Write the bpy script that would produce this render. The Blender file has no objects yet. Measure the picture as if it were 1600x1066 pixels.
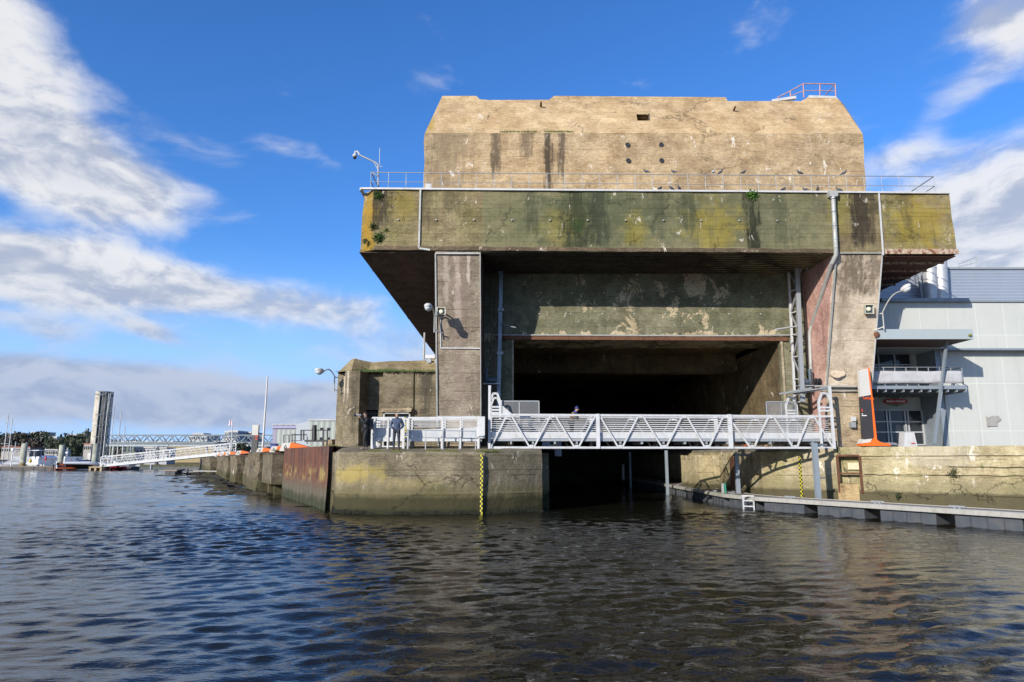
import bpy, bmesh, math, random
import numpy as np
from mathutils import Vector, Matrix, noise as mnoise
R = math.radians
random.seed(7)
scene = bpy.context.scene
COL = scene.collection

# ---------------------------------------------------------------- camera
EYE = 2.44; PITCH = R(9.73); F = 1067.0
cam_d = bpy.data.cameras.new('camera'); cam = bpy.data.objects.new('camera', cam_d); COL.objects.link(cam)
cam.location = (0, 0, EYE); cam.rotation_euler = (R(90) + PITCH, 0, 0)
cam_d.sensor_width = 36.0; cam_d.lens = 36.0 * F / 1600.0
cam_d.clip_start = 0.1; cam_d.clip_end = 6000
scene.camera = cam

def ray(u, v):
    a = (u - 800) / F; b = (533 - v) / F
    return Vector((a, math.cos(PITCH) - b * math.sin(PITCH), math.sin(PITCH) + b * math.cos(PITCH)))
def at(u, v, Y):            # survey helper: the point at depth Y seen at photo pixel (u, v)
    r = ray(u, v); k = Y / r.y
    return Vector((r.x * k, Y, EYE + r.z * k))
def X(u, Y, z=3.0):
    return (u - 800) / F * (Y * math.cos(PITCH) + (z - EYE) * math.sin(PITCH))
def Z(v, Y): return at(800, v, Y).z

# ---------------------------------------------------------------- node helper
class N:
    def __init__(s, tree): s.t = tree; s.n = tree.nodes; s.l = tree.links
    def new(s, ty, **kw):
        o = s.n.new(ty)
        for k, v in kw.items(): setattr(o, k, v)
        return o
    def put(s, sock, val):
        if isinstance(val, bpy.types.NodeSocket): s.l.new(val, sock)
        elif val is not None:
            if sock.type == 'RGBA' and len(val) == 3: val = (*val, 1)
            sock.default_value = val
    def m(s, op, a, b=None, c=None, clamp=False):
        o = s.new('ShaderNodeMath', operation=op, use_clamp=clamp)
        s.put(o.inputs[0], a)
        if b is not None: s.put(o.inputs[1], b)
        if c is not None: s.put(o.inputs[2], c)
        return o.outputs[0]
    def mix(s, f, a, b, mode='MIX'):
        o = s.new('ShaderNodeMix', data_type='RGBA', blend_type=mode)
        s.put(o.inputs[0], f); s.put(o.inputs[6], a); s.put(o.inputs[7], b)
        return o.outputs[2]
    def sc(s, vec, x, y=None, z=None):
        if y is None: y = z = x
        o = s.new('ShaderNodeVectorMath', operation='MULTIPLY'); s.put(o.inputs[0], vec); o.inputs[1].default_value = (x, y, z)
        return o.outputs[0]
    def add(s, vec, w):
        o = s.new('ShaderNodeVectorMath', operation='ADD'); s.put(o.inputs[0], vec)
        if isinstance(w, bpy.types.NodeSocket): s.l.new(w, o.inputs[1])
        else: o.inputs[1].default_value = w
        return o.outputs[0]
    def noise(s, vec, scale=1, detail=4, rough=.55, dist=0, color=False):
        o = s.new('ShaderNodeTexNoise'); s.put(o.inputs['Vector'], vec)
        o.inputs['Scale'].default_value = scale; o.inputs['Detail'].default_value = detail
        o.inputs['Roughness'].default_value = rough; o.inputs['Distortion'].default_value = dist
        return o.outputs[1 if color else 0]
    def vor(s, vec, scale, feature='DISTANCE_TO_EDGE'):
        o = s.new('ShaderNodeTexVoronoi', feature=feature); s.put(o.inputs['Vector'], vec); o.inputs['Scale'].default_value = scale
        return o.outputs['Distance']
    def ss(s, val, lo, hi, a=0., b=1.):      # smoothstep
        o = s.new('ShaderNodeMapRange', interpolation_type='SMOOTHSTEP'); s.put(o.inputs[0], val)
        o.inputs[1].default_value = lo; o.inputs[2].default_value = hi; o.inputs[3].default_value = a; o.inputs[4].default_value = b
        return o.outputs[0]
    def xyz(s, vec):
        o = s.new('ShaderNodeSeparateXYZ'); s.put(o.inputs[0], vec); return o.outputs
    def comb(s, x, y, z):
        o = s.new('ShaderNodeCombineXYZ'); s.put(o.inputs[0], x); s.put(o.inputs[1], y); s.put(o.inputs[2], z); return o.outputs[0]
    def bump(s, h, strength=.4, dist=.05, normal=None):
        o = s.new('ShaderNodeBump'); o.inputs['Strength'].default_value = strength; o.inputs['Distance'].default_value = dist
        s.put(o.inputs['Height'], h)
        if normal is not None: s.put(o.inputs['Normal'], normal)
        return o.outputs[0]

# ---------------------------------------------------------------- sun and sky
SUN_DIR = Vector((-.78, -1.0, .48)).normalized()      # towards the sun
EL = math.asin(SUN_DIR.z); ROT = math.atan2(SUN_DIR.x, SUN_DIR.y) % (2 * math.pi)
sd = bpy.data.lights.new('sun', 'SUN'); sd.energy = 4.2; sd.angle = R(.5); sd.color = (1, .93, .82)
sun = bpy.data.objects.new('sun', sd); COL.objects.link(sun)
sun.rotation_euler = (-SUN_DIR).to_track_quat('-Z', 'Y').to_euler()
w = bpy.data.worlds.new('World'); scene.world = w; w.use_nodes = True
g = N(w.node_tree); w.node_tree.nodes.clear()
sky = g.new('ShaderNodeTexSky', sky_type='NISHITA', sun_disc=False)
sky.sun_elevation = EL; sky.sun_rotation = ROT; sky.air_density = 1.0; sky.dust_density = .6; sky.ozone_density = 2.2
tc = g.new('ShaderNodeTexCoord'); d = tc.outputs['Generated']
dx, dy, dz = g.xyz(d)
az = g.m('ARCTAN2', dx, dy); el = g.m('ARCSINE', dz)
def blob(u, v, ru, rv, rot, wt):
    r = ray(u, v).normalized(); a0 = math.atan2(r.x, r.y); e0 = math.asin(r.z)
    ru /= F * 1.15; rv /= F * 1.1; c, s_ = math.cos(R(rot)), math.sin(R(rot))
    a = g.m('SUBTRACT', az, a0); e = g.m('SUBTRACT', el, e0)
    p = g.m('DIVIDE', g.m('ADD', g.m('MULTIPLY', a, c), g.m('MULTIPLY', e, s_)), ru)
    q = g.m('DIVIDE', g.m('SUBTRACT', g.m('MULTIPLY', e, c), g.m('MULTIPLY', a, s_)), rv)
    rr = g.m('ADD', g.m('MULTIPLY', p, p), g.m('MULTIPLY', q, q))
    return g.m('MULTIPLY', g.m('EXPONENT', g.m('MULTIPLY', g.m('POWER', rr, 1.25), -1.0)), wt)
blobs = [(0, 130, 250, 105, -42, .98), (70, 250, 180, 52, -14, .72), (10, 425, 200, 62, -4, .95), (310, 452, 330, 40, -6, .9), (520, 455, 150, 30, -4, .3),
         (150, 615, 460, 45, -2, .95), (-20, 590, 250, 50, 0, .5), (470, 640, 260, 45, 0, .75), (60, 515, 90, 18, -5, .45), (230, 517, 55, 15, -12, .6),
         (1560, 300, 210, 80, 12, .95), (1620, 400, 230, 90, 0, .95), (1430, 240, 110, 26, 0, .45),
         (1590, 25, 90, 60, -30, .5), (1420, 90, 260, 34, 22, .36), (1150, 70, 70, 120, -25, .34), (1500, 150, 120, 30, 30, .3), (470, 238, 100, 34, -15, .36), (300, 222, 150, 26, -18, .32), (330, 310, 120, 30, -10, .26), (620, 120, 200, 60, 10, .15), (900, 560, 500, 60, 0, .6)]
den = None
for b in blobs:
    x = blob(*b); den = x if den is None else g.m('ADD', den, x)
nv = g.comb(g.m('MULTIPLY', az, 1.0), g.m('MULTIPLY', el, 2.0), 3.3)
wv = g.add(nv, g.sc(g.add(g.noise(nv, 3, 3, .5, 0, True), (-.5, -.5, -.5)), .22))
n1 = g.noise(wv, 5.2, 10, .555)
n2 = g.noise(g.add(wv, (.012, -.03, 0)), 5.2, 8, .58)
dens = g.m('ADD', den, g.m('MULTIPLY', g.m('SUBTRACT', n1, .5), 1.75))
# elsewhere in the sky (behind the camera) an even scatter of cloud
back = g.ss(dy, .15, -.35); dens = g.m('ADD', dens, g.m('MULTIPLY', back, .42))
fac = g.ss(dens, .22, .92)
thick = g.ss(dens, .8, 1.9)
edge = g.ss(g.m('SUBTRACT', n1, n2), -.10, .06)
white = g.mix(edge, (.50, .56, .70), (.97, .97, .98))
ccol = g.mix(g.m('MULTIPLY', thick, .3), white, (.60, .65, .76))
low = g.ss(el, .10, .24)
ccol = g.mix(low, g.mix(.62, ccol, (.34, .45, .70)), ccol)
hsv = g.new('ShaderNodeHueSaturation'); hsv.inputs['Saturation'].default_value = 1.2; hsv.inputs['Value'].default_value = 1.0
g.put(hsv.inputs['Color'], sky.outputs[0])
skyc = g.mix(1.0, hsv.outputs[0], (.66, .97, 1.40), 'MULTIPLY')
skyc = g.mix(g.ss(el, .32, .0), skyc, (2.7, 4.3, 7.0))
SKY = .11
cl = g.mix(1.0, ccol, (.62 / SKY, .62 / SKY, .62 / SKY), 'MULTIPLY')
fin = g.mix(g.m('MULTIPLY', fac, .93), skyc, cl)
bg = g.new('ShaderNodeBackground'); g.put(bg.inputs[0], fin); bg.inputs[1].default_value = SKY
g.l.new(bg.outputs[0], g.new('ShaderNodeOutputWorld').inputs[0])
vs = scene.view_settings; vs.view_transform = 'Standard'; vs.look = 'None'; vs.gamma = 1; vs.exposure = .55
scene.cycles.max_bounces = 8
# ---------------------------------------------------------------- mesh builder
def frame(dirv, up=Vector((0, 0, 1))):
    d = dirv.normalized()
    if abs(d.dot(up)) > .98: up = Vector((0, 1, 0))
    s = d.cross(up).normalized(); return s, s.cross(d).normalized()
class MB:
    def __init__(s): s.v = []; s.f = []; s.sm = []
    def face(s, pts, smooth=False):
        b = len(s.v); s.v += [tuple(p) for p in pts]; s.f.append(tuple(range(b, b + len(pts)))); s.sm.append(smooth); return s
    def raw(s, verts, faces, smooth=False):
        b = len(s.v); s.v += [tuple(p) for p in verts]
        for f in faces: s.f.append(tuple(b + i for i in f)); s.sm.append(smooth)
        return s
    def box(s, x0, x1, y0, y1, z0, z1):
        return s.raw([(x0, y0, z0), (x1, y0, z0), (x1, y1, z0), (x0, y1, z0), (x0, y0, z1), (x1, y0, z1), (x1, y1, z1), (x0, y1, z1)],
                     [(0, 3, 2, 1), (4, 5, 6, 7), (0, 1, 5, 4), (1, 2, 6, 5), (2, 3, 7, 6), (3, 0, 4, 7)])
    def beam(s, p, q, w, h=None, up=Vector((0, 0, 1))):
        p = Vector(p); q = Vector(q); h = w if h is None else h
        a, b = frame(q - p, up); a = a * (w / 2); b = b * (h / 2)
        vs = [p - a - b, p + a - b, p + a + b, p - a + b, q - a - b, q + a - b, q + a + b, q - a + b]
        return s.raw(vs, [(0, 3, 2, 1), (4, 5, 6, 7), (0, 1, 5, 4), (1, 2, 6, 5), (2, 3, 7, 6), (3, 0, 4, 7)])
    def tube(s, pts, r, seg=8, cap=True):
        pts = [Vector(p) for p in pts]; n = len(pts); rs = r if isinstance(r, (list, tuple)) else [r] * n
        vs = []; a = b = None
        for i, p in enumerate(pts):
            d = (pts[min(i + 1, n - 1)] - pts[max(i - 1, 0)])
            if a is None: a, b = frame(d)
            else:
                a = (a - d.normalized() * a.dot(d.normalized())).normalized(); b = a.cross(d.normalized())
            for k in range(seg):
                t = 2 * math.pi * k / seg; vs.append(p + (a * math.cos(t) + b * math.sin(t)) * rs[i])
        fs = [(i * seg + k, i * seg + (k + 1) % seg, (i + 1) * seg + (k + 1) % seg, (i + 1) * seg + k) for i in range(n - 1) for k in range(seg)]
        s.raw(vs, fs, True)
        if cap:
            s.face(vs[:seg][::-1]); s.face(vs[-seg:])
        return s
    def lathe(s, prof, c=(0, 0, 0), seg=16, sx=1, sy=1):       # prof: (r, z)
        vs = []
        for r, z in prof:
            for k in range(seg):
                t = 2 * math.pi * k / seg; vs.append((c[0] + r * sx * math.cos(t), c[1] + r * sy * math.sin(t), c[2] + z))
        n = len(prof)
        fs = [(i * seg + k, i * seg + (k + 1) % seg, (i + 1) * seg + (k + 1) % seg, (i + 1) * seg + k) for i in range(n - 1) for k in range(seg)]
        s.raw(vs, fs, True); s.face(vs[:seg][::-1]); s.face(vs[-seg:]); return s
    def prism(s, pts, ext):                                    # polygon swept by vector
        e = Vector(ext); a = [Vector(p) for p in pts]; n = len(a); b = [p + e for p in a]
        return s.raw(a + b, [tuple(range(n))[::-1], tuple(range(n, 2 * n))] + [(i, (i + 1) % n, n + (i + 1) % n, n + i) for i in range(n)])
    def plan(s, xy, z0, z1): return s.prism([(x, y, z0) for x, y in xy], (0, 0, z1 - z0))
    def ball(s, c, r, sx=1, sy=1, sz=1, seg=12, ring=8):
        return s.lathe([(max(.001, r * math.sin(math.pi * i / ring)), -r * sz * math.cos(math.pi * i / ring)) for i in range(ring + 1)], c, seg, sx, sy)
    def xf(s, m):
        s.v = [tuple(m @ Vector(p)) for p in s.v]; return s
    def join(s, o):
        b = len(s.v); s.v += o.v; s.f += [tuple(b + i for i in f) for f in o.f]; s.sm += o.sm; return s
    def rough(s, cut, amp, freq=.8, keep=None):                # subdivide long faces and weather them
        me = s.mesh('tmp', None); bm = bmesh.new(); bm.from_mesh(me); bpy.data.meshes.remove(me)
        bmesh.ops.remove_doubles(bm, verts=bm.verts, dist=1e-4)
        for _ in range(9):
            es = [e for e in bm.edges if e.calc_length() > cut]
            if not es: break
            bmesh.ops.subdivide_edges(bm, edges=es, cuts=1, use_grid_fill=True)
            if len(bm.verts) > 60000: break
        bmesh.ops.triangulate(bm, faces=[f for f in bm.faces if len(f.verts) > 4])
        for v in bm.verts:
            n = mnoise.noise_vector(v.co * freq) * amp + mnoise.noise_vector(v.co * freq * 3.7) * amp * .5
            v.co += n
        s.v = [tuple(v.co) for v in bm.verts]; bm.verts.index_update()
        s.f = [tuple(v.index for v in f.verts) for f in bm.faces]; s.sm = [False] * len(s.f); bm.free(); return s
    def mesh(s, name, mat):
        me = bpy.data.meshes.new(name); me.from_pydata(s.v, [], s.f)
        me.polygons.foreach_set('use_smooth', s.sm); 
        if mat: me.materials.append(mat)
        bm = bmesh.new(); bm.from_mesh(me); bmesh.ops.recalc_face_normals(bm, faces=bm.faces); bm.to_mesh(me); bm.free()
        me.update(); return me
    def build(s, name, mat, parent=None, local=False, label=None, holes=None):
        me = s.mesh(name, mat); o = bpy.data.objects.new(name, me); COL.objects.link(o)
        if holes: cut(o, holes)
        if parent is not None:
            o.parent = parent
            if not local:
                off = WL[parent.name]
                o.data.transform(Matrix.Translation(-off))
        else:
            vs = [v.co for v in o.data.vertices]
            c = Vector(((min(v.x for v in vs) + max(v.x for v in vs)) / 2, (min(v.y for v in vs) + max(v.y for v in vs)) / 2, min(v.z for v in vs)))
            if not local:
                o.data.transform(Matrix.Translation(-c)); o.location = c
            WL[o.name] = c
        if label: o['label'] = label
        # sub-parts of a child need its world offset: the child sits at its parent's origin
        if parent is not None: WL[o.name] = WL.get(parent.name, Vector((0, 0, 0)))
        return o
WL = {}
def cut(o, holes):
    hm = holes.mesh('cutter', None); ho = bpy.data.objects.new('cutter', hm); COL.objects.link(ho)
    md = o.modifiers.new('b', 'BOOLEAN'); md.object = ho; md.operation = 'DIFFERENCE'; md.solver = 'EXACT'
    dg = bpy.context.evaluated_depsgraph_get(); ev = bpy.data.meshes.new_from_object(o.evaluated_get(dg))
    o.modifiers.clear(); old = o.data; o.data = ev; bpy.data.meshes.remove(old)
    bpy.data.objects.remove(ho); bpy.data.meshes.remove(hm)
def tag(o, label, cat, group=None):
    o['label'] = label; o['category'] = cat
    if group: o['group'] = group
    return o
def thing(name, label, cat, loc, group=None, rz=0.0):
    o = bpy.data.objects.new(name, None); COL.objects.link(o); o.location = loc; o.rotation_euler = (0, 0, rz)
    o.empty_display_size = .3; WL[o.name] = Vector(loc); return tag(o, label, cat, group)
def struct(o): o['kind'] = 'structure'; return o
def dup(root, loc, rz=0.0, label=None, scale=None):
    r = root.copy(); COL.objects.link(r); r.location = loc; r.rotation_euler = (0, 0, rz)
    if scale: r.scale = scale
    if label: r['label'] = label
    for ch in list(root.children):
        c = ch.copy(); COL.objects.link(c); c.parent = r
        for gc in ch.children:
            e = gc.copy(); COL.objects.link(e); e.parent = c
    return r

# ---------------------------------------------------------------- materials
def mat(name):
    m = bpy.data.materials.new(name); m.use_nodes = True; t = m.node_tree; t.nodes.clear()
    n = N(t); b = n.new('ShaderNodeBsdfPrincipled'); o = n.new('ShaderNodeOutputMaterial'); t.links.new(b.outputs[0], o.inputs[0])
    return m, n, b
def concrete(name, base, alt, dark=(.05, .04, .03), blotch=.5, streak=.5, lines=.33, leach=.5, lth=.605, crack=.4, bump=.5, peel=None,
             stains=(), moss=(), tide=None, spot=1.0, panels=(), fine=.2, warm=None):
    m, n, b = mat(name); geo = n.new('ShaderNodeNewGeometry'); P = geo.outputs['Position']; px, py, pz = n.xyz(P)
    W = n.add(P, n.sc(n.add(n.noise(P, .6, 3, .6, 0, True), (-.5,) * 3), .8))
    big = n.noise(P, .28, 5, .65)
    c = n.mix(n.ss(big, .32, .68), base, alt)
    if warm: c = n.mix(n.ss(n.noise(n.add(P, (31, 7, 3)), .45, 5, .6), .48, .7), c, warm)
    if peel:
        col, lo = peel[0], peel[1]
        pn = n.noise(n.sc(P, .9, .9, .8), 1.15, 9, .72, .4)
        for sx, sw, st in peel[2]:
            e = n.m('DIVIDE', n.m('SUBTRACT', px, sx), sw); pn = n.m('ADD', pn, n.m('MULTIPLY', n.m('EXPONENT', n.m('MULTIPLY', n.m('MULTIPLY', e, e), -1)), st))
        if len(peel) > 3:
            z0, zw, st = peel[3]; e = n.m('DIVIDE', n.m('SUBTRACT', pz, z0), zw); pn = n.m('ADD', pn, n.m('MULTIPLY', n.m('EXPONENT', n.m('MULTIPLY', n.m('MULTIPLY', e, e), -1)), st))
        pk = n.ss(pn, lo, lo + .012)
        c = n.mix(pk, c, n.mix(n.noise(P, 3, 4), col, tuple(x * .72 for x in col)))
    # mottling
    mid = n.noise(W, 1.7, 8, .68); c = n.mix(n.m('MULTIPLY', n.ss(mid, .45, .75), blotch), c, n.mix(.45, alt, dark))
    f = n.noise(P, 14, 6, .7); c = n.mix(fine, c, n.mix(n.ss(f, .35, .65), (.0, .0, .0), (1, 1, 1)), 'SOFT_LIGHT')
    f2 = n.noise(n.sc(P, 1, 1, 4), 4, 5, .7); c = n.mix(fine * 1.6, c, n.mix(n.ss(n.noise(W, .95, 6, .65), .36, .64), (.12, .12, .12), (.9, .9, .9)), 'SOFT_LIGHT')
    c = n.mix(fine * 1.3, c, n.mix(n.ss(f2, .38, .62), (.1, .1, .1), (.9, .9, .9)), 'SOFT_LIGHT')
    for i, (x0, x1, pcol, st) in enumerate(panels):
        xj = n.m('ADD', px, n.m('MULTIPLY', n.m('SUBTRACT', n.noise(P, 1.2, 5, .6), .5), .12))
        c = n.mix(n.m('MULTIPLY', n.m('MULTIPLY', n.ss(xj, x0, x0 + .03), n.ss(xj, x1, x1 - .03)), st), c, n.mix(n.noise(W, .9, 5, .6), pcol, tuple(q * 1.35 for q in pcol)))
    # moss and lichen patches: (colour, x centre, x width, z centre, z width, strength)
    for i, (mc, mx, mw, mz, mh, ms) in enumerate(moss):
        e = n.m('DIVIDE', n.m('SUBTRACT', px, mx), mw); h = n.m('DIVIDE', n.m('SUBTRACT', pz, mz), mh)
        gs = n.m('EXPONENT', n.m('MULTIPLY', n.m('ADD', n.m('MULTIPLY', e, e), n.m('MULTIPLY', h, h)), -1))
        nn = n.noise(n.add(P, (i * 9.1, 0, i * 3.3)), 1.6, 8, .72)
        c = n.mix(n.m('MULTIPLY', n.ss(n.m('ADD', n.m('MULTIPLY', gs, .62), n.m('MULTIPLY', n.m('SUBTRACT', nn, .5), 1.3)), .18, .62), ms), c, mc)
    # run-off streaks
    s1 = n.noise(n.sc(P, 1.6, 1.6, .12), 1.3, 7, .7); s2 = n.noise(n.add(n.sc(P, 5, 5, .3), (4, 4, 4)), 1.1, 5, .7)
    c = n.mix(n.m('MULTIPLY', n.m('MULTIPLY', n.ss(s1, .50, .70), n.ss(s2, .35, .65)), streak), c, dark)
    for i, (sx, sw, z0, z1, scol, st) in enumerate(stains):
        xx = n.m('ADD', px, n.m('MULTIPLY', n.m('SUBTRACT', n.noise(n.add(n.sc(P, 1.6, 1.6, .7), (i * 5.7, 0, 0)), 1.5, 8, .75), .5), sw * 4.2))
        e = n.m('DIVIDE', n.m('SUBTRACT', xx, sx), sw); gs = n.m('EXPONENT', n.m('MULTIPLY', n.m('MULTIPLY', e, e), -1))
        zz = n.m('ADD', pz, n.m('MULTIPLY', n.m('SUBTRACT', n.noise(n.add(n.sc(P, 3, 3, .4), (0, i * 7.7, 0)), 1.0, 4), .5), .9 * abs(z1 - z0)))
        zm = n.ss(zz, z0, z0 + .5 * (z1 - z0))
        c = n.mix(n.m('MULTIPLY', n.ss(n.m('MULTIPLY', gs, n.m('MULTIPLY', zm, n.ss(s2, .3, .6, .35, 1.0))), .10, .75), st), c, scol)
    hgt = n.m('MULTIPLY', n.noise(P, 7, 5, .6), .32)
    if lines:
        q = n.m('FRACT', n.m('DIVIDE', n.m('ADD', pz, n.m('MULTIPLY', big, .10)), lines))
        ln = n.ss(q, .0, .07, 1., 0.); q2 = n.noise(n.add(n.sc(P, .5, .5, 3), (1, 2, 3)), 1.5, 3)
        lm = n.m('MULTIPLY', ln, n.ss(q2, .42, .62)); c = n.mix(n.m('MULTIPLY', lm, .28), c, dark); hgt = n.m('SUBTRACT', hgt, n.m('MULTIPLY', lm, .5))
        bd = n.noise(n.comb(n.m('MULTIPLY', px, .15), n.m('MULTIPLY', py, .15), n.m('FLOOR', n.m('DIVIDE', n.m('ADD', pz, n.m('MULTIPLY', big, .10)), lines))), 3.1, 2)
        c = n.mix(.2, c, n.mix(n.ss(bd, .35, .65), (.25, .25, .25), (.75, .75, .75)), 'SOFT_LIGHT')
    if crack:
        W2 = n.add(P, n.sc(n.add(n.noise(P, 1.3, 6, .7, 0, True), (-.5,) * 3), 1.6))
        v = n.vor(n.sc(W2, .7, .7, 1.1), .28); ck = n.m('MULTIPLY', n.ss(v, .0, .007, 1., 0.), n.ss(n.noise(P, .4, 2), .48, .56))
        c = n.mix(n.m('MULTIPLY', ck, crack), c, dark); hgt = n.m('SUBTRACT', hgt, ck)
    if leach:
        lw = n.noise(n.add(n.sc(P, 1.4, 1.4, .75), (17, 5, 9)), 1.5, 9, .74, .5)
        ms = n.noise(n.add(P, (3, 3, 3)), .5, 3)
        lk = n.m('MULTIPLY', n.ss(lw, lth, lth + .03), n.ss(ms, .42, .56)); c = n.mix(n.m('MULTIPLY', lk, leach), c, (.62, .57, .49))
    if spot:
        pt = n.noise(n.add(P, (9, 1, 4)), 5.5, 4, .6); c = n.mix(n.m('MULTIPLY', n.ss(pt, .68, .74), .6 * spot), c, dark)
    if tide:
        for tcol, zt, zw, st in tide:
            zz = n.m('ADD', pz, n.m('MULTIPLY', n.m('SUBTRACT', n.noise(n.sc(P, 1, 1, .5), 1.3, 9, .78), .5), zw * 3.6))
            c = n.mix(n.m('MULTIPLY', n.ss(zz, zt - zw, zt + zw, 1, 0), st), c, tcol)
    n.put(b.inputs['Base Color'], c); b.inputs['Roughness'].default_value = .9; b.inputs['Specular IOR Level'].default_value = .2
    hgt = n.m('ADD', hgt, n.m('MULTIPLY', n.noise(P, 2.2, 4, .6), .9))
    n.put(b.inputs['Normal'], n.bump(hgt, bump, .07)); return m
def paint(name, col, rough=.45, metal=0, dirt=.3, dcol=(.12, .10, .07), scale=2.0, rust=0, bump=.08, spec=.5):
    m, n, b = mat(name); geo = n.new('ShaderNodeNewGeometry'); P = geo.outputs['Position']
    a = n.noise(P, scale, 6, .65); s = n.noise(n.sc(P, 4, 4, .4), scale, 5, .65)
    c = n.mix(n.m('MULTIPLY', n.ss(a, .42, .75), dirt), col, dcol); c = n.mix(n.m('MULTIPLY', n.ss(s, .5, .72), dirt * .7), c, dcol)
    if rust: c = n.mix(n.m('MULTIPLY', n.ss(n.noise(P, scale * 2.2, 7, .7), .60 - .12 * rust, .66 - .08 * rust), min(1, rust)), c, n.mix(n.noise(P, 12, 3), (.22, .07, .02), (.07, .025, .012)))
    n.put(b.inputs['Base Color'], c); n.put(b.inputs['Roughness'], n.ss(a, .3, .7, rough, min(1, rough + .25))); b.inputs['Metallic'].default_value = metal
    b.inputs['Specular IOR Level'].default_value = spec
    n.put(b.inputs['Normal'], n.bump(n.noise(P, 18, 3), bump, .02)); return m
def rib(name, col, period, axis, rough=.4, metal=.3, depth=.03, dirt=.2, joints=None, jcol=(.8, .8, .78)):
    m, n, b = mat(name); geo = n.new('ShaderNodeNewGeometry'); P = geo.outputs['Position']; p = n.xyz(P)
    t = n.m('FRACT', n.m('DIVIDE', p[axis], period)); h = n.ss(n.m('ABSOLUTE', n.m('SUBTRACT', t, .5)), .12, .38)
    a = n.noise(P, .8, 6, .6); c = n.mix(n.m('MULTIPLY', n.ss(a, .4, .75), dirt), col, tuple(x * .6 for x in col))
    s = n.noise(n.sc(P, 3, 3, .15), 1.5, 5, .65); c = n.mix(n.m('MULTIPLY', n.ss(s, .5, .7), dirt * .8), c, tuple(x * .55 for x in col))
    if joints:
        for ax, pr, wd in joints:
            q = n.m('ABSOLUTE', n.m('SUBTRACT', n.m('FRACT', n.m('DIVIDE', p[ax], pr)), .5)); c = n.mix(n.m('MULTIPLY', n.ss(q, .0, wd, 1, 0), .75), c, jcol)
    n.put(b.inputs['Base Color'], c); b.inputs['Roughness'].default_value = rough; b.inputs['Metallic'].default_value = metal
    n.put(b.inputs['Normal'], n.bump(h, .9, depth)); return m
def plain(name, col, rough=.6, metal=0, emit=0, var=.15):
    m, n, b = mat(name); geo = n.new('ShaderNodeNewGeometry'); P = geo.outputs['Position']
    a = n.noise(P, 6, 4, .6); n.put(b.inputs['Base Color'], n.mix(n.m('MULTIPLY', n.ss(a, .35, .7), 1.0), col, tuple(x * (1 - var) for x in col)))
    b.inputs['Roughness'].default_value = rough; b.inputs['Metallic'].default_value = metal; return m

BR = (.05, .038, .028)
xl = lambda u: X(u, 33, 14)
M = {}
M['slab'] = concrete('weathered_ledge_concrete', (.150, .130, .055), (.215, .175, .10), dark=(.03, .028, .018), blotch=.55, streak=.5, lines=.22, leach=.6, bump=.6, panels=[(-1.5, 16.3, (.135, .135, .075), .62), (2.75, 4.9, (.07, .078, .045), .45)],
    warm=(.17, .125, .075),
    moss=[((.075, .085, .045), 4.5, 5.5, 14.5, 2.6, .85), ((.085, .088, .05), 11.5, 5.0, 14.4, 2.5, .75), ((.27, .205, .02), 10.2, 1.9, 13.9, 1.7, .5), ((.23, .18, .03), 2.6, 1.6, 13.9, 1.4, .35), ((.26, .20, .02), 6.2, .8, 13.7, 1.2, .45),
          ((.25, .185, .02), 20.7, 2.0, 14.2, 2.2, .62), ((.28, .17, .02), -7.3, .55, 14.0, 2.8, .9), ((.21, .16, .03), -5.6, 1.2, 15.2, 1.2, .6), ((.17, .15, .03), 16.6, .8, 14.8, 1.5, .6), ((.04, .10, .008), 3.35, .42, 14.1, .55, 1.0)],
    stains=[(-6.7, .55, 13.4, 15.4, (.035, .03, .022), .85), (3.3, .75, 12.3, 13.8, (.03, .036, .018), .85), (4.35, .5, 12.6, 14.2, (.035, .04, .025), .8), (1.0, .35, 13.0, 15.2, (.04, .045, .025), .6), (12.15, .38, 12.2, 13.4, (.022, .024, .014), .95),
            (17.6, .5, 12.4, 14.2, (.03, .024, .018), .9), (18.2, .3, 12.4, 14.6, (.04, .03, .02), .7), (9.0, .5, 13.2, 15.3, (.05, .055, .03), .7), (13.6, .4, 12.6, 15, (.06, .065, .035), .6), (7.4, .35, 13, 15.4, (.055, .06, .035), .6), (20.0, .3, 13.4, 15.6, (.08, .06, .03), .6), (-4.4, .35, 13, 15.4, (.07, .055, .035), .6), (-3.0, .5, 14.2, 15.8, (.06, .05, .035), .5), (15.6, .5, 14, 15.8, (.06, .055, .04), .5)])
M['tower'] = concrete('sunlit_tower_concrete', (.395, .282, .160), (.32, .238, .145), dark=(.07, .05, .035), blotch=.38, streak=.30, lines=.42, leach=.9, lth=.585, crack=.7, bump=.42,
    warm=(.385, .285, .17),
    stains=[(2.0, .28, 15.2, 19.3, (.045, .035, .025), .9), (2.7, .22, 16.6, 19.0, (.06, .045, .035), .8), (-.9, .25, 16.8, 19.2, (.05, .04, .03), .75), (.8, .4, 18.0, 19.6, (.07, .055, .04), .6), (-3.5, 1.2, 14.9, 17.6, (.15, .12, .08), .55)])
M['roof'] = concrete('upper_tower_concrete', (.44, .310, .170), (.37, .270, .155), dark=(.07, .05, .035), blotch=.32, streak=.18, lines=.45, leach=.5, crack=.9, bump=.5, warm=(.46, .33, .18),
    moss=[((.30, .20, .03), -4.6, .45, 20.6, 1.8, .8)])
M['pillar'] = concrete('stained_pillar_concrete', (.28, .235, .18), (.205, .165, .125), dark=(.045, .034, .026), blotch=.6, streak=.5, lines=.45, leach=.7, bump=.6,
    stains=[(-2.75, .16, 7.6, 12.2, (.50, .42, .35), .85), (-3.3, .15, 9.6, 11.6, (.42, .36, .3), .6), (-2.2, .09, 10.4, 12.2, (.50, .44, .37), .7), (-2.7, .35, 4.6, 8.6, (.24, .18, .15), .6)])
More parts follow.
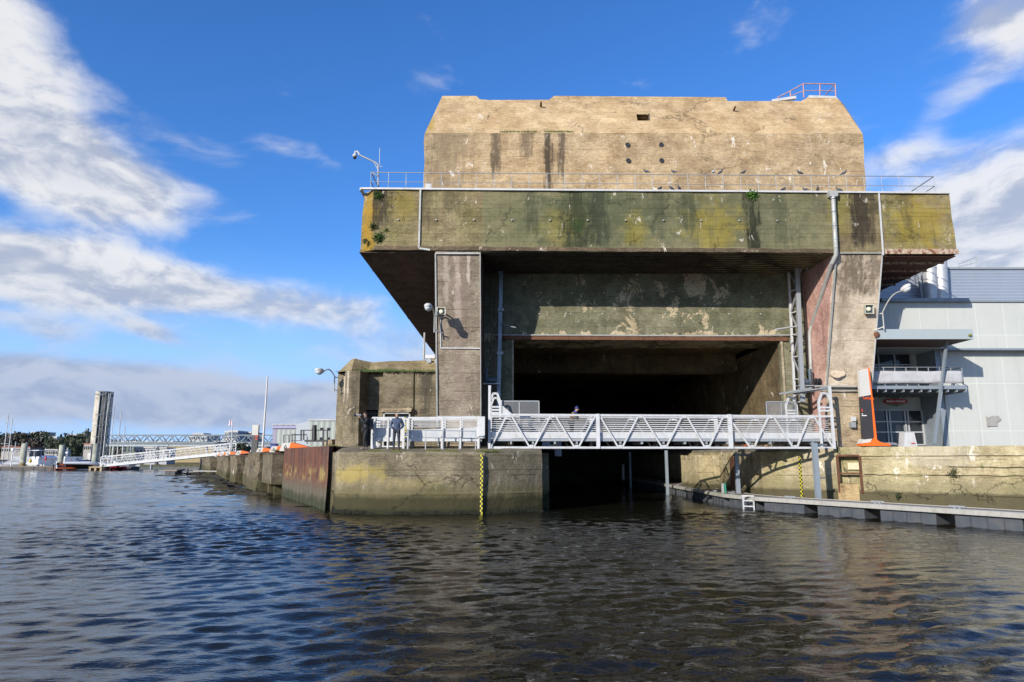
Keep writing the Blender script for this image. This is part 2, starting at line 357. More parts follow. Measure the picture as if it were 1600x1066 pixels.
M['pillar2'] = concrete('sunny_pillar_concrete', (.53, .44, .34), (.45, .37, .28), dark=(.08, .06, .045), blotch=.35, streak=.4, lines=.6, leach=.4, bump=.35,
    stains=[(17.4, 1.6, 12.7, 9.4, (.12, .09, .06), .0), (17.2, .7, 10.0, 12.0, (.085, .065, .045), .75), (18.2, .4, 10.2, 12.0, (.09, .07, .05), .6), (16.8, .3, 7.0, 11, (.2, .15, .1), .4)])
M['pbase'] = concrete('rough_base_concrete', (.37, .29, .185), (.28, .22, .15), dark=(.09, .07, .05), blotch=.45, streak=.3, lines=.3, leach=.8, bump=.8)
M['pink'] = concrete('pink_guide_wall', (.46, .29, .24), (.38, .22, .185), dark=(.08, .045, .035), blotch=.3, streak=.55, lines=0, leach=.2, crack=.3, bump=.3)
M['lintel'] = concrete('peeling_green_paint', (.118, .118, .072), (.155, .145, .095), dark=(.035, .035, .02), blotch=.5, streak=.45, lines=.4, leach=.35, bump=.6,
    peel=((.46, .38, .25), .635, [(3.9, .5, .09), (6.6, .9, .11), (10.4, 1.2, .15), (1.6, .8, .06), (8.6, .5, .06)], (8.95, .38, .12)))
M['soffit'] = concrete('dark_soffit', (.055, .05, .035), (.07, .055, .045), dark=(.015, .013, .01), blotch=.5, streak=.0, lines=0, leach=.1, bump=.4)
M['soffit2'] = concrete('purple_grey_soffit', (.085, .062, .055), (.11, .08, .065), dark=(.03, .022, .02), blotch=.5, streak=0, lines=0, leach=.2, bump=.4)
M['inner'] = concrete('pen_interior_concrete', (.145, .108, .06), (.10, .075, .042), dark=(.03, .025, .018), blotch=.6, streak=.7, lines=.5, leach=.9, bump=.6,  # shade put into the base tone, so the sun patch inside shows less
    peel=((.34, .29, .22), .64, [(14.7, 3, .0)]))
M['bunker'] = concrete('small_bunker_concrete', (.185, .155, .10), (.14, .115, .078), dark=(.035, .03, .022), blotch=.5, streak=.8, lines=.4, leach=.5, bump=.6,
    stains=[(-9.5, .12, 5.2, 7.2, (.5, .44, .36), .8), (-9.15, .08, 5.4, 7.0, (.5, .44, .36), .7), (-8.6, .4, 3, 7, (.05, .04, .03), .5), (-4.8, .3, 5.8, 7.4, (.05, .04, .03), .8), (-4.9, .4, 3.4, 5.6, (.055, .05, .04), .7)])
M['broof'] = concrete('bunker_roof_concrete', (.27, .215, .12), (.21, .17, .10), dark=(.06, .05, .035), blotch=.5, streak=.2, lines=0, leach=.3, moss=[((.06, .09, .02), -7.8, 2.2, 7.2, .35, .9)])
M['pier'] = concrete('tidal_pier_concrete', (.20, .168, .11), (.145, .122, .082), dark=(.05, .042, .028), blotch=.5, streak=.45, lines=.85, leach=.5, crack=.45, bump=.75,
    moss=[((.30, .235, .07), -6.9, 1.7, 1.75, .55, .8), ((.26, .21, .09), -4.5, 2.2, 1.3, .35, .55), ((.06, .075, .03), -3.3, .8, .9, .5, .6)],
    tide=[((.11, .093, .045), 1.2, .3, .8), ((.04, .037, .018), .78, .15, .93), ((.02, .022, .012), .22, .1, .7)],
    panels=[(-1.2, 3, (.10, .088, .062), .5)])
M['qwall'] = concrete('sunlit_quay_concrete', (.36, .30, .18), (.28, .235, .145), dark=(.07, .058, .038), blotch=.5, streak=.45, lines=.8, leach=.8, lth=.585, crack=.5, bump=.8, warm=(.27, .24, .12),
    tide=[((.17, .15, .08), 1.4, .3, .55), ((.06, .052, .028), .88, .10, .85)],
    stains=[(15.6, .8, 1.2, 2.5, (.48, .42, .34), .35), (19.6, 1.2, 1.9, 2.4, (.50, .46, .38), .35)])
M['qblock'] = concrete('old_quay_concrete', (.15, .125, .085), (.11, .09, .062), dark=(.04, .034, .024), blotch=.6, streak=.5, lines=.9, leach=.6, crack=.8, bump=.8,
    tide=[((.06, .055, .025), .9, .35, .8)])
M['ground'] = concrete('quay_paving', (.19, .175, .15), (.155, .145, .12), dark=(.06, .055, .045), streak=0, lines=0, leach=.2, bump=.3)
M['white'] = paint('white_painted_steel', (.50, .51, .52), .42, .05, .4, (.27, .25, .22), 2.6, .22, .1)
M['galv'] = paint('galvanised_steel', (.32, .34, .36), .45, .4, .35, (.22, .23, .24), 3)
M['bluegrey'] = paint('blue_grey_steel', (.25, .29, .33), .42, .3, .3, (.12, .12, .12), 2)
M['alu'] = paint('aluminium_panel', (.44, .45, .46), .42, .4, .25, (.35, .35, .35), 1.2)
M['flash'] = paint('white_flashing', (.50, .50, .50), .45, .05, .3)
M['conduit'] = paint('grey_conduit', (.36, .365, .35), .5, .2, .35)
M['rust'] = paint('rusted_steel', (.13, .055, .03), .85, 0, .7, (.045, .022, .014), 3, .5, .5)
M['rustw'] = paint('rust_flaked_white_steel', (.42, .34, .26), .75, 0, .6, (.26, .11, .05), 2.5, 1.0, .4)
M['orange'] = paint('orange_paint', (.78, .125, .008), .6, 0, .12, (.4, .1, .02), 3)
M['black'] = plain('black_painted_metal', (.022, .022, .025), .5)
M['charcoal'] = plain('charcoal_panel', (.035, .033, .035), .5)
M['lgrey'] = paint('pale_grey_panel', (.48, .47, .44), .6, 0, .2, (.3, .28, .25), 1)
M['glass'] = plain('dark_glass', (.018, .022, .028), .06)
M['glass2'] = plain('lamp_glass', (.55, .58, .60), .1)
M['motor'] = plain('blue_grey_motor', (.06, .085, .11), .5)
M['cable'] = plain('rusty_wire_rope', (.16, .10, .06), .7)
M['duct'] = paint('stainless_duct', (.50, .50, .51), .42, .55, .2, (.45, .45, .45), 1)
M['clad'] = rib('pale_translucent_cladding', (.45, .46, .435), 1.25, 0, .35, .0, .004, .16, [(0, 1.55, .012), (2, 2.6, .008)], (.66, .69, .62))
M['corr'] = rib('corrugated_blue_grey_cladding', (.36, .40, .47), .20, 2, .4, .35, .05, .12)
M['canopy'] = paint('pale_blue_canopy_fascia', (.36, .41, .42), .4, .2, .25, (.3, .3, .27), 1.2)
M['brownsof'] = plain('brown_soffit', (.10, .055, .04), .7)
M['gwall'] = paint('grey_render', (.42, .43, .41), .75, 0, .15, (.3, .3, .28), .8)
M['tarp'] = paint('grey_tarpaulin', (.42, .42, .44), .5, 0, .55, (.24, .24, .26), 2.2, bump=.5)
M['deckwood'] = paint('weathered_deck_boards', (.20, .165, .13), .8, 0, .4, (.09, .075, .06), 3)
M['decktrim'] = paint('pale_deck_trim', (.34, .33, .30), .6, 0, .5, (.16, .14, .11), 4)
M['float'] = paint('dark_plastic_float', (.055, .062, .075), .45, 0, .3, (.12, .11, .09), 3)
M['green'] = plain('green_plastic', (.02, .22, .14), .5)
M['fbg'] = None
# ---------------------------------------------------------------- water
def water_mat():
    m, n, b = mat('harbour_water'); geo = n.new('ShaderNodeNewGeometry'); P = geo.outputs['Position']
    Q = n.add(n.sc(P, 1, 1.0, 1), n.sc(n.add(n.noise(P, .8, 3, .5, 0, True), (-.5,) * 3), .35))
    ripple = n.noise(n.sc(Q, 2.4, 5.2, 1), 1.0, 4, .6); fineR = n.noise(n.sc(Q, 7, 15, 1), 1.0, 2, .5)
    calm = n.ss(n.noise(n.sc(P, .10, .16, 1), 1.0, 3, .5), .38, .62, .45, 1.2)
    h = n.m('MULTIPLY', n.m('ADD', n.m('MULTIPLY', ripple, .026), n.m('MULTIPLY', fineR, .0065)), calm)
    far = n.ss(n.xyz(P)[1], 30, 60)
    h = n.m('ADD', h, n.m('MULTIPLY', n.m('MULTIPLY', n.noise(n.sc(P, .7, 1.6, 1), 1.0, 3, .55), far), .16))
    b.inputs['Base Color'].default_value = (.010, .0095, .006, 1); b.inputs['Roughness'].default_value = .045
    b.inputs['IOR'].default_value = 1.34; b.inputs['Specular IOR Level'].default_value = .5
    n.put(b.inputs['Normal'], n.bump(h, 1.0, 1.0)); return m
rng = np.random.default_rng(5)
NW = 120
lam = np.exp(rng.uniform(np.log(.24), np.log(1.12), NW)); th = rng.normal(1.80, .38, NW); ph = rng.uniform(0, 6.28, NW)
kk = 2 * np.pi / lam; amp = .0025 * lam ** .66
def waves(x, y, lmin=0, lfade=None):
    z = np.zeros_like(x); gx = .35 * np.sin(x * .21 + y * .13) + .3 * np.sin(y * .31 - x * .11); group = 1 + gx * 1.1
    for i in range(NW):
        if lam[i] < lmin: continue
        a = amp[i]
        if lfade is not None and lam[i] < 1.3: a = a * lfade
        p = kk[i] * (x * np.cos(th[i]) + y * np.sin(th[i])) + ph[i] + .8 * gx
        s = np.sin(p); z += a * (s + .25 * np.cos(2 * p)) * group
    return z
def water():
    V = []; Fc = []
    def grid(xs, ys, zf):
        b = sum(len(v) for v in V); gx_, gy_ = np.meshgrid(xs, ys); z = zf(gx_, gy_)
        V.append(np.stack([gx_.ravel(), gy_.ravel(), z.ravel()], 1)); nx, ny = len(xs), len(ys)
        i = (np.arange(ny - 1)[:, None] * nx + np.arange(nx - 1)[None, :]).ravel() + b
        Fc.append(np.stack([i, i + 1, i + nx + 1, i + nx], 1))
    xa = np.arange(-34, 30.05, .085); ya = np.arange(1.0, 36.05, .085)
    def edge(x, y, x0, x1, y0, y1, w_): 
        e = np.minimum(np.minimum(x - x0, x1 - x), np.minimum(y - y0, y1 - y)) / w_; return np.clip(e, 0, 1)
    grid(xa, ya, lambda x, y: waves(x, y, 0, np.clip((36 - y) / 5, 0, 1)) * np.clip(np.minimum(x + 34, 30 - x) / 1.5, 0, 1) * np.clip((y - 1) / .8, 0, 1))
    xb = np.arange(-120, 30.01, .5); yb = np.arange(36, 150.1, .4)
    grid(xb, yb, lambda x, y: waves(x, y, .9) * 1.3 * np.clip(np.minimum(np.minimum(x + 120, 30 - x) / 3, (150 - y) / 8), 0, 1))
    xs = [-3000, -120, -34, 30, 3000]; ys = [-600, 1.0, 36, 150, 3500]
    b = sum(len(v) for v in V); pts = np.array([(x, y, 0.) for y in ys for x in xs]); V.append(pts)
    q = []
    for j in range(4):
        for i in range(4):
            if (j == 1 and i == 2) or (j == 2 and i in (1, 2)): continue
            a = b + j * 5 + i; q.append((a, a + 1, a + 6, a + 5))
    Fc.append(np.array(q)); V_ = np.concatenate(V); F_ = np.concatenate(Fc)
    me = bpy.data.meshes.new('water'); me.vertices.add(len(V_)); me.vertices.foreach_set('co', V_.ravel())
    me.loops.add(len(F_) * 4); me.loops.foreach_set('vertex_index', F_.ravel().astype(np.int32))
    me.polygons.add(len(F_)); me.polygons.foreach_set('loop_start', np.arange(0, len(F_) * 4, 4, dtype=np.int32))
    me.polygons.foreach_set('use_smooth', np.ones(len(F_), bool)); me.update(calc_edges=True); me.validate()
    me.materials.append(water_mat()); o = bpy.data.objects.new('water', me); COL.objects.link(o); struct(o)
water()
bed = MB(); bed.face([(-3000, -600, -4), (3000, -600, -4), (3000, 3500, -4), (-3000, 3500, -4)])
struct(bed.build('harbour_bed', plain('mud', (.03, .025, .015), .9)))

# ---------------------------------------------------------------- left quay
pier_xy = [(-8.35, 33.6), (-8.3, 32.5), (-8.0, 31.7), (-7.4, 31.15), (-6.4, 30.8), (-4.5, 30.68), (-2.6, 30.85), (-1.22, 31.15), (-1.2, 31.19), (0.1, 31.85), (1.42, 32.7), (1.45, 34.6), (1.85, 34.7), (1.85, 76), (-8.35, 76)]
def loft(xy, zs):   # side walls of a plan at several heights, top cap following zs[-1](x, y)
    m = MB(); n = len(xy); rows = []
    for zf in zs: rows.append([(x, y, zf(x, y) if callable(zf) else zf) for x, y in xy])
    vs = [p for r in rows for p in r]; fs = [(i * n + k, i * n + (k + 1) % n, (i + 1) * n + (k + 1) % n, (i + 1) * n + k) for i in range(len(rows) - 1) for k in range(n)]
    m.raw(vs, fs); return m
front = pier_xy[:11]
m = MB()
ins = lambda p, d: (p[0] * (1 - d * .02), p[1] + d)
rows = []
for z, dd in [(-3, 0), (0, 0), (.9, .0), (.95, .03), (1.9, .05), (1.93, .03), (2.62, .04), (2.72, .10)]:
    rows.append([(x, y + dd, z) for x, y in front[:]])
n_ = len(front); vs = [p for r in rows for p in r]
m.raw(vs, [(i * n_ + k, i * n_ + k + 1, (i + 1) * n_ + k + 1, (i + 1) * n_ + k) for i in range(len(rows) - 1) for k in range(n_ - 1)])
m.face([(1.42, 32.7, -3), (1.45, 34.6, -3), (1.45, 34.6, 2.72), (1.42, 32.8, 2.72)]); m.face([(1.45, 34.6, -3), (1.85, 34.7, -3), (1.85, 34.7, 2.7), (1.45, 34.6, 2.7)])
m.face([(1.85, 34.7, -3), (1.85, 76, -3), (1.85, 76, 2.75), (1.85, 34.7, 2.7)]); m.face([(-8.35, 33.6, -3), (-8.35, 40, -3), (-8.35, 40, 3), (-8.35, 33.7, 2.72)])
def gz(y): return float(np.interp(y, [30.7, 32.0, 33.5, 35.2, 200], [2.72, 2.79, 2.93, 3.06, 3.1]))
top = rows[-1]
strip = []
for k in range(n_ - 1):
    (x0, y0, _), (x1, y1, _) = top[k], top[k + 1]
    yy = [max(y0, 0), 34.0, 36.0]
    if y0 < 33.9: m.face([(x0, y0, 2.72), (x1, y1, 2.72), (x1, 34.0, gz(34)), (x0, 34.0, gz(34))])
m.face([(-8.35, 34, gz(34)), (1.42, 34, gz(34)), (1.85, 36, 3.06), (-8.35, 36, 3.06)])
m.rough(.32, .022, 1.1)
pier = tag(m.build('pier', M['pier']), 'low tide-stained concrete pier head the two men stand on, left of the pen mouth', 'pier')
# ground of the left quay, behind the pier head and along the basin
QD = Vector((-.4455, .8953, 0)); Q0 = Vector((-8.6, 33.3, 0)); QN = Vector((.8953, .4455, 0))
def qp(t, off=0, z=0): p = Q0 + QD * t + QN * off; return Vector((p.x, p.y, z))
m = MB(); m.face([(-8.35, 35.98, 3.056), (.1, 35.98, 3.056), (1.84, 36, 3.056), (1.84, 80, 3.1), (-8.35, 80, 3.1)])
m.face([(-8.35, 33.6, 2.75), (-8.35, 80, 3.1), (-4, 400, 2.8), qp(150, .25, 2.75), qp(60, .25, 2.85), qp(22, .25, 3.0), qp(14.4, .15, 3.1), qp(.4, .15, 3.0)])
struct(m.build('quay_ground', M['ground']))

# sheet piling
m = MB(); n = 15; L = 14.3; per = L / n; prof = []
for i in range(n):
    s = i * per; prof += [(s, 0), (s + per * .30, 0), (s + per * .45, .30), (s + per * .85, .30)]
prof.append((L, 0))
rowz = [(-3, -.25), (0, -.12), (1.5, 0), (3.02, .02)]
vs = []
for z, o_ in rowz:
    for s, o2 in prof: p = qp(s + .12, o2 - .2 + o_ * .5 - .05 * math.sin(s * 1.7) * (3 - z) / 3); vs.append((p.x, p.y, z + (.06 * s / L if z > 3 else 0)))
k = len(prof); m.raw(vs, [(i * k + j, i * k + j + 1, (i + 1) * k + j + 1, (i + 1) * k + j) for i in range(3) for j in range(k - 1)])
a, b_ = qp(.1, .12), qp(L + .1, .12)
m.face([(a.x, a.y, 3.02), (b_.x, b_.y, 3.08), (b_.x + .5, b_.y + .4, 3.09), (a.x + .5, a.y + .4, 3.03)])
def sheet_mat():
    m_, nn, b = mat('rusty_sheet_piling'); geo = nn.new('ShaderNodeNewGeometry'); P = geo.outputs['Position']; z = nn.xyz(P)[2]
    v = nn.noise(nn.sc(P, 2.4, 2.4, .3), 1.6, 7, .7); c = nn.mix(nn.ss(v, .35, .65), (.15, .06, .035), (.075, .035, .028))
    c = nn.mix(nn.m('MULTIPLY', nn.ss(nn.noise(P, 1.1, 5, .7), .5, .7), .7), c, (.10, .085, .07))
    yz = nn.m('MULTIPLY', nn.ss(z, 1.0, 1.5), nn.ss(z, 2.2, 1.8)); c = nn.mix(nn.m('MULTIPLY', yz, nn.ss(nn.noise(nn.sc(P, 1.5, 1.5, .6), 1.8, 5, .7), .48, .6)), c, (.26, .19, .07))
    zz = nn.m('ADD', z, nn.m('MULTIPLY', nn.noise(P, 1.5, 5, .7), .9)); c = nn.mix(nn.ss(zz, 1.9, 1.2), c, (.105, .09, .065)); c = nn.mix(nn.ss(zz, 1.15, .7), c, (.035, .04, .02))
    nn.put(b.inputs['Base Color'], c); b.inputs['Roughness'].default_value = .85; nn.put(b.inputs['Normal'], nn.bump(nn.noise(P, 9, 6, .7), .6, .05)); return m_
tag(m.build('sheet_pile_wall', sheet_mat()), 'corrugated rust-red steel sheet piling along the quay edge left of the pier head', 'retaining wall')
# filler post between piles and pier
m = MB(); m.plan([(-8.42, 33.3), (-8.95, 33.75), (-8.7, 34.3), (-8.3, 34.3)], -3, 2.72); m.rough(.4, .03, 1.3)
tag(m.build('concrete_post', M['qblock']), 'narrow cracked concrete post wedged between the sheet piling and the pier head', 'post')
# quay blocks receding along the basin
specs = [(14.55, 19.6, .62, 2.72, 'wide concrete quay block standing on stub legs beside the sheet piling', True),
         (21.5, 27.5, 0, 2.82, 'dark blocky quay buttress second from the sheet piling', False), (30.5, 37, 0, 2.55, 'quay buttress third from the sheet piling', False),
         (40, 46, 0, 2.7, 'pale-edged quay buttress fourth from the sheet piling', False), (52, 59, 0, 2.68, 'green-footed quay buttress fifth from the sheet piling', False),
         (66, 76, .0, 2.66, 'small quay buttress near the landing of the long gangway', False), (84, 95, .0, 2.6, 'farthest quay buttress at the far end of the row', False)]
for i, (t0, t1, zb, zt, lab, legs) in enumerate(specs):
    if legs:
        t = thing('quay_block', lab, 'quay block', tuple(qp(17, 0, 0)), 'concrete blocks of the quay edge')
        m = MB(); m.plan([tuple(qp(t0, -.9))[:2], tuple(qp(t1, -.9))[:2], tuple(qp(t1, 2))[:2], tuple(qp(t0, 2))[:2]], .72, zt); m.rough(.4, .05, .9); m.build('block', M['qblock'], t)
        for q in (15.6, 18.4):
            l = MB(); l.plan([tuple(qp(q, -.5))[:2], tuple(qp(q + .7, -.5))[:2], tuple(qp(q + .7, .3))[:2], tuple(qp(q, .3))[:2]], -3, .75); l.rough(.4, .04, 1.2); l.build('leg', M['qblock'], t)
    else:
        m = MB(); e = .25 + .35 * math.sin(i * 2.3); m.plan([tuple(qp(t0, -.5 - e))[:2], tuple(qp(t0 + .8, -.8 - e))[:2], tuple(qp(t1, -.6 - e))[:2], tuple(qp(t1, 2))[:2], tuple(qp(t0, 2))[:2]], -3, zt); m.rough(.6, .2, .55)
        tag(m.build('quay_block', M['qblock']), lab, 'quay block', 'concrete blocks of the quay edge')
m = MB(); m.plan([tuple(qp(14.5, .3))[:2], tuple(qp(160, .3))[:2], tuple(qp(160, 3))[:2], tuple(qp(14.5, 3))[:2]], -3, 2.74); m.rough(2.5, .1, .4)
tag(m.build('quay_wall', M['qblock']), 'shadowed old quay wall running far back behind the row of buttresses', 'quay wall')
# weed along the tidal line
def weed(pts, n, seed, lab):
    rs = random.Random(seed); m = MB(); L = [(Vector(a), Vector(b)) for a, b in zip(pts, pts[1:])]; wt = [(b - a).length for a, b in L]
    for i in range(n):
        a, b = rs.choices(L, wt)[0]; p = a.lerp(b, rs.random()); cl_ = mnoise.noise(p * .9); z = rs.uniform(-.02, .16 + .22 * cl_) ; d_ = (b - a).normalized(); nn_ = Vector((d_.y, -d_.x, 0)); p = p + nn_ * rs.uniform(.0, .05); w_ = rs.uniform(.02, .07); h_ = rs.uniform(.05, .2)
        m.face([p + d_ * -w_ + Vector((0, 0, z)), p + d_ * w_ + Vector((0, 0, z)), p + nn_ * .05 + d_ * rs.uniform(-.04, .04) + Vector((0, 0, z - h_))])
    o = m.build('seaweed', plain('seaweed', (.016, .018, .008), 1.0, var=.5)); o['kind'] = 'stuff'; o['label'] = lab
weed([(x, y, 0) for x, y in front], 1500, 5, 'dark weed on the waterline of the pier head')
# rubble foreshore
m = MB(); rs = random.Random(3)
for i in range(420):
    t = rs.uniform(16, 96); off = -rs.uniform(.6, 3.2 + 0 * t) - rs.random() ** 2 * 5; c = qp(t, off, rs.uniform(-.25, .02) - off * -.03)
    r_ = rs.uniform(.25, .9); m.ball(c, r_, rs.uniform(.9, 1.8), rs.uniform(.8, 1.4), rs.uniform(.25, .5), 7, 4)
m.rough(5, .12, 1.5); o = m.build('rubble', concrete('wet_rubble', (.05, .043, .028), (.035, .032, .018), lines=0, leach=0, crack=0)); o['kind'] = 'stuff'; o['label'] = 'dark weedy rubble at the foot of the quay'

# ---------------------------------------------------------------- right quay
rq = [(34, 20.6), (22.5, 29.6), (15.9, 35.0), (13.9, 36.3), (13.3, 37.0), (13.0, 38.6), (12.7, 40.3), (12.7, 76), (60, 76), (60, 20.6)]
m = MB(); m.plan(rq[:9] + [(60, 20.6)], -3, 2.78); m.rough(.8, .05, .8)
holes = MB(); dq = Vector((-.787, .617, 0)).normalized(); nq = Vector((-.617, -.787, 0)).normalized()
def rp(X_, off=0, z=0):   # point on the right quay face at a given x
    t = (22.5 - X_) / .774; return Vector((22.5 - .774 * t, 29.6 + .633 * t, z)) + nq * off
def on_face(u, v, off=0):  # survey point on the right quay face
    r = ray(u, v); p0 = rp(18); nn = Vector((.633, .774, 0)); k = (p0.dot(nn)) / (r.x * nn.x + r.y * nn.y)
    return Vector((r.x * k, r.y * k, EYE + r.z * k)) + nq * off
a, b_ = on_face(1308, 712), on_face(1343, 712); zb = on_face(1326, 756).z
q = [a + nq * .4, b_ + nq * .4, b_ - nq * .45, a - nq * .45]
holes.plan([(p.x, p.y) for p in q], zb, a.z)
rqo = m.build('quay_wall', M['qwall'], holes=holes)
tag(rqo, 'sunlit bird-streaked concrete quay wall with a recessed niche on the right', 'quay wall')
# coping and ledge of the right quay belong to it
m = MB(); m.plan([(34, 20.5), (22.45, 29.52), (15.88, 34.92), (15.2, 35.5), (15.9, 36.4), (23, 30.6), (35, 21.2)], 2.55, 2.98); m.rough(.6, .02, 1)
m.build('coping', M['qwall'], rqo)
m = MB(); m.plan([(15.2, 35.6), (15.9, 36.2), (23, 30.4), (35, 21), (60, 21), (60, 76), (12.8, 76), (12.8, 40.4), (13.4, 37.1)], 2.79, 2.97)
struct(m.build('quay_ground', M['ground']))
# niche: frame, rungs, lower plate
z1 = a.z; fr = MB()
for p in (a, b_): fr.beam(Vector((p.x, p.y, on_face(1326, 770).z)) + nq * .03, Vector((p.x, p.y, z1)) + nq * .03, .1, .08)
fr.beam(Vector((a.x, a.y, z1)) + nq * .035, Vector((b_.x, b_.y, z1)) + nq * .035, .09, .09)
fr.build('niche_frame', M['rust'], rqo)
zr = on_face(1326, 740).z; rg = MB(); rg.beam(Vector((a.x, a.y, zr)) - nq * .1, Vector((b_.x, b_.y, zr)) - nq * .1, .12, .08); rg.build('niche_bar', M['rust'], rqo)
pl = MB(); c1 = on_face(1309, 756, .05); c2 = on_face(1342, 756, .05); zl = on_face(1326, 785).z
pl.plan([(c1.x, c1.y), (c2.x, c2.y), (c2.x + .03, c2.y + .05), (c1.x + .03, c1.y + .05)], .3, c1.z); pl.build('niche_plate', concrete('ochre_plate', (.36, .26, .13), (.28, .20, .11), lines=0, leach=.4), rqo)
bx_ = MB(); c1 = on_face(1322, 723, -.3); c2 = on_face(1341, 734, -.3); bx_.plan([(c1.x, c1.y), (c2.x, c2.y), (c2.x + .05, c2.y + .1), (c1.x + .05, c1.y + .1)], c2.z, c1.z); bx_.build('niche_panel', plain('cream_panel', (.55, .46, .30)), rqo)
# ledge course on the right part of the wall
lg = MB()
for (u0, v0, u1, v1, h) in ((1482, 727, 1640, 729, .10), (1350, 740, 1640, 743, .05)):
    p, q = on_face(u0, v0, .03), on_face(u1, v1, .03); lg.beam(p, q, .16, h)
lg.rough(.3, .03, 2); lg.build('ledge', M['qwall'], rqo)

# ---------------------------------------------------------------- submarine pen
B = thing('submarine_bunker', 'huge weathered concrete submarine pen with a wide overhanging ledge and a dark water-filled opening', 'bunker', (7.3, 37, 0))
# ledge slab, chamfered front-left corner
tl, tr, bl, br_ = at(565, 296, 33), at(1482, 303, 33), at(563, 391, 33), at(1488, 397, 33)
m = MB()
pl_ = [(tl.x, 33.55), (tl.x + .62, 33.0), (tr.x, 33.0), (tr.x, 92), (tl.x, 92)]
vs = []
for zi in (0, 1):
    for x, y in pl_:
        f_ = (x - tl.x) / (tr.x - tl.x); z = (bl.z * (1 - f_) + br_.z * f_) if zi == 0 else (tl.z * (1 - f_) + tr.z * f_)
        if zi == 0: x = x - .08 * (1 - f_) + .12 * f_
        vs.append((x, y, z))
m.raw(vs, [(4, 3, 2, 1, 0), (5, 6, 7, 8, 9)] + [(i, (i + 1) % 5, 5 + (i + 1) % 5, 5 + i) for i in range(5)])
m.rough(.7, .045, .9); slab = m.build('ledge_slab', M['slab'], B)
m = MB(); m.beam((bl.x + .7, 32.985, bl.z + .10), (16.1, 32.985, (bl.z * .2 + br_.z * .8) + .10), .10, .20); m.rough(.5, .03, 1.5); m.build('bottom_lip', concrete('brown_lip', (.12, .085, .055), (.09, .07, .045), lines=0, leach=1.0), slab)
# soffit skins
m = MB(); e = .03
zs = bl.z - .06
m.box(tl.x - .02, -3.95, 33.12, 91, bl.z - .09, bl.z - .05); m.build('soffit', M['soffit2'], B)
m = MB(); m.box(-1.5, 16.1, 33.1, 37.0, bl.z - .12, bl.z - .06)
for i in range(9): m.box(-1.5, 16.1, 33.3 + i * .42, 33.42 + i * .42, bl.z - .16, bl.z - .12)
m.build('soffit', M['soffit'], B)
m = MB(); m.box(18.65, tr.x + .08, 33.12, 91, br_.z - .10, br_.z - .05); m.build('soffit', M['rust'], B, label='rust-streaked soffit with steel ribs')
m = MB()
for i in range(12): m.box(18.66, tr.x + .05, 34.0 + i * 1.5, 34.16 + i * 1.5, br_.z - .2, br_.z - .10)
m.build('soffit_rib', M['rustw'], B)
m = MB(); m.beam((18.7, 32.97, br_.z + .12), (tr.x + .15, 32.97, br_.z + .12), .05, .26); m.build('edge_angle', M['rustw'], B)
# flashing along the top edge
m = MB(); m.beam((tl.x - .04, 32.96, tl.z + .02), (tr.x + .02, 32.96, tr.z + .02), .14, .09); m.beam((tl.x - .04, 33.0, tl.z + .02), (tl.x - .04, 60, tl.z + .02), .12, .12); m.build('edge_flashing', M['flash'], B)
# tower
yt = 34.6; a0, a1 = at(664, 208, yt), at(1348, 209, yt); b0 = at(662, 296, yt); b1 = at(1352, 300, yt)
yu = 36.5; prof = [(1318, 163), (1309, 153.5), (1262, 152.5), (1252, 158), (1137, 158), (1134, 152), (866, 150), (858, 156), (751, 156.5), (744, 150), (691, 150)]
up = [at(u, v, yu) for u, v in prof]
m = MB(); lowL, lowR = Vector((a0.x, yt, a0.z)), Vector((a1.x, yt, a1.z))
zb = 15.4
front_low = [Vector((b0.x, yt - .02, zb)), Vector((b1.x, yt - .02, zb)), lowR, lowL]
m.raw(front_low, [(0, 1, 2, 3)])
bk = lambda p: Vector((p.x, 88, p.z))
m.face([front_low[1], bk(front_low[1]), bk(lowR), lowR]); m.face([front_low[0], lowL, bk(lowL), bk(front_low[0])]); m.face([bk(p) for p in front_low[::-1]])
m.rough(.8, .05, .8, None); tower = m.build('tower', M['tower'], B, holes=None)
m = MB(); poly = [lowL - Vector((0, -.002, 0)), lowR] + up
def tess(poly):
    pass
m.face(poly)
for i in range(1, len(poly) - 1): m.face([poly[i], bk(poly[i]), bk(poly[i + 1]), poly[i + 1]])
m.face([poly[-1], bk(poly[-1]), bk(poly[0]), poly[0]]); m.face([bk(p) for p in poly[::-1]])
emb = MB(); p = at(1004, 186, 35.6); emb.box(p.x - .36, p.x + .36, 34, 38.5, p.z - .30, p.z + .26)
cap = m.build('tower_top', M['roof'], tower, holes=emb)
m = MB()
for s in (-1, 1): m.beam((p.x + s * .38, 35.45, p.z - .36), (p.x + s * .38, 35.8, p.z + .30), .07, .3)
m.beam((p.x - .42, 35.75, p.z + .30), (p.x + .42, 35.75, p.z + .30), .12, .09, Vector((0, 1, 0)))
m.box(p.x - .34, p.x + .34, 36.2, 36.3, p.z - .3, p.z + .26)
m.build('embrasure_frame', concrete('dark_frame', (.10, .08, .06), (.07, .06, .045), lines=0), tower)
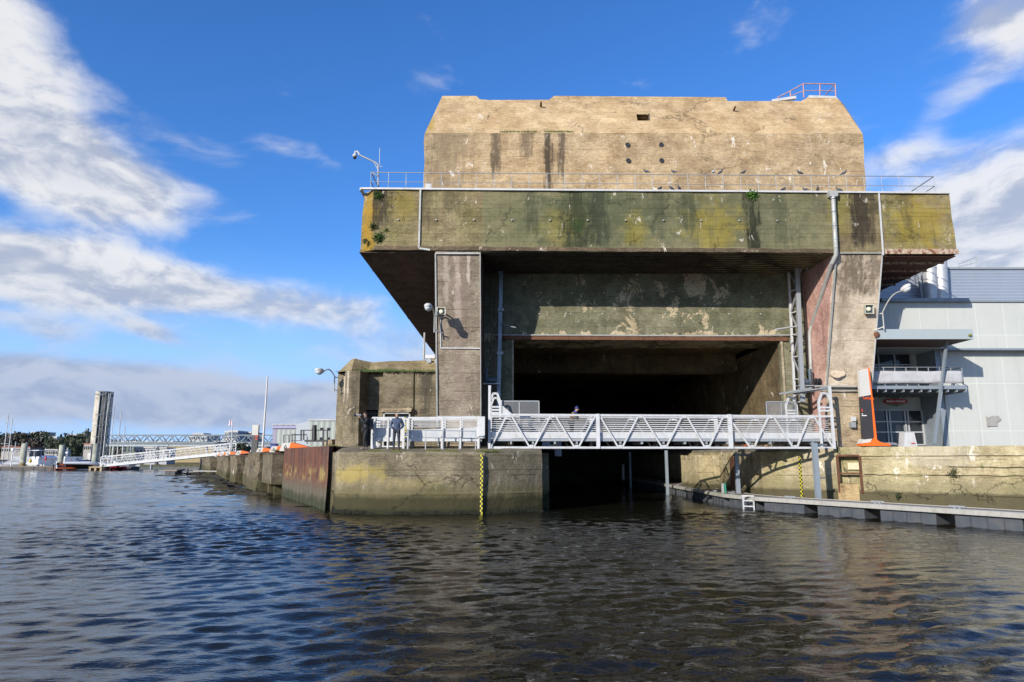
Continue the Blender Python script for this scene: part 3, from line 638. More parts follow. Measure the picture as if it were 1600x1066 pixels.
# vent holes with sleeves
for (u, v) in ((980.5, 227), (1033, 227), (981.5, 251.5), (1033.5, 251.5)):
    p = at(u, v, yt); m = MB(); r0 = .10
    vs = []; SEG = 16
    for yy, rr in ((yt - .06, r0 + .03), (yt - .06, r0), (yt + .5, r0)):
        for k in range(SEG): t = 2 * math.pi * k / SEG; vs.append((p.x + rr * math.cos(t), yy, p.z + rr * math.sin(t)))
    m.raw(vs, [(i * SEG + k, i * SEG + (k + 1) % SEG, (i + 1) * SEG + (k + 1) % SEG, (i + 1) * SEG + k) for i in range(2) for k in range(SEG)])
    m.face([(p.x + r0 * math.cos(2 * math.pi * k / SEG), yt - .045, p.z + r0 * math.sin(2 * math.pi * k / SEG)) for k in range(SEG)])
    m.build('vent_hole', M['black'], tower)
for (u, v) in ((845, 168), (1146, 175)):
    p = at(u, v, 35.9); m = MB(); m.tube([p + Vector((0, .3, 0)), p + Vector((0, -.35, .12))], .06); m.build('spout', M['rust'], tower)
# tower-top railing
def rail_red(pts): return [at(u, v, 37.5) for u, v in pts]
m = MB(); tp = rail_red([(1215, 152.5), (1235, 142.5), (1255, 131), (1281, 131), (1305, 131.5)])
btm = [at(1215, 157.5, 37.5), at(1235, 158, 37.5), at(1256, 153, 37.5), at(1281, 152, 37.5), at(1306, 154, 37.5)]
m.tube(tp, .035, 6)
for a_, b2 in zip(tp, btm): m.tube([a_, b2], .035, 6)
m.tube([(p_ + q_) / 2 for p_, q_ in zip(tp[1:], btm[1:])], .025, 6); q_ = [at(1290, 152, 39.5), at(1305, 131.5, 37.5)]
m.tube([q_[1], q_[1] + Vector((0, 4, 0))], .03, 6); m.tube([btm[4], btm[4] + Vector((0, 4, 0))], .03, 6)
m.build('roof_railing', paint('faded_red_railing', (.40, .20, .17), .6, 0, .5, (.6, .5, .42), 4), tower)
m = MB(); m.beam(at(1206, 158.5, 37.2), at(1243, 153, 37.2), .2, .16); m.beam(at(1263, 152.5, 37.2), at(1306, 154, 37.2), .2, .18); m.build('roof_kerb', M['flash'], tower)

# pillars with raked fronts
def pillar(xa, xb, zk, mt, mb, name='pillar'):
    m = MB(); yt_, yb_ = 33.02, 35.2
    f = [(xa, yt_, bl.z - .05), (xb, yt_, bl.z - .05), (xb, yb_, zk), (xa, yb_, zk)]
    bkk = [(x, 37.4, z) for x, y, z in f]
    m.raw(f + bkk, [(0, 1, 2, 3), (4, 7, 6, 5), (0, 4, 5, 1), (1, 5, 6, 2), (2, 6, 7, 3), (3, 7, 4, 0)]); m.rough(.6, .03, .9)
    o = m.build(name, mt, B)
    m = MB(); m.box(xa + .02, xb - .02, yb_ + .07, 37.4, 2.5, zk - .002); m.rough(.5, .05, 1.1); m.build('pillar_base', mb, o); return o
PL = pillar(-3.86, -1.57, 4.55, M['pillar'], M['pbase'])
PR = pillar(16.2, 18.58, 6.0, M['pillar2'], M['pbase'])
# pink inner face of the right pillar
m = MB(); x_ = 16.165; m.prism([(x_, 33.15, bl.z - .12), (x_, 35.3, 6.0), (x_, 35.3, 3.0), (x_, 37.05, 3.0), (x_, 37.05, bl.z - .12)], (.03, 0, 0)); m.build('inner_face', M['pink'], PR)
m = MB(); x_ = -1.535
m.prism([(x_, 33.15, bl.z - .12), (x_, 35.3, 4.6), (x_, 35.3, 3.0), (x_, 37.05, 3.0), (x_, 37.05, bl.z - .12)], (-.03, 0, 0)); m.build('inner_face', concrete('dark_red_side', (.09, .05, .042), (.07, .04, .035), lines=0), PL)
# joints of sheet metal strips (white edges)
def strip(name, pts, w_, mt, par):
    m = MB()
    for p, q in zip(pts, pts[1:]): m.beam(p, q, w_, .04, Vector((0, -1, 0)))
    return m.build(name, mt, par)
def rk(z, zk): return 33.02 + (35.2 - 33.02) * (bl.z - .05 - z) / (bl.z - .05 - zk) if z > zk else 35.2
d_ = -.05
strip('edge_strip', [(-3.84, rk(12.5, 4.55) + d_, 12.55), (-3.84, rk(4.6, 4.55) + d_, 4.55), (-3.75, 35.22, 2.9)], .075, M['conduit'], PL)
strip('edge_strip', [(-3.84, 33.02 + d_, 12.55), (-1.6, 33.02 + d_, 12.55)], .08, M['conduit'], PL)
strip('edge_strip', [(-1.6, 33.02 + d_, 12.55), (-1.6, rk(4.6, 4.55) + d_, 4.55)], .05, M['conduit'], PL)
strip('edge_strip', [(-3.84, 35.2 + d_, 4.55), (-1.6, 35.2 + d_, 4.55)], .05, M['conduit'], PL)
zc_ = 7.95; strip('conduit', [(-3.62, rk(9.3, 4.55) + d_, 9.4), (-3.62, rk(zc_, 4.55) + d_, zc_), (-1.62, rk(zc_, 4.55) + d_, zc_ - .02)], .05, M['flash'], PL)
strip('edge_strip', [(18.56, 33.02 + d_, 12.6), (18.56, rk(6.02, 6) + d_, 6.02)], .06, M['flash'], PR)
strip('edge_strip', [(16.22, 33.02 + d_, 12.4), (16.22, rk(6.02, 6) + d_, 6.02)], .07, M['conduit'], PR)
strip('edge_strip', [(16.2, 33.02 + d_, 12.56), (18.56, 33.02 + d_, 12.56)], .05, M['conduit'], PR)
z2 = Z(605, 35.2); m = MB(); m.tube([(15.6, 35.05, z2 + .03), (18.5, 35.05, z2)], .05); m.tube([(15.7, 35.08, z2 - .18), (18.5, 35.08, z2 - .2)], .04); m.build('pipe', M['conduit'], PR)
# rounded patch on the right pillar
pc = Vector((16.75, rk(6.75, 6.0) - .03, 6.72)); m = MB(); vs = [(pc.x + .36 * math.cos(t) * (1 + .12 * math.sin(2 * t + 1)), pc.y - .004 - .0 * t, pc.z + .24 * math.sin(t) * (1 + .15 * math.cos(3 * t))) for t in [2 * math.pi * i / 24 for i in range(24)]]
m.prism(vs, (0, -.05, 0)); m.xf(Matrix.Translation(pc) @ Matrix.Rotation(R(-16), 4, 'X') @ Matrix.Translation(-pc)); m.build('patch', concrete('cream_patch', (.50, .41, .30), (.45, .36, .26), lines=0, leach=0), PR)
# conduits on the slab
strip('conduit', [at(657, 294, 32.93), at(654.5, 388, 32.93), at(672, 390.5, 32.93)], .09, M['conduit'], slab)
strip('conduit', [at(1373, 299, 32.93), at(1380, 399, 32.93)], .08, M['flash'], slab)
for i in range(11):
    u = 622 + i * 59.2; p = at(u, 343.5 + i * .15, 32.94); m = MB(); m.tube([p + Vector((0, .05, 0)), p + Vector((0, -.04, 0))], .04, 10); m.build('stud', M['conduit'], slab)
# downpipe with hopper
m = MB(); h = at(1301, 299, 32.8); m.prism([h + Vector((-.24, -.1, 0)), h + Vector((.24, -.1, 0)), h + Vector((.2, -.1, -.3)), h + Vector((-.2, -.1, -.3))], (0, .28, 0)); dpz = m.build('downpipe', M['conduit'], slab)
m = MB(); m.tube([h + Vector((0, 0, -.25)), at(1306, 388, 32.75)], .11, 12); m.tube([at(1306, 388, 32.75), at(1306.5, 398, 32.8), at(1300, 412, 33.1)], .115, 12); m.tube([at(1300, 412, 33.1), at(1269, 508, 36.2)], .11, 12); m.tube([at(1269, 508, 36.2), at(1265, 520, 36.4), at(1268, 600, 36.4)], .10, 12); m.build('pipe', M['conduit'], dpz)
for v in (310, 330, 352, 374):
    m = MB(); p = at(1301 + (v - 300) * .056, v, 32.77); m.tube([p + Vector((0, 0, -.03)), p + Vector((0, 0, .03))], .135, 12); m.build('clamp', M['galv'], dpz)
# lintel wall, jambs
zo = Z(531, 37); xo0, xo1 = .1, 14.72
m = MB(); m.box(-1.6, 16.2, 37, 40.0, zo, bl.z - .1); m.rough(.9, .02, .8); lint = m.build('lintel_wall', M['lintel'], B)
m = MB(); m.box(-1.6, xo0, 37, 76, 2.5, zo - .002); m.rough(1.5, .02, .8); m.build('jamb', M['lintel'], B)
m = MB(); m.box(xo1, 16.2, 37.02, 37.3, 2.5, zo - .002); m.rough(1.2, .015, .8); m.build('jamb', M['lintel'], B)
m = MB(); m.beam((xo0 - .9, 36.93, zo + .10), (xo1 + .4, 36.93, zo + .02), .1, .2); m.build('lintel_beam', M['rust'], lint)
m = MB(); m.tube([(xo0 - 1.2, 36.85, zo + .24), (xo1 - 3, 36.85, zo + .19), (16.0, 36.85, zo + .24)], .045); m.build('conduit', M['conduit'], lint)
for i in range(8):
    for zz in (10.3, 11.5):
        m = MB(); p = Vector((1.5 + i * 1.75 + (zz > 11) * .1, 36.97, zz)); m.tube([p + Vector((0, .06, 0)), p + Vector((0, -.03, 0))], .032, 8); m.build('stud', M['flash'], lint)
strip('edge_strip', [(xo0 - .06, 36.96, 2.9), (xo0 - .06, 36.96, zo)], .1, concrete('pale_jamb_edge', (.30, .25, .18), (.25, .2, .14), lines=0), lint)
strip('edge_strip', [(xo1 + .07, 36.96, 2.9), (xo1 + .07, 36.96, zo)], .12, concrete('pale_jamb_edge2', (.38, .31, .22), (.3, .25, .17), lines=0), lint)
# interior
m = MB(); m.box(xo1 + .03, 16.2, 37.33, 76, -3, 8.85); m.rough(1.5, .03, .6); m.build('inner_wall', M['inner'], B)
m = MB(); m.box(xo0, xo1, 40, 76, zo + .3, zo + .5); m.box(xo0, xo1, 44.5, 45.5, zo - .9, zo + .3); m.build('ceiling', M['inner'], B)
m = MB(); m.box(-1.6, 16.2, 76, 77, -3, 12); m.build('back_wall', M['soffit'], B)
# outer side walls
m = MB(); m.box(-3.86, -1.6, 37.4, 90, -1, bl.z - .1); m.rough(2, .04, .6); m.build('side_wall', M['bunker'], B)
m = MB(); m.box(16.2, 18.58, 37.4, 90, -1, bl.z - .1); m.rough(2, .04, .6); m.build('side_wall', M['bunker'], B)
# ledge railing
m = MB(); RY = 33.25; ua = np.linspace(580, 1459, 33)
def rtop(u): f_ = (u - 580) / 879.; return at(u, 269.5 + 6.5 * f_, RY)
def rbot(u): f_ = (u - 580) / 879.; p = rtop(u); return Vector((p.x, RY, tl.z * (1 - f_) + tr.z * f_))
m.tube([rtop(580), rtop(1459)], .022, 6); m.tube([(rtop(u) + rbot(u)) / 2 for u in (580, 1459)], .016, 6)
for u in ua: m.tube([rtop(u), rbot(u)], .017, 6)
for u, s in ((580, 1), (1459, -1)):
    a_ = rtop(u); m.tube([a_, a_ + Vector((0, 6, 0))], .028, 6); m.tube([(rtop(u) + rbot(u)) / 2, (rtop(u) + rbot(u)) / 2 + Vector((0, 6, 0))], .022, 6)
    for yy in (2, 4, 6): m.tube([a_ + Vector((0, yy, 0)), rbot(u) + Vector((0, yy, 0))], .024, 6)
m.build('railing', M['galv'], B)
m = MB(); p = at(669.5, 290, 33.3); m.box(p.x - .16, p.x + .16, 33.3, 33.6, p.z - .14, p.z + .1); m.box(p.x - .17, p.x - .01, 33.28, 33.62, p.z + .1, p.z + .13); tag(m.build('junction_box', M['flash']), 'small white box on the ledge at the left foot of the tower', 'box')

# ---------------------------------------------------------------- small bunker on the left
SB = thing('small_bunker', 'lower dark concrete bunker with a rounded corner and sloped roof, left of the big pen', 'bunker', (-7, 40, 3.05))
body = [(-3.95, 38.55), (-5.55, 38.55), (-5.56, 38.45), (-7.3, 38.45), (-7.31, 38.9), (-8.2, 38.95)]
for i in range(8): t = i / 7 * math.pi * .62; body.append((-8.75 - .62 * math.sin(t) * 1.15 + (.3 if i == 0 else 0), 38.35 - .55 * math.cos(t * 1.25)))
body += [(-10.05, 39.2), (-10.15, 44), (-3.95, 44)]
m = MB(); m.plan(body, 2.9, 7.25)
m.rough(.5, .03, .9)
hol = MB(); hol.box(-8.28, -7.62, 38, 40.5, 3.0, 5.15); hol.box(-7.12, -5.75, 38, 40.2, 3.0, 5.0)
sbb = m.build('bunker_wall', M['bunker'], SB, holes=hol)
m = MB(); lo = [(-3.95, 38.45), (-7.3, 38.4), (-8.3, 38.8), (-9.0, 37.95), (-9.85, 38.4), (-10.1, 39.3), (-10.1, 44), (-3.95, 44)]
hi = [(-3.95, 39.6), (-7.2, 39.5), (-8.2, 39.6), (-9.1, 39.1), (-9.35, 39.4), (-9.4, 40.0), (-9.4, 43.5), (-3.95, 43.5)]
hz = [8.1, 8.02, 7.98, 8.12, 8.12, 8.05, 8.0, 8.0]
vs = [(x, y, 7.255) for x, y in lo] + [(x, y, z) for (x, y), z in zip(hi, hz)]
m.raw(vs, [tuple(range(8, 16))] + [(i, (i + 1) % 8, 8 + (i + 1) % 8, 8 + i) for i in range(8)]); m.rough(.5, .03, 1); m.build('roof', M['broof'], SB)
m = MB(); m.box(-4.95, -4.05, 39.2, 40.5, 8.0, 8.25); m.rough(.3, .03, 1); m.build('roof_block', M['broof'], SB)
m = MB(); m.box(-8.27, -7.63, 38.9 + .35, 39.32 + .03, 3.05, 5.1)
for i in range(11): m.box(-8.25, -7.65, 39.14, 39.25, 3.2 + i * .17, 3.26 + i * .17)
for x in (-8.0, -7.82): m.beam((x, 39.12, 3.1), (x, 39.12, 5.1), .06)
m.build('louvred_door', plain('door_grey_brown', (.07, .06, .05), .7), SB)
m = MB(); m.beam((-7.3, 38.35, 5.08), (-5.6, 38.35, 5.08), .4, .2); m.rough(.2, .02, 3); m.build('door_lintel', M['pbase'], SB)
m = MB()
for x in (-7.15, -5.72): m.beam((x, 38.3, 3.05), (x, 38.3, 4.95), .08)
m.beam((-7.2, 38.3, 4.93), (-5.68, 38.3, 4.93), .08, .1); m.build('door_frame', M['conduit'], SB)
m = MB(); m.box(-6.5, -5.78, 38.55, 38.6, 3.4, 4.8); gp = m.build('graffiti_panel', plain('dark_blue_panel', (.02, .05, .12), .6), SB)
m = MB(); rs = random.Random(4)
for i, (cx, cz) in enumerate(((-6.34, 4.45), (-6.15, 4.0), (-6.0, 4.5), (-5.85, 4.1), (-6.35, 3.8), (-5.95, 3.75))):
    pts = [(cx + .11 * math.cos(t) * rs.uniform(.7, 1.2), 38.535, cz + .2 * math.sin(t) * rs.uniform(.7, 1.2)) for t in [2 * math.pi * k / 9 for k in range(9)]]; m.tube(pts + [pts[0]], .035, 5)
m.build('graffiti', plain('yellow_spray', (.62, .50, .02), .6), gp)
m = MB(); m.box(-7.1, -5.78, 38.75, 38.8, 3.0, 4.95); m.build('alcove_wall', concrete('pale_alcove', (.30, .27, .2), (.22, .2, .15), lines=0), SB)
# ---------------------------------------------------------------- footbridge
BL = Vector((at(764, 690, 33.4).x, 33.4, 0)); BR_ = Vector((at(1304, 690, 34.3).x, 34.3, 0)); bd = (BR_ - BL).normalized(); bn = Vector((-bd.y, bd.x, 0)); BLEN = (BR_ - BL).length
zt_, zb_ = Z(648.5, 33.6), Z(699.5, 33.6)
def bp(s, off=0, z=0): return BL + bd * (s * BLEN) + bn * off + Vector((0, 0, z))
BG = thing('footbridge', 'white steel lattice footbridge crossing the mouth of the pen', 'bridge', tuple(bp(.5, 1, zb_)))
us = [764, 794.4, 829, 862, 897.6, 931, 965, 998, 1033, 1067, 1100, 1132, 1171, 1204, 1239, 1269, 1303]
ss_ = [(u - 764) / 539. for u in us]
for off, nm in ((0, 'front'), (2.0, 'back')):
    m = MB(); m.beam(bp(0, off, zt_), bp(1, off, zt_ - .03), .10, .10); [m.beam(bp(s__, off - .055, zt_ - .13), bp(s__, off - .055, zt_ + .03), .16, .012, bn) for s__ in ss_[1:-1:2]]; m.build('top_chord', M['white'], BG)
    m = MB(); m.beam(bp(0, off, zb_), bp(1, off, zb_), .11, .10); [m.beam(bp(s__, off - .06, zb_ - .04), bp(s__, off - .06, zb_ + .13), .18, .012, bn) for s__ in ss_[2:-1:2]]; m.build('bottom_chord', M['white'], BG)
    for i in range(16):
        za, zc = (zb_ + .05, zt_ - .05) if i % 2 == 0 else (zt_ - .05, zb_ + .05)
        e = .06 / BLEN
        m = MB(); m.beam(bp(ss_[i] + e * 2, off, za), bp(ss_[i + 1] - e * 2, off, zc), .07, .075); m.build('diagonal', M['white'], BG)
    for u, wd in ((931, .17), (1137.5, .2)):
        m = MB(); s = (u - 764) / 539.; m.beam(bp(s, off - .05, zb_ - .05), bp(s, off - .05, zt_ + .05), .12, wd, Vector((1, 0, 0))); m.build('post', M['white'], BG)
    io = .13 if off == 0 else -.13
    for j in range(8):
        z = zt_ - .13 - j * .105; m = MB(); m.tube([bp(.01, off + io, z), bp(.99, off + io, z - .02)], .019, 6); m.build('rail', M['white'], BG)
    m = MB(); z = Z(680, 33.6); m.beam(bp(.005, off + io, z), bp(.995, off + io, z), .05, .30); m.build('kick_plate', M['white'], BG)
m = MB(); zd = Z(685.5, 33.6); m.prism([bp(0, .1, zd), bp(1, .1, zd), bp(1, 1.9, zd), bp(0, 1.9, zd)], (0, 0, -.12))
for i in range(17): m.beam(bp(i / 16., .05, zd - .2), bp(i / 16., 1.95, zd - .2), .08, .12)
m.build('deck', M['galv'], BG)
# end frames (hoist towers)
def hoist(u0, u1, vtop, off, Yb, name='hoist_frame', extra=True):
    t0, t1 = (u0 - 764) / 539., (u1 - 764) / 539.; zt2 = Z(vtop, 33.6 + off)
    m = MB(); w_ = .1
    zs = zt_ + (zt2 - zt_) * .62
    A, B_ = bp(t0, off, 0), bp(t1, off, 0); v = lambda p, z: Vector((p.x, p.y, z)); mid = (A + B_) / 2
    m.beam(v(A, zb_), v(A, zs), w_); m.beam(v(B_, zt_ - .1), v(B_, zs), w_); ml, mr = A * .68 + B_ * .32, A * .32 + B_ * .68
    m.beam(v(A, zs - .03), v(ml, zt2), w_); m.beam(v(B_, zs - .03), v(mr, zt2), w_); m.beam(v(ml, zt2 - .02), v(mr, zt2 - .02), w_)
    m.beam(v(A, zt_ + (zt2 - zt_) * .22), v(B_, zt_ + (zt2 - zt_) * .22), w_ * .9); m.beam(v(A, zt_ + (zt2 - zt_) * .36), v(B_, zt_ + (zt2 - zt_) * .36), w_ * .8)
    return m.build(name, M['white'], BG)
hoist(765, 781, 615, 0, 0); hoist(768, 783, 622, 2.0, 0)
m = MB(); m.beam(bp(.001, -.02, zb_ - .1), bp(.001, -.02, Z(603, 33.5)), .12); m.build('mast', M['white'], BG)
m = MB(); m.beam(bp(.034, 0, zt_ + .05), bp(.034, 0, zt_ + .7), .07); m.prism([bp(.03, 0, zt_ + .05), bp(.065, 0, zt_ + .05), bp(.03, 0, zt_ + .55)], bn * .06); m.build('gusset', M['white'], BG)
hoist(1258, 1276, 619, 2.0, 0); hoist(1282, 1302, 612, 0, 0)
m = MB(); m.beam(bp(.997, -.02, zb_ - .05), bp(.997, -.02, Z(604, 34.4)), .12); m.build('mast', M['white'], BG)
m = MB()
for s_ in (.945, .99): m.beam(bp(s_, 0, Z(606, 34)), bp(s_ - .045, 2.0, Z(615, 36)), .09)
m.beam(bp(.93, 2.2, Z(614, 36)), bp(.99, 0, Z(606, 34.3)), .2, .06); m.build('hoist_arm', M['galv'], BG)
# bearing pad
m = MB(); p = at(764, 704, 33.3); m.box(p.x - .1, p.x + .6, 33.2, 34.2, gz(33.2) - .15, zb_ - .06); m.rough(.2, .01, 2)
tag(m.build('bearing_pad', M['flash']), 'small white block carrying the left end of the footbridge', 'block')
# winch gear (left): motors and wire ropes
def winch(name, lab, p, s=1):
    t = thing(name, lab, 'winch', tuple(p)); m = MB(); p = Vector(p)
    m.tube([p + Vector((0, 0, 0)), p + Vector((.42 * s, 0, .0))], .15, 14); m.build('drum', M['motor'], t)
    m = MB(); q = p + Vector((-.15 * s, 0, 0)); m.tube([q + Vector((0, 0, -.1)), q + Vector((0, 0, .55))], [.09, .14, ][0:1] * 2, 12); m.tube([q + Vector((0, 0, .55)), q + Vector((0, 0, .68))], .10, 12); m.tube([q + Vector((0, 0, 0)), q + Vector((.2 * s, 0, 0))], .1, 10); m.build('motor', M['motor'], t)
    m = MB(); m.beam(p + Vector((-.3 * s, 0, -.2)), p + Vector((.55 * s, 0, -.2)), .3, .06); m.tube([p + Vector((.1, 0, -.2)), p + Vector((.1, 0, -.45))], .05); m.build('bracket', M['galv'], t); return t
wl = at(764, 594, 35.9); winch('winch', 'dark motor winch on the left end of the footbridge under two wire ropes', wl)
wr = at(1262, 597, 36.0); winch('winch', 'dark motor winch with a drum beside the lattice column on the right', wr, -1)
m = MB()
for i in range(5): p = at(1272, 597, 35.6) + Vector((i * .09, 0, 0)); m.tube([p, p + Vector((.05, 0, 0))], .2 if i % 2 else .12, 12)
tag(m.build('gear_drum', M['black']), 'black toothed gear drum right of the winch at the right pillar', 'gear')
for i, u in enumerate((768.5, 774.5)):
    m = MB(); a_ = at(u, 594, 35.9); b2 = at(u + .8, 405, 36.2); m.tube([a_, b2], .022, 6)
    tag(m.build('wire_rope', M['cable']), ('left' if i == 0 else 'right') + ' one of the two rusty wire ropes hanging above the left winch', 'cable')
# guide column left
t = thing('guide_column', 'tall blue-grey steel column standing left of the pen opening', 'column', tuple(at(778, 640, 36.3)))
m = MB(); pa, pb = at(779, 636, 36.3), at(783.5, 408, 36.4); m.beam(pa, pb, .2, .16); m.build('column', M['bluegrey'], t)
m = MB(); m.beam(at(783, 435, 36.3), at(774, 412, 36.35), .08); m.beam(at(783, 409, 36.3), at(772, 409, 36.4), .12); m.build('head_bracket', M['galv'], t)
for v in (484, 552): m = MB(); p = at(782.5 - (v - 484) * .015, v, 36.25); m.beam(p + Vector((-.17, 0, 0)), p + Vector((.17, 0, 0)), .12, .15); m.build('clamp', M['galv'], t)
m = MB(); m.tube([at(784, 507, 36.25), at(806, 512, 35.2)], .03); m.build('arm', M['galv'], t)
m = MB(); m.ball(at(793, 415, 36.5), .16, 1.6, 1, 1); m.tube([at(778, 410, 36.6), at(798, 413, 36.6)], .07); m.build('pulley', M['black'], t)
# lattice column right
t = thing('lattice_column', 'tall galvanised lattice column against the right side of the pen opening', 'column', tuple(at(1252, 630, 36.0)))
fa, fb = at(1254, 628, 35.8), at(1245, 417, 35.9); ba, bb = at(1242, 628, 36.7), at(1232, 423, 36.7)
m = MB(); m.beam(fa, fb, .22, .16); m.build('column', M['galv'], t, label='thick front chord'); m = MB(); m.beam(ba, bb, .11); m.build('column', M['white'], t, label='thin pale back chord')
nb = 6
for i in range(nb):
    p0, p1 = ba.lerp(bb, i / nb), fa.lerp(fb, (i + 1) / nb); m = MB(); m.beam(p0, p1, .07) if i % 2 == 0 else m.beam(fa.lerp(fb, i / nb), ba.lerp(bb, (i + 1) / nb), .07); m.build('brace', M['galv'], t)
    m = MB(); m.beam(ba.lerp(bb, i / nb), fa.lerp(fb, i / nb), .06); m.build('strut', M['white'], t)
m = MB(); m.beam(fb, at(1262, 408, 35.8), .09); m.beam(fb + Vector((0, 0, -.7)), at(1256, 410, 35.8), .07); m.build('head_bracket', M['galv'], t)
for u in (1260, 1268):
    m = MB(); p = at(u, 412, 35.7); m.tube([p + Vector((0, -.08, 0)), p + Vector((0, .08, 0))], .16, 12); m.beam(p, p + Vector((0, 0, -.35)), .09); m.build('pulley', M['galv'], t)
m = MB(); m.tube([at(1212, 515, 35.2), at(1245, 510, 35.8)], .04); m.build('arm', M['white'], t)
# mesh gate panels behind the bridge
def meshmat():
    m_, n, b = mat('wire_mesh'); P = n.new('ShaderNodeNewGeometry').outputs['Position']; x, y, z = n.xyz(P)
    gx = n.m('ABSOLUTE', n.m('SUBTRACT', n.m('FRACT', n.m('DIVIDE', x, .05)), .5)); gz_ = n.m('ABSOLUTE', n.m('SUBTRACT', n.m('FRACT', n.m('DIVIDE', z, .05)), .5))
    a = n.m('GREATER_THAN', n.m('MAXIMUM', gx, gz_), .40); b.inputs['Base Color'].default_value = (.3, .31, .33, 1); b.inputs['Roughness'].default_value = .5
    n.put(b.inputs['Alpha'], a); return m_
MM = meshmat()
def gate(u0, u1, um, vt, Y, lab, mm=True):
    t = thing('mesh_fence', lab, 'fence', tuple(at((u0 + u1) / 2, 690, Y))); m = MB()
    a_, b2 = at(u0, vt, Y), at(u1, vt, Y); zl = 3.35
    for x in (a_.x, b2.x, at(um, vt, Y).x): m.beam((x, Y, zl), (x, Y, a_.z), .055)
    m.beam(a_, (b2.x, Y, a_.z), .055); m.build('frame', M['galv'], t)
    m = MB(); m.face([(a_.x, Y, zl), (b2.x, Y, zl), (b2.x, Y, a_.z), (a_.x, Y, a_.z)]); m.build('mesh', MM, t)
gate(784, 842, 811.5, 627, 36.2, 'grey wire mesh fence panel behind the left end of the footbridge'); gate(1197, 1243, 1220, 628, 36.2, 'wire mesh fence panel behind the right end of the footbridge')

# ---------------------------------------------------------------- access ramp
t = thing('access_ramp', 'white access ramp with railings leading up to the footbridge', 'ramp', tuple(at(665, 702, 33.2)))
RYF, RYB = 33.05, 34.3
zr_t, zr_b = Z(653, RYF), gz(RYF)
for (ua, ub, ps) in ((581, 631, (581.5, 585, 606, 630.5)), (637, 752, (637.5, 691, 719.5, 747.5))):
    xa, xb = at(ua, 690, RYF).x, at(ub, 690, RYF).x
    for Y in (RYF, RYB):
        m = MB(); m.beam((xa, Y, zr_t), (xb, Y, zr_t + (.02 if ub > 700 else 0)), .07, .08); m.build('top_rail', M['white'], t)
        for k in (1, 2, 3):
            m = MB(); m.tube([(xa, Y, zr_t - .13 * k), (xb, Y, zr_t - .13 * k)], .02, 6); m.build('rail', M['white'], t)
        for u in ps:
            x = at(u, 690, RYF).x; m = MB(); wd = .11 if u in (630.5, 691, 747.5, 581.5) else .075; m.beam((x, Y - .02, zr_b - .05), (x, Y - .02, zr_t), wd); m.build('post', M['white'], t)
    zp0, zp1 = Z(684.5, RYF), Z(668.5, RYF)
    s = 0 if ub < 700 else .10
    m = MB(); m.prism([(xa + .04, RYF + .05, zp0), (xb, RYF + .05, zp0 + s * .3), (xb, RYF + .05, zp1 + s * .3), (xa + .04, RYF + .05, zp1 - s)], (0, .03, 0)); m.build('side_panel', M['alu'], t)
    m = MB(); m.prism([(xa, RYF, zp0 - .05), (xb, RYF, zp0 - .02), (xb, RYF, zp0 - .16), (xa, RYF, zp0 - .16)], (0, .08, 0)); m.prism([(xa, RYF - .01, zp0 + .01), (xb, RYF - .01, zp0 + .03), (xb, RYF - .01, zp0 - .04), (xa, RYF - .01, zp0 - .04)], (0, .05, 0)); m.build('side_beam', M['white'], t)
    m = MB(); m.box(xa, xb, RYF + .08, RYB, zp0 - .14, zp0 - .08); m.build('deck', M['galv'], t)
m = MB(); xa, xb = at(582, 690, RYF).x, at(631, 690, RYF).x; m.beam((xa, RYF, zr_b + .1), (xb, RYF, zr_b + .1), .06); m.build('foot_rail', M['white'], t)
m = MB(); p = at(752.5, 690, 32.95); m.box(p.x - .14, p.x + .15, 32.85, 33.3, Z(685, 32.9), Z(651, 32.9)); m.build('end_box', M['white'], t)
t = thing('handrail', 'low grey tubular handrail in front of the white access ramp', 'railing', tuple(at(690, 703, 32.35)))
HY = 32.35; m = MB(); zh0, zh1 = Z(671.5, HY), Z(674, HY); m.tube([at(637, 671.5, HY), at(744, 674, HY)], .025, 6); m.build('top_rail', M['galv'], t)
for u in (637.5, 665, 692, 717.5, 743): m = MB(); x = at(u, 690, HY).x; m.beam((x, HY, gz(HY) - .03), (x, HY, zh0 - .02), .045); m.build('post', M['galv'], t)

# ---------------------------------------------------------------- depth gauges
def gaugemat():
    m_, n, b = mat('yellow_black_gauge'); P = n.new('ShaderNodeTexCoord').outputs['Object']; x, y, z = n.xyz(P)
    a = n.m('GREATER_THAN', n.m('FRACT', n.m('DIVIDE', z, .2)), .5); c = n.m('GREATER_THAN', x, 0); e = n.m('ABSOLUTE', n.m('SUBTRACT', a, c))
    n.put(b.inputs['Base Color'], n.mix(e, (.52, .45, .03), (.02, .02, .02))); b.inputs['Roughness'].default_value = .5; return m_
GM = gaugemat()
def gauge(p0, p1, lab, back):
    m = MB(); m.beam(p0, p1, .11, .03, Vector((0, 1, 0))); o = m.build('depth_gauge', GM); tag(o, lab, 'depth gauge')
p = at(752.5, 715, 31.0); gauge((p.x, 31.0, -.3), (p.x, 31.0, 2.62), 'yellow and black chequered depth gauge on the pier head below the ramp', 0)
p, q = on_face(1251, 714, .22), on_face(1255, 782, .22); gauge(p, q, 'yellow and black chequered depth gauge on the right quay wall under the footbridge', 0)

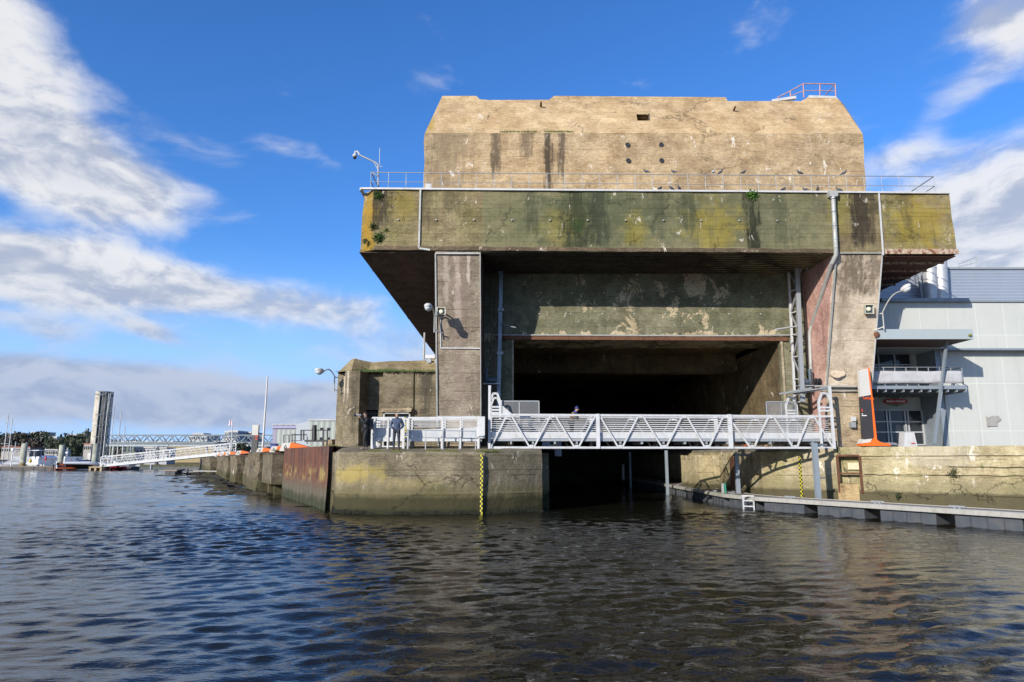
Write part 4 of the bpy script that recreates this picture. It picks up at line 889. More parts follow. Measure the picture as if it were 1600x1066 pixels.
# ---------------------------------------------------------------- floating pontoon on the right
zd = .60
pp = [Vector((11.15, 74, 0)), Vector((10.95, 36.2, 0)), Vector((11.6, 33.2, 0)), Vector((17.3, 23.4, 0)), Vector((21.5, 16.2, 0))]
t = thing('pontoon', 'long floating walkway running from the right into the pen', 'pontoon', (11.5, 34, 0))
def offs(pts, d):
    out = []
    for i, p in enumerate(pts):
        a_ = (pts[min(i + 1, len(pts) - 1)] - pts[max(i - 1, 0)]).normalized(); out.append(p + Vector((-a_.y, a_.x, 0)) * d)
    return out
inn = offs(pp, 1.5)
for i in range(4):
    m = MB(); q = [pp[i], pp[i + 1], inn[i + 1], inn[i]]; m.prism([Vector((v.x, v.y, zd - .06)) for v in q], (0, 0, .05)); m.build('deck', M['deckwood'], t)
    m = MB(); m.beam(pp[i] + Vector((0, 0, zd - .07)), pp[i + 1] + Vector((0, 0, zd - .07)), .09, .17); m.beam(inn[i] + Vector((0, 0, zd - .07)), inn[i + 1] + Vector((0, 0, zd - .07)), .09, .17)
    m.build('edge_trim', M['decktrim'], t)
    m = MB(); e_ = offs(pp, .07); m.beam(e_[i] + Vector((0, 0, zd + .015)), e_[i + 1] + Vector((0, 0, zd + .015)), .10, .03); m.build('rubbing_strip', M['galv'], t)
    L = (pp[i + 1] - pp[i]).length; nf = max(1, round(L / 2.9)); dr = (pp[i + 1] - pp[i]).normalized(); nn = Vector((-dr.y, dr.x, 0))
    for k in range(nf):
        a_ = pp[i] + dr * (k + .12) * L / nf; b2 = pp[i] + dr * (k + .88) * L / nf; m = MB()
        q = [a_ + nn * .12, b2 + nn * .12, b2 + nn * 1.4, a_ + nn * 1.4]; m.prism([Vector((v.x, v.y, -.35)) for v in q], (0, 0, .80))
        for j in range(1, 4): c = a_.lerp(b2, j / 4) + nn * .11; m.beam(c + Vector((0, 0, -.3)), c + Vector((0, 0, .42)), .05, .03)
        m.build('float', M['float'], t)
lad = thing('boarding_ladder', 'white boarding ladder hung on the edge of the pontoon at its bend', 'ladder', tuple(at(1149, 780, 34.0)))
LY = 33.9; m = MB(); p0 = pp[1].lerp(pp[2], .85) + Vector((-.16, -.05, 0)); dd = (pp[2] - pp[1]).normalized(); dd = Vector((.72, -.35, 0)).normalized()
for s in (-.24, .24): c = p0 + dd * s; m.beam(c + Vector((0, 0, -.3)), c + Vector((0, 0, zd + .06)), .06)
for z in (-.1, .16, .42): m.tube([p0 - dd * .24 + Vector((0, 0, z)), p0 + dd * .24 + Vector((0, 0, z))], .03)
m.beam(p0 - dd * .27 + Vector((0, .05, zd + .05)), p0 + dd * .27 + Vector((0, .05, zd + .05)), .12, .05); m.build('frame', M['white'], lad)
cl = None
for k, (i, f_, o_) in enumerate([(0, .55, .1), (0, .72, .1), (0, .86, .1), (0, .95, .1), (1, .2, .1), (2, .13, .5), (2, .50, .5), (2, .78, .3)]):
    c = pp[i].lerp(pp[i + 1], f_) + (inn[i] - pp[i]).normalized() * o_ + Vector((0, 0, zd)); dr = (pp[i + 1] - pp[i]).normalized()
    labs = ['deep inside the pen', 'inside the pen, second nearest its dark end', 'in the shade below the footbridge', 'just before the pontoon bends', 'at the bend beside the white ladder', 'right of the white ladder', 'below the niche in the wall', 'nearest to the right edge of the picture']
    if cl is None:
        cl = thing('mooring_cleat', 'grey metal mooring cleat ' + labs[0], 'cleat', tuple(c), 'mooring cleats on the pontoon', math.atan2(dr.y, dr.x))
        m = MB(); m.beam((-.28, 0, .1), (.28, 0, .1), .07, .05); m.box(-.12, -.06, -.03, .03, 0, .1); m.box(.06, .12, -.03, .03, 0, .1); m.box(-.18, .18, -.06, .06, 0, .015); m.build('cleat', M['galv'], cl, local=True)
    else: dup(cl, tuple(c), math.atan2(dr.y, dr.x), 'grey metal mooring cleat ' + labs[k])
# guide piles
def pile(p, w_, ztop, lab, mt='bluegrey'):
    t = thing('guide_pile', lab, 'pile', (p[0], p[1], 0), 'steel guide piles of the pontoon'); m = MB(); x, y = p
    m.box(x - w_, x + w_, y - w_ * .9, y - w_ * .6, -3, ztop); m.box(x - w_, x + w_, y + w_ * .6, y + w_ * .9, -3, ztop); m.box(x - w_ * .2, x + w_ * .2, y - w_ * .6, y + w_ * .6, -3, ztop - .002); m.build('web', M[mt], t)
    return t
gp1 = (X(1275, 33.2, 2), 33.2); tq = pile(gp1, .115, Z(692, 33.2), 'thick blue-grey steel pile standing right of the depth gauge')
m = MB(); x, y = gp1; m.beam((x, y, Z(693, 33.2) - .06), (x + .8, y + .6, Z(693, 33.2) - .06), .2, .1); m.beam((x, y, 1.5), (x + .55, y + .4, 1.5), .16, .06); m.build('bracket', M['bluegrey'], tq)
pile((X(1151.5, 37.2, 2), 37.2), .10, Z(708, 37.2), 'grey steel pile in front of the rusty fender plate')
pile((X(1041.5, 47, 2), 47), .09, 2.95, 'thin grey pile in the shadow at the middle of the pen mouth'); pile((X(984.5, 60, 2), 60), .09, 2.95, 'farthest thin pile, deep in the dark pen')
m = MB(); m.beam((X(1151.5, 37.2, 2), 37.4, Z(708, 37.2) - .1), (X(1183, 37.4, 2), 38, Z(708, 37.2) - .1), .22, .12); m.build('bracket', M['bluegrey'], [o for o in bpy.data.objects if o.get('label', '') == 'grey steel pile in front of the rusty fender plate'][0])
m = MB(); p = at(1157, 735, 39.8); m.box(p.x - .42, p.x + .42, 39.6, 40.1, .4, 2.45)
m.rough(.25, .05, 1.4); m.box(p.x - .5, p.x - .42, 39.5, 40.1, .3, 2.5); m.box(p.x + .42, p.x + .5, 39.5, 40.1, .3, 2.5)
tag(m.build('fender_plate', M['rust']), 'rusty brown steel fender behind the grey pile at the pen entrance', 'fender')
m = MB(); m.plan([(11.6, 43.0), (12.9, 42.4), (12.9, 46), (11.2, 46)], -3, 2.62); m.rough(.4, .05, .9); tag(m.build('concrete_buttress', M['qwall']), 'pale sunlit concrete buttress with a green foot at the pen entrance', 'buttress')
m = MB(); m.box(12.85, 13.6, 40.2, 43.5, -3, 2.8); m.rough(.4, .06, .9); tag(m.build('concrete_column', M['qblock']), 'weathered concrete column between the pale buttress and the rusty fender', 'column')
for k, (p_, q_, lab) in enumerate(((at(1111, 714, 40), at(1134, 724, 39.5), 'upper slack pale rope at the pen entrance'), (at(1127, 706, 40.2), at(1133, 726, 39.5), 'short pale rope hanging from the quay at the pen entrance'), (at(1113, 737, 40), at(1134, 752, 39.6), 'lower thin green rope at the pen entrance'))):
    m = MB(); m.tube([p_.lerp(q_, s / 8) + Vector((0, 0, -.35 * math.sin(math.pi * s / 8) * (k != 1))) for s in range(9)], .025 if k < 2 else .015, 6); tag(m.build('rope', plain('rope', (.45, .40, .3) if k < 2 else (.12, .2, .1), .8)), lab, 'rope')
m = MB(); p = at(1132, 765, 36.9); m.box(p.x - .05, p.x + .06, 36.8, 37.0, zd, p.z + .32); m.build('mast', M['green']); tag(bpy.data.objects[-1] if False else [o for o in COL.objects if o.name.startswith('mast') and o.parent is None][0], 'small green post on the pontoon before the pen', 'post')
m = MB(); p = at(1128.5, 765, 36.9); m.box(p.x - .05, p.x + .05, 36.75, 36.9, zd, p.z + .32); o = m.build('mast', M['conduit']); tag(o, 'small pale post left of the green post on the pontoon', 'post')
m = MB(); p = at(974, 745, 60); m.tube([(p.x, 60, zd), (p.x, 60, zd + 1.3)], .12); tag(m.build('bollard', M['flash']), 'white post standing on the pontoon deep in the dark pen', 'post')
for k, (u, w_, c, v0, v1, lab) in enumerate(((856, .32, (.32, .36, .4), 686, 702, 'blue-grey cabinet lit inside the pen on the left walkway'), (865, .28, (.5, .36, .2), 686, 703, 'tan cabinet beside the blue-grey one inside the pen'), (872, .2, (.42, .45, .5), 686, 713, 'tall pale cabinet hanging over the water inside the pen'))):
    p = at(u, 695, 40 + k); m = MB(); m.box(p.x - w_, p.x + w_, 40 + k, 40.6 + k, Z(v1, 40 + k), Z(v0 - 6, 40 + k)); m.box(p.x - w_ - .02, p.x + w_ + .02, 39.98 + k, 40.62 + k, Z(v0 - 6, 40 + k), Z(v0 - 7, 40 + k)); o = m.build('cabinet', plain('cab', c)); tag(o, lab, 'cabinet')

# ---------------------------------------------------------------- lamps and cameras
def curve_pts(a_, b2, sag, n=8): return [a_.lerp(b2, i / n) + Vector((0, 0, sag * math.sin(math.pi * i / n))) for i in range(n + 1)]
def street_lamp(lab, base, head, flip=1):
    t = thing('street_lamp', lab, 'street lamp', tuple(base)); m = MB(); m.tube([base + Vector((0, 0, -.9)), base, *curve_pts(base, head, .25)[1:]], .035, 8); m.beam(base + Vector((0, 0, -.05)), base + Vector((-flip * .35, .25, -.1)), .05); m.beam(base + Vector((0, 0, -.75)), base + Vector((-flip * .4, .25, -.9)), .05); m.build('arm', M['conduit'], t)
    d_ = (head - base); d_.z *= .6; d_.normalize(); m = MB(); m.ball((0, 0, 0), .2, 1.5, 1, .75); rot = Vector((1, 0, 0)).rotation_difference(d_).to_matrix().to_4x4(); m.xf(Matrix.Translation(head + d_ * .25) @ rot); m.build('housing', M['flash'], t)
    m = MB(); m.ball((0, 0, -.05), .17, 1.3, 1, .9); m.xf(Matrix.Translation(head + d_ * .27 + Vector((0, 0, -.03))) @ rot); m.build('lens', M['glass2'], t); return t
street_lamp('curved street lamp fixed to the right pillar, above the pale building', at(1379, 488, 34.0), at(1408, 455, 33.2))
street_lamp('round street lamp fixed to the left pillar, pointing left', at(679, 492, 33.6), at(671, 481, 32.4), -1)
street_lamp('small street lamp on the left bunker corner', at(523, 588, 38.6), at(505, 581, 38.0), -1)
def flood(lab, p, rz, tilt, s=.22):
    t = thing('floodlight', lab, 'floodlight', tuple(p)); mt = Matrix.Translation(p) @ Matrix.Rotation(rz, 4, 'Z') @ Matrix.Rotation(tilt, 4, 'X')
    m = MB(); vs = []
    for y, k in ((0, 1), (.42, .6)):
        vs += [(-s * k, y, -s * k), (s * k, y, -s * k), (s * k, y, s * k), (-s * k, y, s * k)]
    m.raw(vs, [(4, 5, 6, 7), (0, 1, 5, 4), (1, 2, 6, 5), (2, 3, 7, 6), (3, 0, 4, 7)]); m.xf(mt); m.build('housing', paint('lamp_housing', (.36, .34, .31), .6), t)
    m = MB(); w_ = .03
    for a_, b2 in (((-s, 0, -s), (s, 0, -s)), ((s, 0, -s), (s, 0, s)), ((s, 0, s), (-s, 0, s)), ((-s, 0, s), (-s, 0, -s))): m.beam(a_, b2, w_)
    m.xf(mt); m.build('rim', plain('cream_rim', (.62, .60, .45)), t)
    m = MB(); m.box(-s, s, .10, .11, -s, s); m.xf(mt); m.build('reflector', M['motor'], t)
    m = MB(); m.lathe([(.11, 0), (.10, .08), (.05, .09)], (0, 0, 0), 14); m.xf(mt @ Matrix.Translation((0, .10, 0)) @ Matrix.Rotation(R(90), 4, 'X')); m.build('lens', plain('cream_lens', (.75, .72, .5), .3), t)
    m = MB(); m.tube([Vector(p) + Vector((0, .2, .1)), Vector(p) + Vector((0, 1.4, .1))], .04); m.build('bracket', M['conduit'], t)
flood('square floodlight on the right pillar beside the street lamp', at(1358.5, 483, 33.7), 0, R(8)); flood('tilted square floodlight on the left pillar beside the round lamp', at(689.5, 486, 33.0), R(15), R(-20), .2)
# CCTV mast
t = thing('camera_mast', 'white dome camera on a bent mast at the left end of the ledge', 'camera', tuple(at(590, 292, 33.5)))
m = MB(); m.tube([at(591, 291, 33.5), at(591, 258, 33.5), at(588, 254.5, 33.5), at(562, 242.5, 33.5)], .045); m.tube([at(591, 266, 33.5), at(584, 253, 33.5)], .025, 6); m.tube([at(591, 276, 33.5), at(581, 270, 33.5)], .03); m.build('mast', M['galv'], t)
m = MB(); m.tube([at(593, 258, 33.5), at(593.4, 232, 33.5)], .014, 6); m.tube([at(591, 260, 33.5), at(597, 260.5, 33.5)], .02, 6); m.build('antenna', M['flash'], t)
m = MB(); p = at(557.5, 240, 33.5); m.tube([at(562, 242, 33.5), p + Vector((.02, 0, .12)), p + Vector((-.08, 0, .1)), p + Vector((-.1, 0, -.05))], .05); m.ball(p + Vector((-.1, 0, -.12)), .12, 1, 1, .8); hd = m.build('camera_head', M['flash'], t)
m = MB(); m.ball(p + Vector((-.1, 0, -.22)), .10, 1, 1, .9); m.build('dome', M['black'], hd)
# wall cameras on left pillar
t = thing('wall_camera', 'grey pair of cameras with a pale sunshade on the left edge of the left pillar', 'camera', tuple(at(675, 560, 34.9)))
m = MB(); m.box(at(665, 557, 34.9).x, at(680, 557, 34.9).x, 34.7, 35.0, Z(561, 34.9), Z(555.5, 34.9)); m.build('sunshade', M['flash'], t)
for u, v in ((671, 565), (683, 566)):
    p = at(u, v, 34.8); m = MB(); m.tube([p + Vector((0, -.25, 0)), p + Vector((0, .2, .02))], .12, 12); m.tube([p + Vector((0, 0, .1)), p + Vector((0, 0, .3))], .03); m.build('camera_body', M['galv'], t)
m = MB(); m.tube([at(662, 562, 39.5), at(663.5, 520, 39.5)], .06); o = m.build('roof_post', M['conduit']); tag(o, 'thin grey post rising from the small bunker roof beside the big pen', 'post')

# ---------------------------------------------------------------- pigeons
def pigeon(lab, p, rz, white=False, first=[None, None]):
    k = int(white)
    if first[k] is None:
        t = thing('pigeon', lab, 'pigeon', tuple(p), 'pigeons on the ledge and railing', rz)
        m = MB(); m.tube([(-.20, 0, .06), (-.13, 0, .09), (-.05, 0, .125), (.04, 0, .15), (.09, 0, .19), (.11, 0, .235), (.125, 0, .26), (.145, 0, .262)], [.012, .035, .062, .066, .05, .030, .032, .012], 10)
        for s in (-1, 1): m.tube([(.0, s * .025, .1), (.005, s * .025, 0)], .006, 5)
        m.build('pigeon_body', plain('pigeon_w' if white else 'pigeon_g', (.6, .6, .6) if white else (.07, .075, .09)), t, local=True)
        m = MB(); m.tube([(.15, 0, .262), (.178, 0, .255)], [.008, .002], 6); m.build('beak', M['black'], t, local=True); first[k] = t; return
    dup(first[k], tuple(p), rz, lab)
rs = random.Random(9)
for k, u in enumerate((1010, 1053, 1115, 1126, 1162, 1250, 1319)):
    p = rtop(u) + Vector((0, 0, .03)); pigeon(('white pigeon perched on the railing' if u == 1115 else ['first', 'second', '', 'third', 'fourth', 'fifth', 'sixth'][k] + ' dark pigeon from the left on the top rail'), p, rs.uniform(0, 6.28), u == 1115)
for k, u in enumerate((1029, 1047, 1059, 1220, 1254, 1273, 1306)):
    p = rbot(u) + Vector((0, -.2, .07)); pigeon(['first', 'second', 'third', 'fourth', 'fifth', 'sixth', 'last'][k] + ' dark pigeon from the left standing on the ledge below the railing', p, rs.uniform(0, 6.28))
# ---------------------------------------------------------------- ledge plants
def tuft(lab, p, r_, n, col, cat='plant', dn=.0, seed=1, name='wall_plant'):
    rs = random.Random(seed); m = MB(); p = Vector(p)
    for i in range(n):
        d_ = Vector((rs.gauss(0, .4), -abs(rs.gauss(0, .25)), rs.gauss(0, .36) - dn * .8)); c = p + d_ * r_; s = r_ * rs.uniform(.07, .2); a_ = Vector((rs.uniform(-1, 1), rs.uniform(-1, 1), rs.uniform(-1, 1))).normalized() * s; b2 = a_.cross(Vector((rs.uniform(-1, 1), rs.uniform(-1, 1), rs.uniform(-1, 1)))).normalized() * s * .6
        m.face([c - a_, c - b2, c + a_, c + b2])
    m.ball(p, r_ * .55, 1, .25, .8, 8, 5)
    o = m.build(name, plain('leaf' + str(seed), col, .6, var=.5)); tag(o, lab, cat, 'plants growing on the walls'); return o
G1 = (.05, .10, .012); G2 = (.075, .085, .018)
for k, (u, v, r_, n, c, lab) in enumerate(((590, 303, .33, 160, G1, 'green tuft hanging at the top left of the ledge'), (583, 352, .3, 120, G2, 'small tuft left on the ledge face at mid height'), (592, 369, .36, 200, G1, 'largest tuft low on the left of the ledge'), (571, 376, .26, 90, G2, 'tuft at the lower left corner of the ledge'), (604, 359, .2, 60, G2, 'tiny tuft right of the largest one on the ledge left'),
    (1175, 302, .36, 200, (.06, .16, .01), 'bright green plant hanging over the ledge above the dark streak'), (1328, 301, .16, 40, G1, 'tiny plant right of the downpipe on the ledge'))):
    tuft(lab, at(u, v, 32.98), r_ * .85, int(n * 2), c, seed=k + 1, dn=.35)
rs = random.Random(2)
for k, (u0, u1, v, Y, lab) in enumerate(((780, 838, 206.5, 34.62, 'thin line of grass along the tower shoulder'), (850, 895, 206.5, 34.62, 'short broken line of grass right of the longer one on the tower shoulder'))):
    m = MB()
    for i in range(160):
        p = at(rs.uniform(u0, u1), v, Y); h_ = rs.uniform(.03, .13); m.face([p, p + Vector((.03, 0, 0)), p + Vector((rs.uniform(-.04, .06), -.03, h_))])
    o = m.build('grass', plain('grass%d' % k, (.10, .13, .02), .7)); o['kind'] = 'stuff'; o['label'] = lab
m = MB()
for i in range(900):
    x = rs.uniform(-9, -4.2) if rs.random() < .5 else rs.gauss(-7.8, .7); y = rs.uniform(38.2, 38.9) + (.2 if x < -7.3 else 0); h_ = rs.uniform(.05, .22); m.face([(x, y, 7.25), (x + .05, y, 7.25), (x + rs.uniform(-.08, .1), y - .04, 7.25 + h_)])
o = m.build('grass', plain('grass_b', (.06, .10, .02), .7)); o['kind'] = 'stuff'; o['label'] = 'green weeds along the roof ledge of the small bunker'
m = MB()
for i in range(1500):
    if rs.random() < .6:
        x = rs.choice([-6.3, -5.2, -3.6, -3.3, -1.4, -1.2, -.8, -6.0, -2.7]) + rs.gauss(0, .12); y = float(np.interp(x, [-8, -6.4, -4.5, -1.2, 0], [31.8, 30.95, 30.82, 31.2, 31.9])) + rs.uniform(0, .12); z0 = 2.72
    else: t_ = rs.uniform(.5, 24); q = qp(t_, rs.uniform(.1, .5)); x, y, z0 = q.x, q.y, 3.02
    h_ = rs.uniform(.02, .12); m.face([(x, y, z0), (x + .03, y, z0), (x + rs.uniform(-.05, .06), y - .02, z0 + h_)])
o = m.build('grass', plain('grass_q', (.12, .14, .03), .7)); o['kind'] = 'stuff'; o['label'] = 'sparse weeds along the quay edge'
for k, (u, v, r_, n, c, lab) in enumerate(((1491, 740, .3, 130, (.10, .10, .04), 'dry brown-green plant hanging from the right quay wall'), (1535, 728, .17, 60, (.12, .22, .02), 'bright green sprout on the ledge of the right quay wall'), (1404, 774, .28, 60, (.04, .05, .015), 'dark weed tuft in a hole low on the right quay wall'))):
    tuft(lab, on_face(u, v, .06), r_, n, c, seed=20 + k)

# ---------------------------------------------------------------- right building
HB = thing('cladded_building', 'pale cladded harbour building with canopy and balcony right of the pen', 'building', (30, 39.3, 2.97))
xr0, xr1 = X(1480, 37.3, 6), 52
zc1, zc2 = Z(546, 37.3), Z(475, 37.3)
m = MB(); m.box(18.62, xr1, 36.9, 42.7, zc1, zc2); up_ = m.build('upper_wall', M['clad'], HB)
m = MB(); m.box(X(1486, 37.4), xr1, 37.45, 70, 2.9, zc1 - .003); m.build('lower_wall', M['clad'], HB)
m = MB(); m.box(18.62, X(1486, 37.4) - .002, 39.3, 42.3, 2.9, zc1 - .004); m.build('recessed_wall', M['gwall'], HB)
m = MB(); m.box(X(1478, 37.4), X(1486, 37.4) - .003, 37.5, 39.3, 2.9, zc1 - .005); m.build('corner_post', M['bluegrey'], HB)
m = MB(); m.box(18.62, xr1, 42.7, 90, 2.9, Z(421, 42.7)); rw = m.build('rear_wall', M['corr'], HB)
m = MB(); m.box(18.62, xr1, 42.6, 42.75, Z(421, 42.7), Z(421, 42.7) + .12); m.build('roof_trim', M['galv'], HB)
m = MB(); m.box(X(1376, 36.8, 11), X(1510, 36.8, 11.8), 36.65, 37.05, zc2, zc2 + .18); m.box(X(1510, 36.8, 11.8) + .002, xr1, 36.8, 37, zc2, zc2 + .10); m.build('parapet_trim', M['bluegrey'], HB)
m = MB(); m.box(xr0, xr1, 36.85, 37.45, zc1 - .1, zc1 - .005); m.build('drip_trim', M['bluegrey'], HB)
# ducts
for (u, du) in ((1454, 0), (1470.5, 0)):
    m = MB(); r0 = .40; pa, pb = at(u + 1, 476, 41.9), at(u - 2, 408, 41.9)
    pts = [pa + Vector((0, 0, -.5)), pa, pa.lerp(pb, .5), pb, pb + Vector((-.05, .1, .5)), pb + Vector((-.15, .7, .9)), pb + Vector((-.2, 1.6, 1.0))]; m.tube(pts, r0, 20)
    for s in (.2, .5, .8): q = pa.lerp(pb, s); m.tube([q, q + Vector((0, 0, .05))], r0 + .015, 20)
    m.build('duct', M['duct'], HB)
m = MB(); m.beam(at(1442, 476, 42.1), at(1434.5, 420, 42.1), .14); m.build('duct_post', M['galv'], HB)
m = MB()
for u, v in ((1498, 411), (1517, 405), (1526, 400)): m.tube([at(u, 420, 46.3), at(u, v, 46.3)], .03, 6)
m.tube([at(1498, 413, 46.3), at(1526, 401, 46.3)], .025, 6); m.tube([at(1498, 417, 46.3), at(1526, 410, 46.3)], .02, 6); m.build('roof_rail', M['galv'], HB)
# canopy
cy = 34.2; zc0, zct = Z(530, cy), Z(514.5, cy)
x0, x1 = X(1369, cy, 9), X(1519.5, cy, 9)
m = MB(); m.box(x0, x1, cy, cy + .08, zc0, zct); m.box(x1 - .08, x1, cy + .08, 39.2, zc0, zct); cn = m.build('canopy', M['canopy'], HB)
m = MB(); m.box(x0, x1 - .09, cy + .09, 39.28, zc0 + .02, zc0 + .12); m.build('canopy_soffit', M['brownsof'], cn)
m = MB(); p = at(1370, 523, cy - .04); m.ball(p, .16, 1, .4, 1); m.build('rust_plate', M['rust'], cn); m = MB(); p = at(1516, 524, cy - .05); m.ball(p, .09, 1, .8, .8); m.build('green_lamp', plain('olive_lamp', (.15, .16, .02)), cn)
# balcony
by = 35.7; zb0, zb1 = Z(608, by), Z(603.5, by); xb1 = X(1509, by, 6.4); xb0 = 18.7
m = MB(); m.box(xb0, xb1, by, 39.3, zb0, zb1 + .02); bal = m.build('balcony', M['bluegrey'], HB)
m = MB()
for i in range(12): m.beam((xb0 + i * (xb1 - xb0) / 11, by + .05, zb0 - .08), (xb0 + i * (xb1 - xb0) / 11, 39.2, zb0 - .08), .06, .14)
m.build('balcony_joist', M['bluegrey'], bal)
m = MB(); zr = Z(574, by)
m.tube([(xb0, by + .05, zr), (xb1 - .1, by + .05, zr), (xb1 - .1, 39.2, zr)], .03); m.tube([(xb0, by + .05, zr - .25), (xb1 - .1, by + .05, zr - .25), (xb1 - .1, 39.2, zr - .25)], .02)
for i in range(9): x = xb0 + .3 + i * (xb1 - xb0 - .4) / 8; m.beam((x, by + .05, zb1), (x, by + .05, zr), .04); 
m.build('balcony_railing', M['galv'], bal)
m = MB(); n = 40; za, zb2 = Z(599, by), Z(580, by); vs = []
for j in range(5):
    for i in range(n + 1): x = xb0 + (xb1 - xb0 - .15) * i / n; vs.append((x, by - .04 + .03 * mnoise.noise((x * 1.5, j * .9, 2)), za + (zb2 - za) * j / 4 + .03 * mnoise.noise((x * .8, j, 0))))
m.raw(vs, [(j * (n + 1) + i, j * (n + 1) + i + 1, (j + 1) * (n + 1) + i + 1, (j + 1) * (n + 1) + i) for j in range(4) for i in range(n)], True)
o = m.build('tarpaulin', M['tarp']); sm = o.modifiers.new('s', 'SOLIDIFY'); sm.thickness = .01; tag(o, 'creased grey tarpaulin tied along the balcony railing', 'tarpaulin')
# raking post
m = MB(); m.beam(at(1459.5, 694, 35.5), at(1470, 612, 35.6), .13); m.beam(at(1474, 576, 35.3), at(1479.5, 531, 34.9), .11); m.beam(at(1470, 612, 35.6), at(1474, 576, 35.3), .11); m.build('raking_post', M['bluegrey'], HB)
# window and door
def glazed(name, u0, u1, v0, v1, cols, rows, Y, depth=.1, door=None):
    x0, x1, z0, z1 = X(u0, Y, 5), X(u1, Y, 5), Z(v1, Y), Z(v0, Y); f = MB()
    xs = [x0 + (x1 - x0) * c for c in cols]; zs = [z0 + (z1 - z0) * c for c in rows]
    for x in xs: f.beam((x, Y - .05, z0), (x, Y - .05, z1), .09, .10, Vector((0, 1, 0)))
    for z in zs: f.beam((x0, Y - .06, z), (x1, Y - .06, z), .10, .075)
    fo = f.build(name, M['alu'], HB)
    for i in range(len(xs) - 1):
        for j in range(len(zs) - 1):
            g_ = MB(); g_.box(xs[i] + .03, xs[i + 1] - .03, Y - .03, Y - .02, zs[j] + .03, zs[j + 1] - .03); g_.build('pane', M['glass'], fo)
    return fo
glazed('window', 1355, 1430, 553, 578, (0, .32, .66, 1), (0, .3, 1), 39.28)
dr = glazed('door', 1360, 1439, 641, 695, (0, .30, .36, .66, .72, 1), (0, .36, .66, 1), 39.28)
m = MB(); p = at(1411.5, 669, 39.2); m.tube([p + Vector((0, -.1, -.15)), p + Vector((0, -.1, .15))], .025); m.build('handle', M['galv'], dr)
# sign on the wall: oval red plate, green crown and swoosh, white lettering
sc_ = at(1399, 627.5, 39.2); sg = thing('shop_sign', 'red oval wall sign with white lettering, green crown above and green swoosh below', 'sign', tuple(sc_))
def oval(cx, cz, w_, h_, y, n=32, p=2.8): return [(cx + w_ * math.copysign(abs(math.cos(t)) ** (2 / p), math.cos(t)), y, cz + h_ * math.copysign(abs(math.sin(t)) ** (2 / p), math.sin(t))) for t in [2 * math.pi * i / n for i in range(n)]]
cx, cy_, cz = sc_; W_, H_ = .74, .14
m = MB(); m.prism(oval(cx - .38, cz, .38, H_, 39.2), (0, -.03, 0)); m.prism(oval(cx + .38, cz, .38, H_, 39.199), (0, -.03, 0)); m.prism(oval(cx, cz - .01, .35, H_ + .035, 39.198), (0, -.034, 0)); m.build('plate', plain('red_plate', (.42, .02, .03), .4), sg)
m = MB(); GR = plain('sign_green', (.01, .22, .06), .4)
m.prism([(cx - .28, 39.2, cz + .21), (cx - .24, 39.2, cz + .28), (cx - .16, 39.2, cz + .25), (cx - .08, 39.2, cz + .32), (cx, 39.2, cz + .37), (cx + .08, 39.2, cz + .32), (cx + .16, 39.2, cz + .25), (cx + .24, 39.2, cz + .28), (cx + .28, 39.2, cz + .21), (cx + .1, 39.2, cz + .22), (cx, 39.2, cz + .20), (cx - .1, 39.2, cz + .22)], (0, -.04, 0)); m.build('crown', GR, sg)
m = MB(); m.prism([(cx - .60, 39.2, cz - .16), (cx - .25, 39.2, cz - .19), (cx, 39.2, cz - .22), (cx + .25, 39.2, cz - .19), (cx + .60, 39.2, cz - .16), (cx + .3, 39.2, cz - .25), (cx + .12, 39.2, cz - .27), (cx, 39.2, cz - .33), (cx - .12, 39.2, cz - .27), (cx - .3, 39.2, cz - .25)], (0, -.04, 0)); m.build('swoosh', GR, sg)
def text(name, s, size, loc, mt, parent, sx=1, rot=(R(90), 0, 0), bold=.004, align='CENTER', rz=0):
    cu = bpy.data.curves.new(name, 'FONT'); cu.body = s; cu.size = size; cu.extrude = .004; cu.offset = bold; cu.align_x = align; cu.align_y = 'CENTER'
    o = bpy.data.objects.new(name, cu); COL.objects.link(o); dg = bpy.context.evaluated_depsgraph_get(); me = bpy.data.meshes.new_from_object(o.evaluated_get(dg)); bpy.data.objects.remove(o)
    me.transform(Matrix.Translation(Vector(loc) - (WL[parent.name] if parent else Vector((0, 0, 0)))) @ Matrix.Rotation(rz, 4, 'Y') @ Matrix.Rotation(rot[0], 4, 'X') @ Matrix.Diagonal((sx, 1, 1, 1)))
    me.materials.append(mt); o = bpy.data.objects.new(name, me); COL.objects.link(o); o.parent = parent; WL[o.name] = WL[parent.name]; return o
WT = plain('white_letters', (.8, .78, .76), .4)
text('lettering', 'PRINCE de BRETAGNE', .17, (cx, 39.155, cz), WT, sg, .72, bold=.007)
sg.scale = (.91,) * 3
# torn sheet on the wall
m = MB(); T = lambda u, v: at(u, v, 37.38)
m.prism([T(1541, 650), T(1544, 653), T(1551, 650), T(1560, 650), T(1565, 655), T(1559, 660), T(1559, 666), T(1549, 666), T(1543, 667)], (0, .03, 0)); tag(m.build('torn_sheet', paint('torn_sheet_grey', (.30, .29, .28), .6, 0, .5)), 'torn grey sheet stuck on the pale cladded wall at the right', 'sheet')
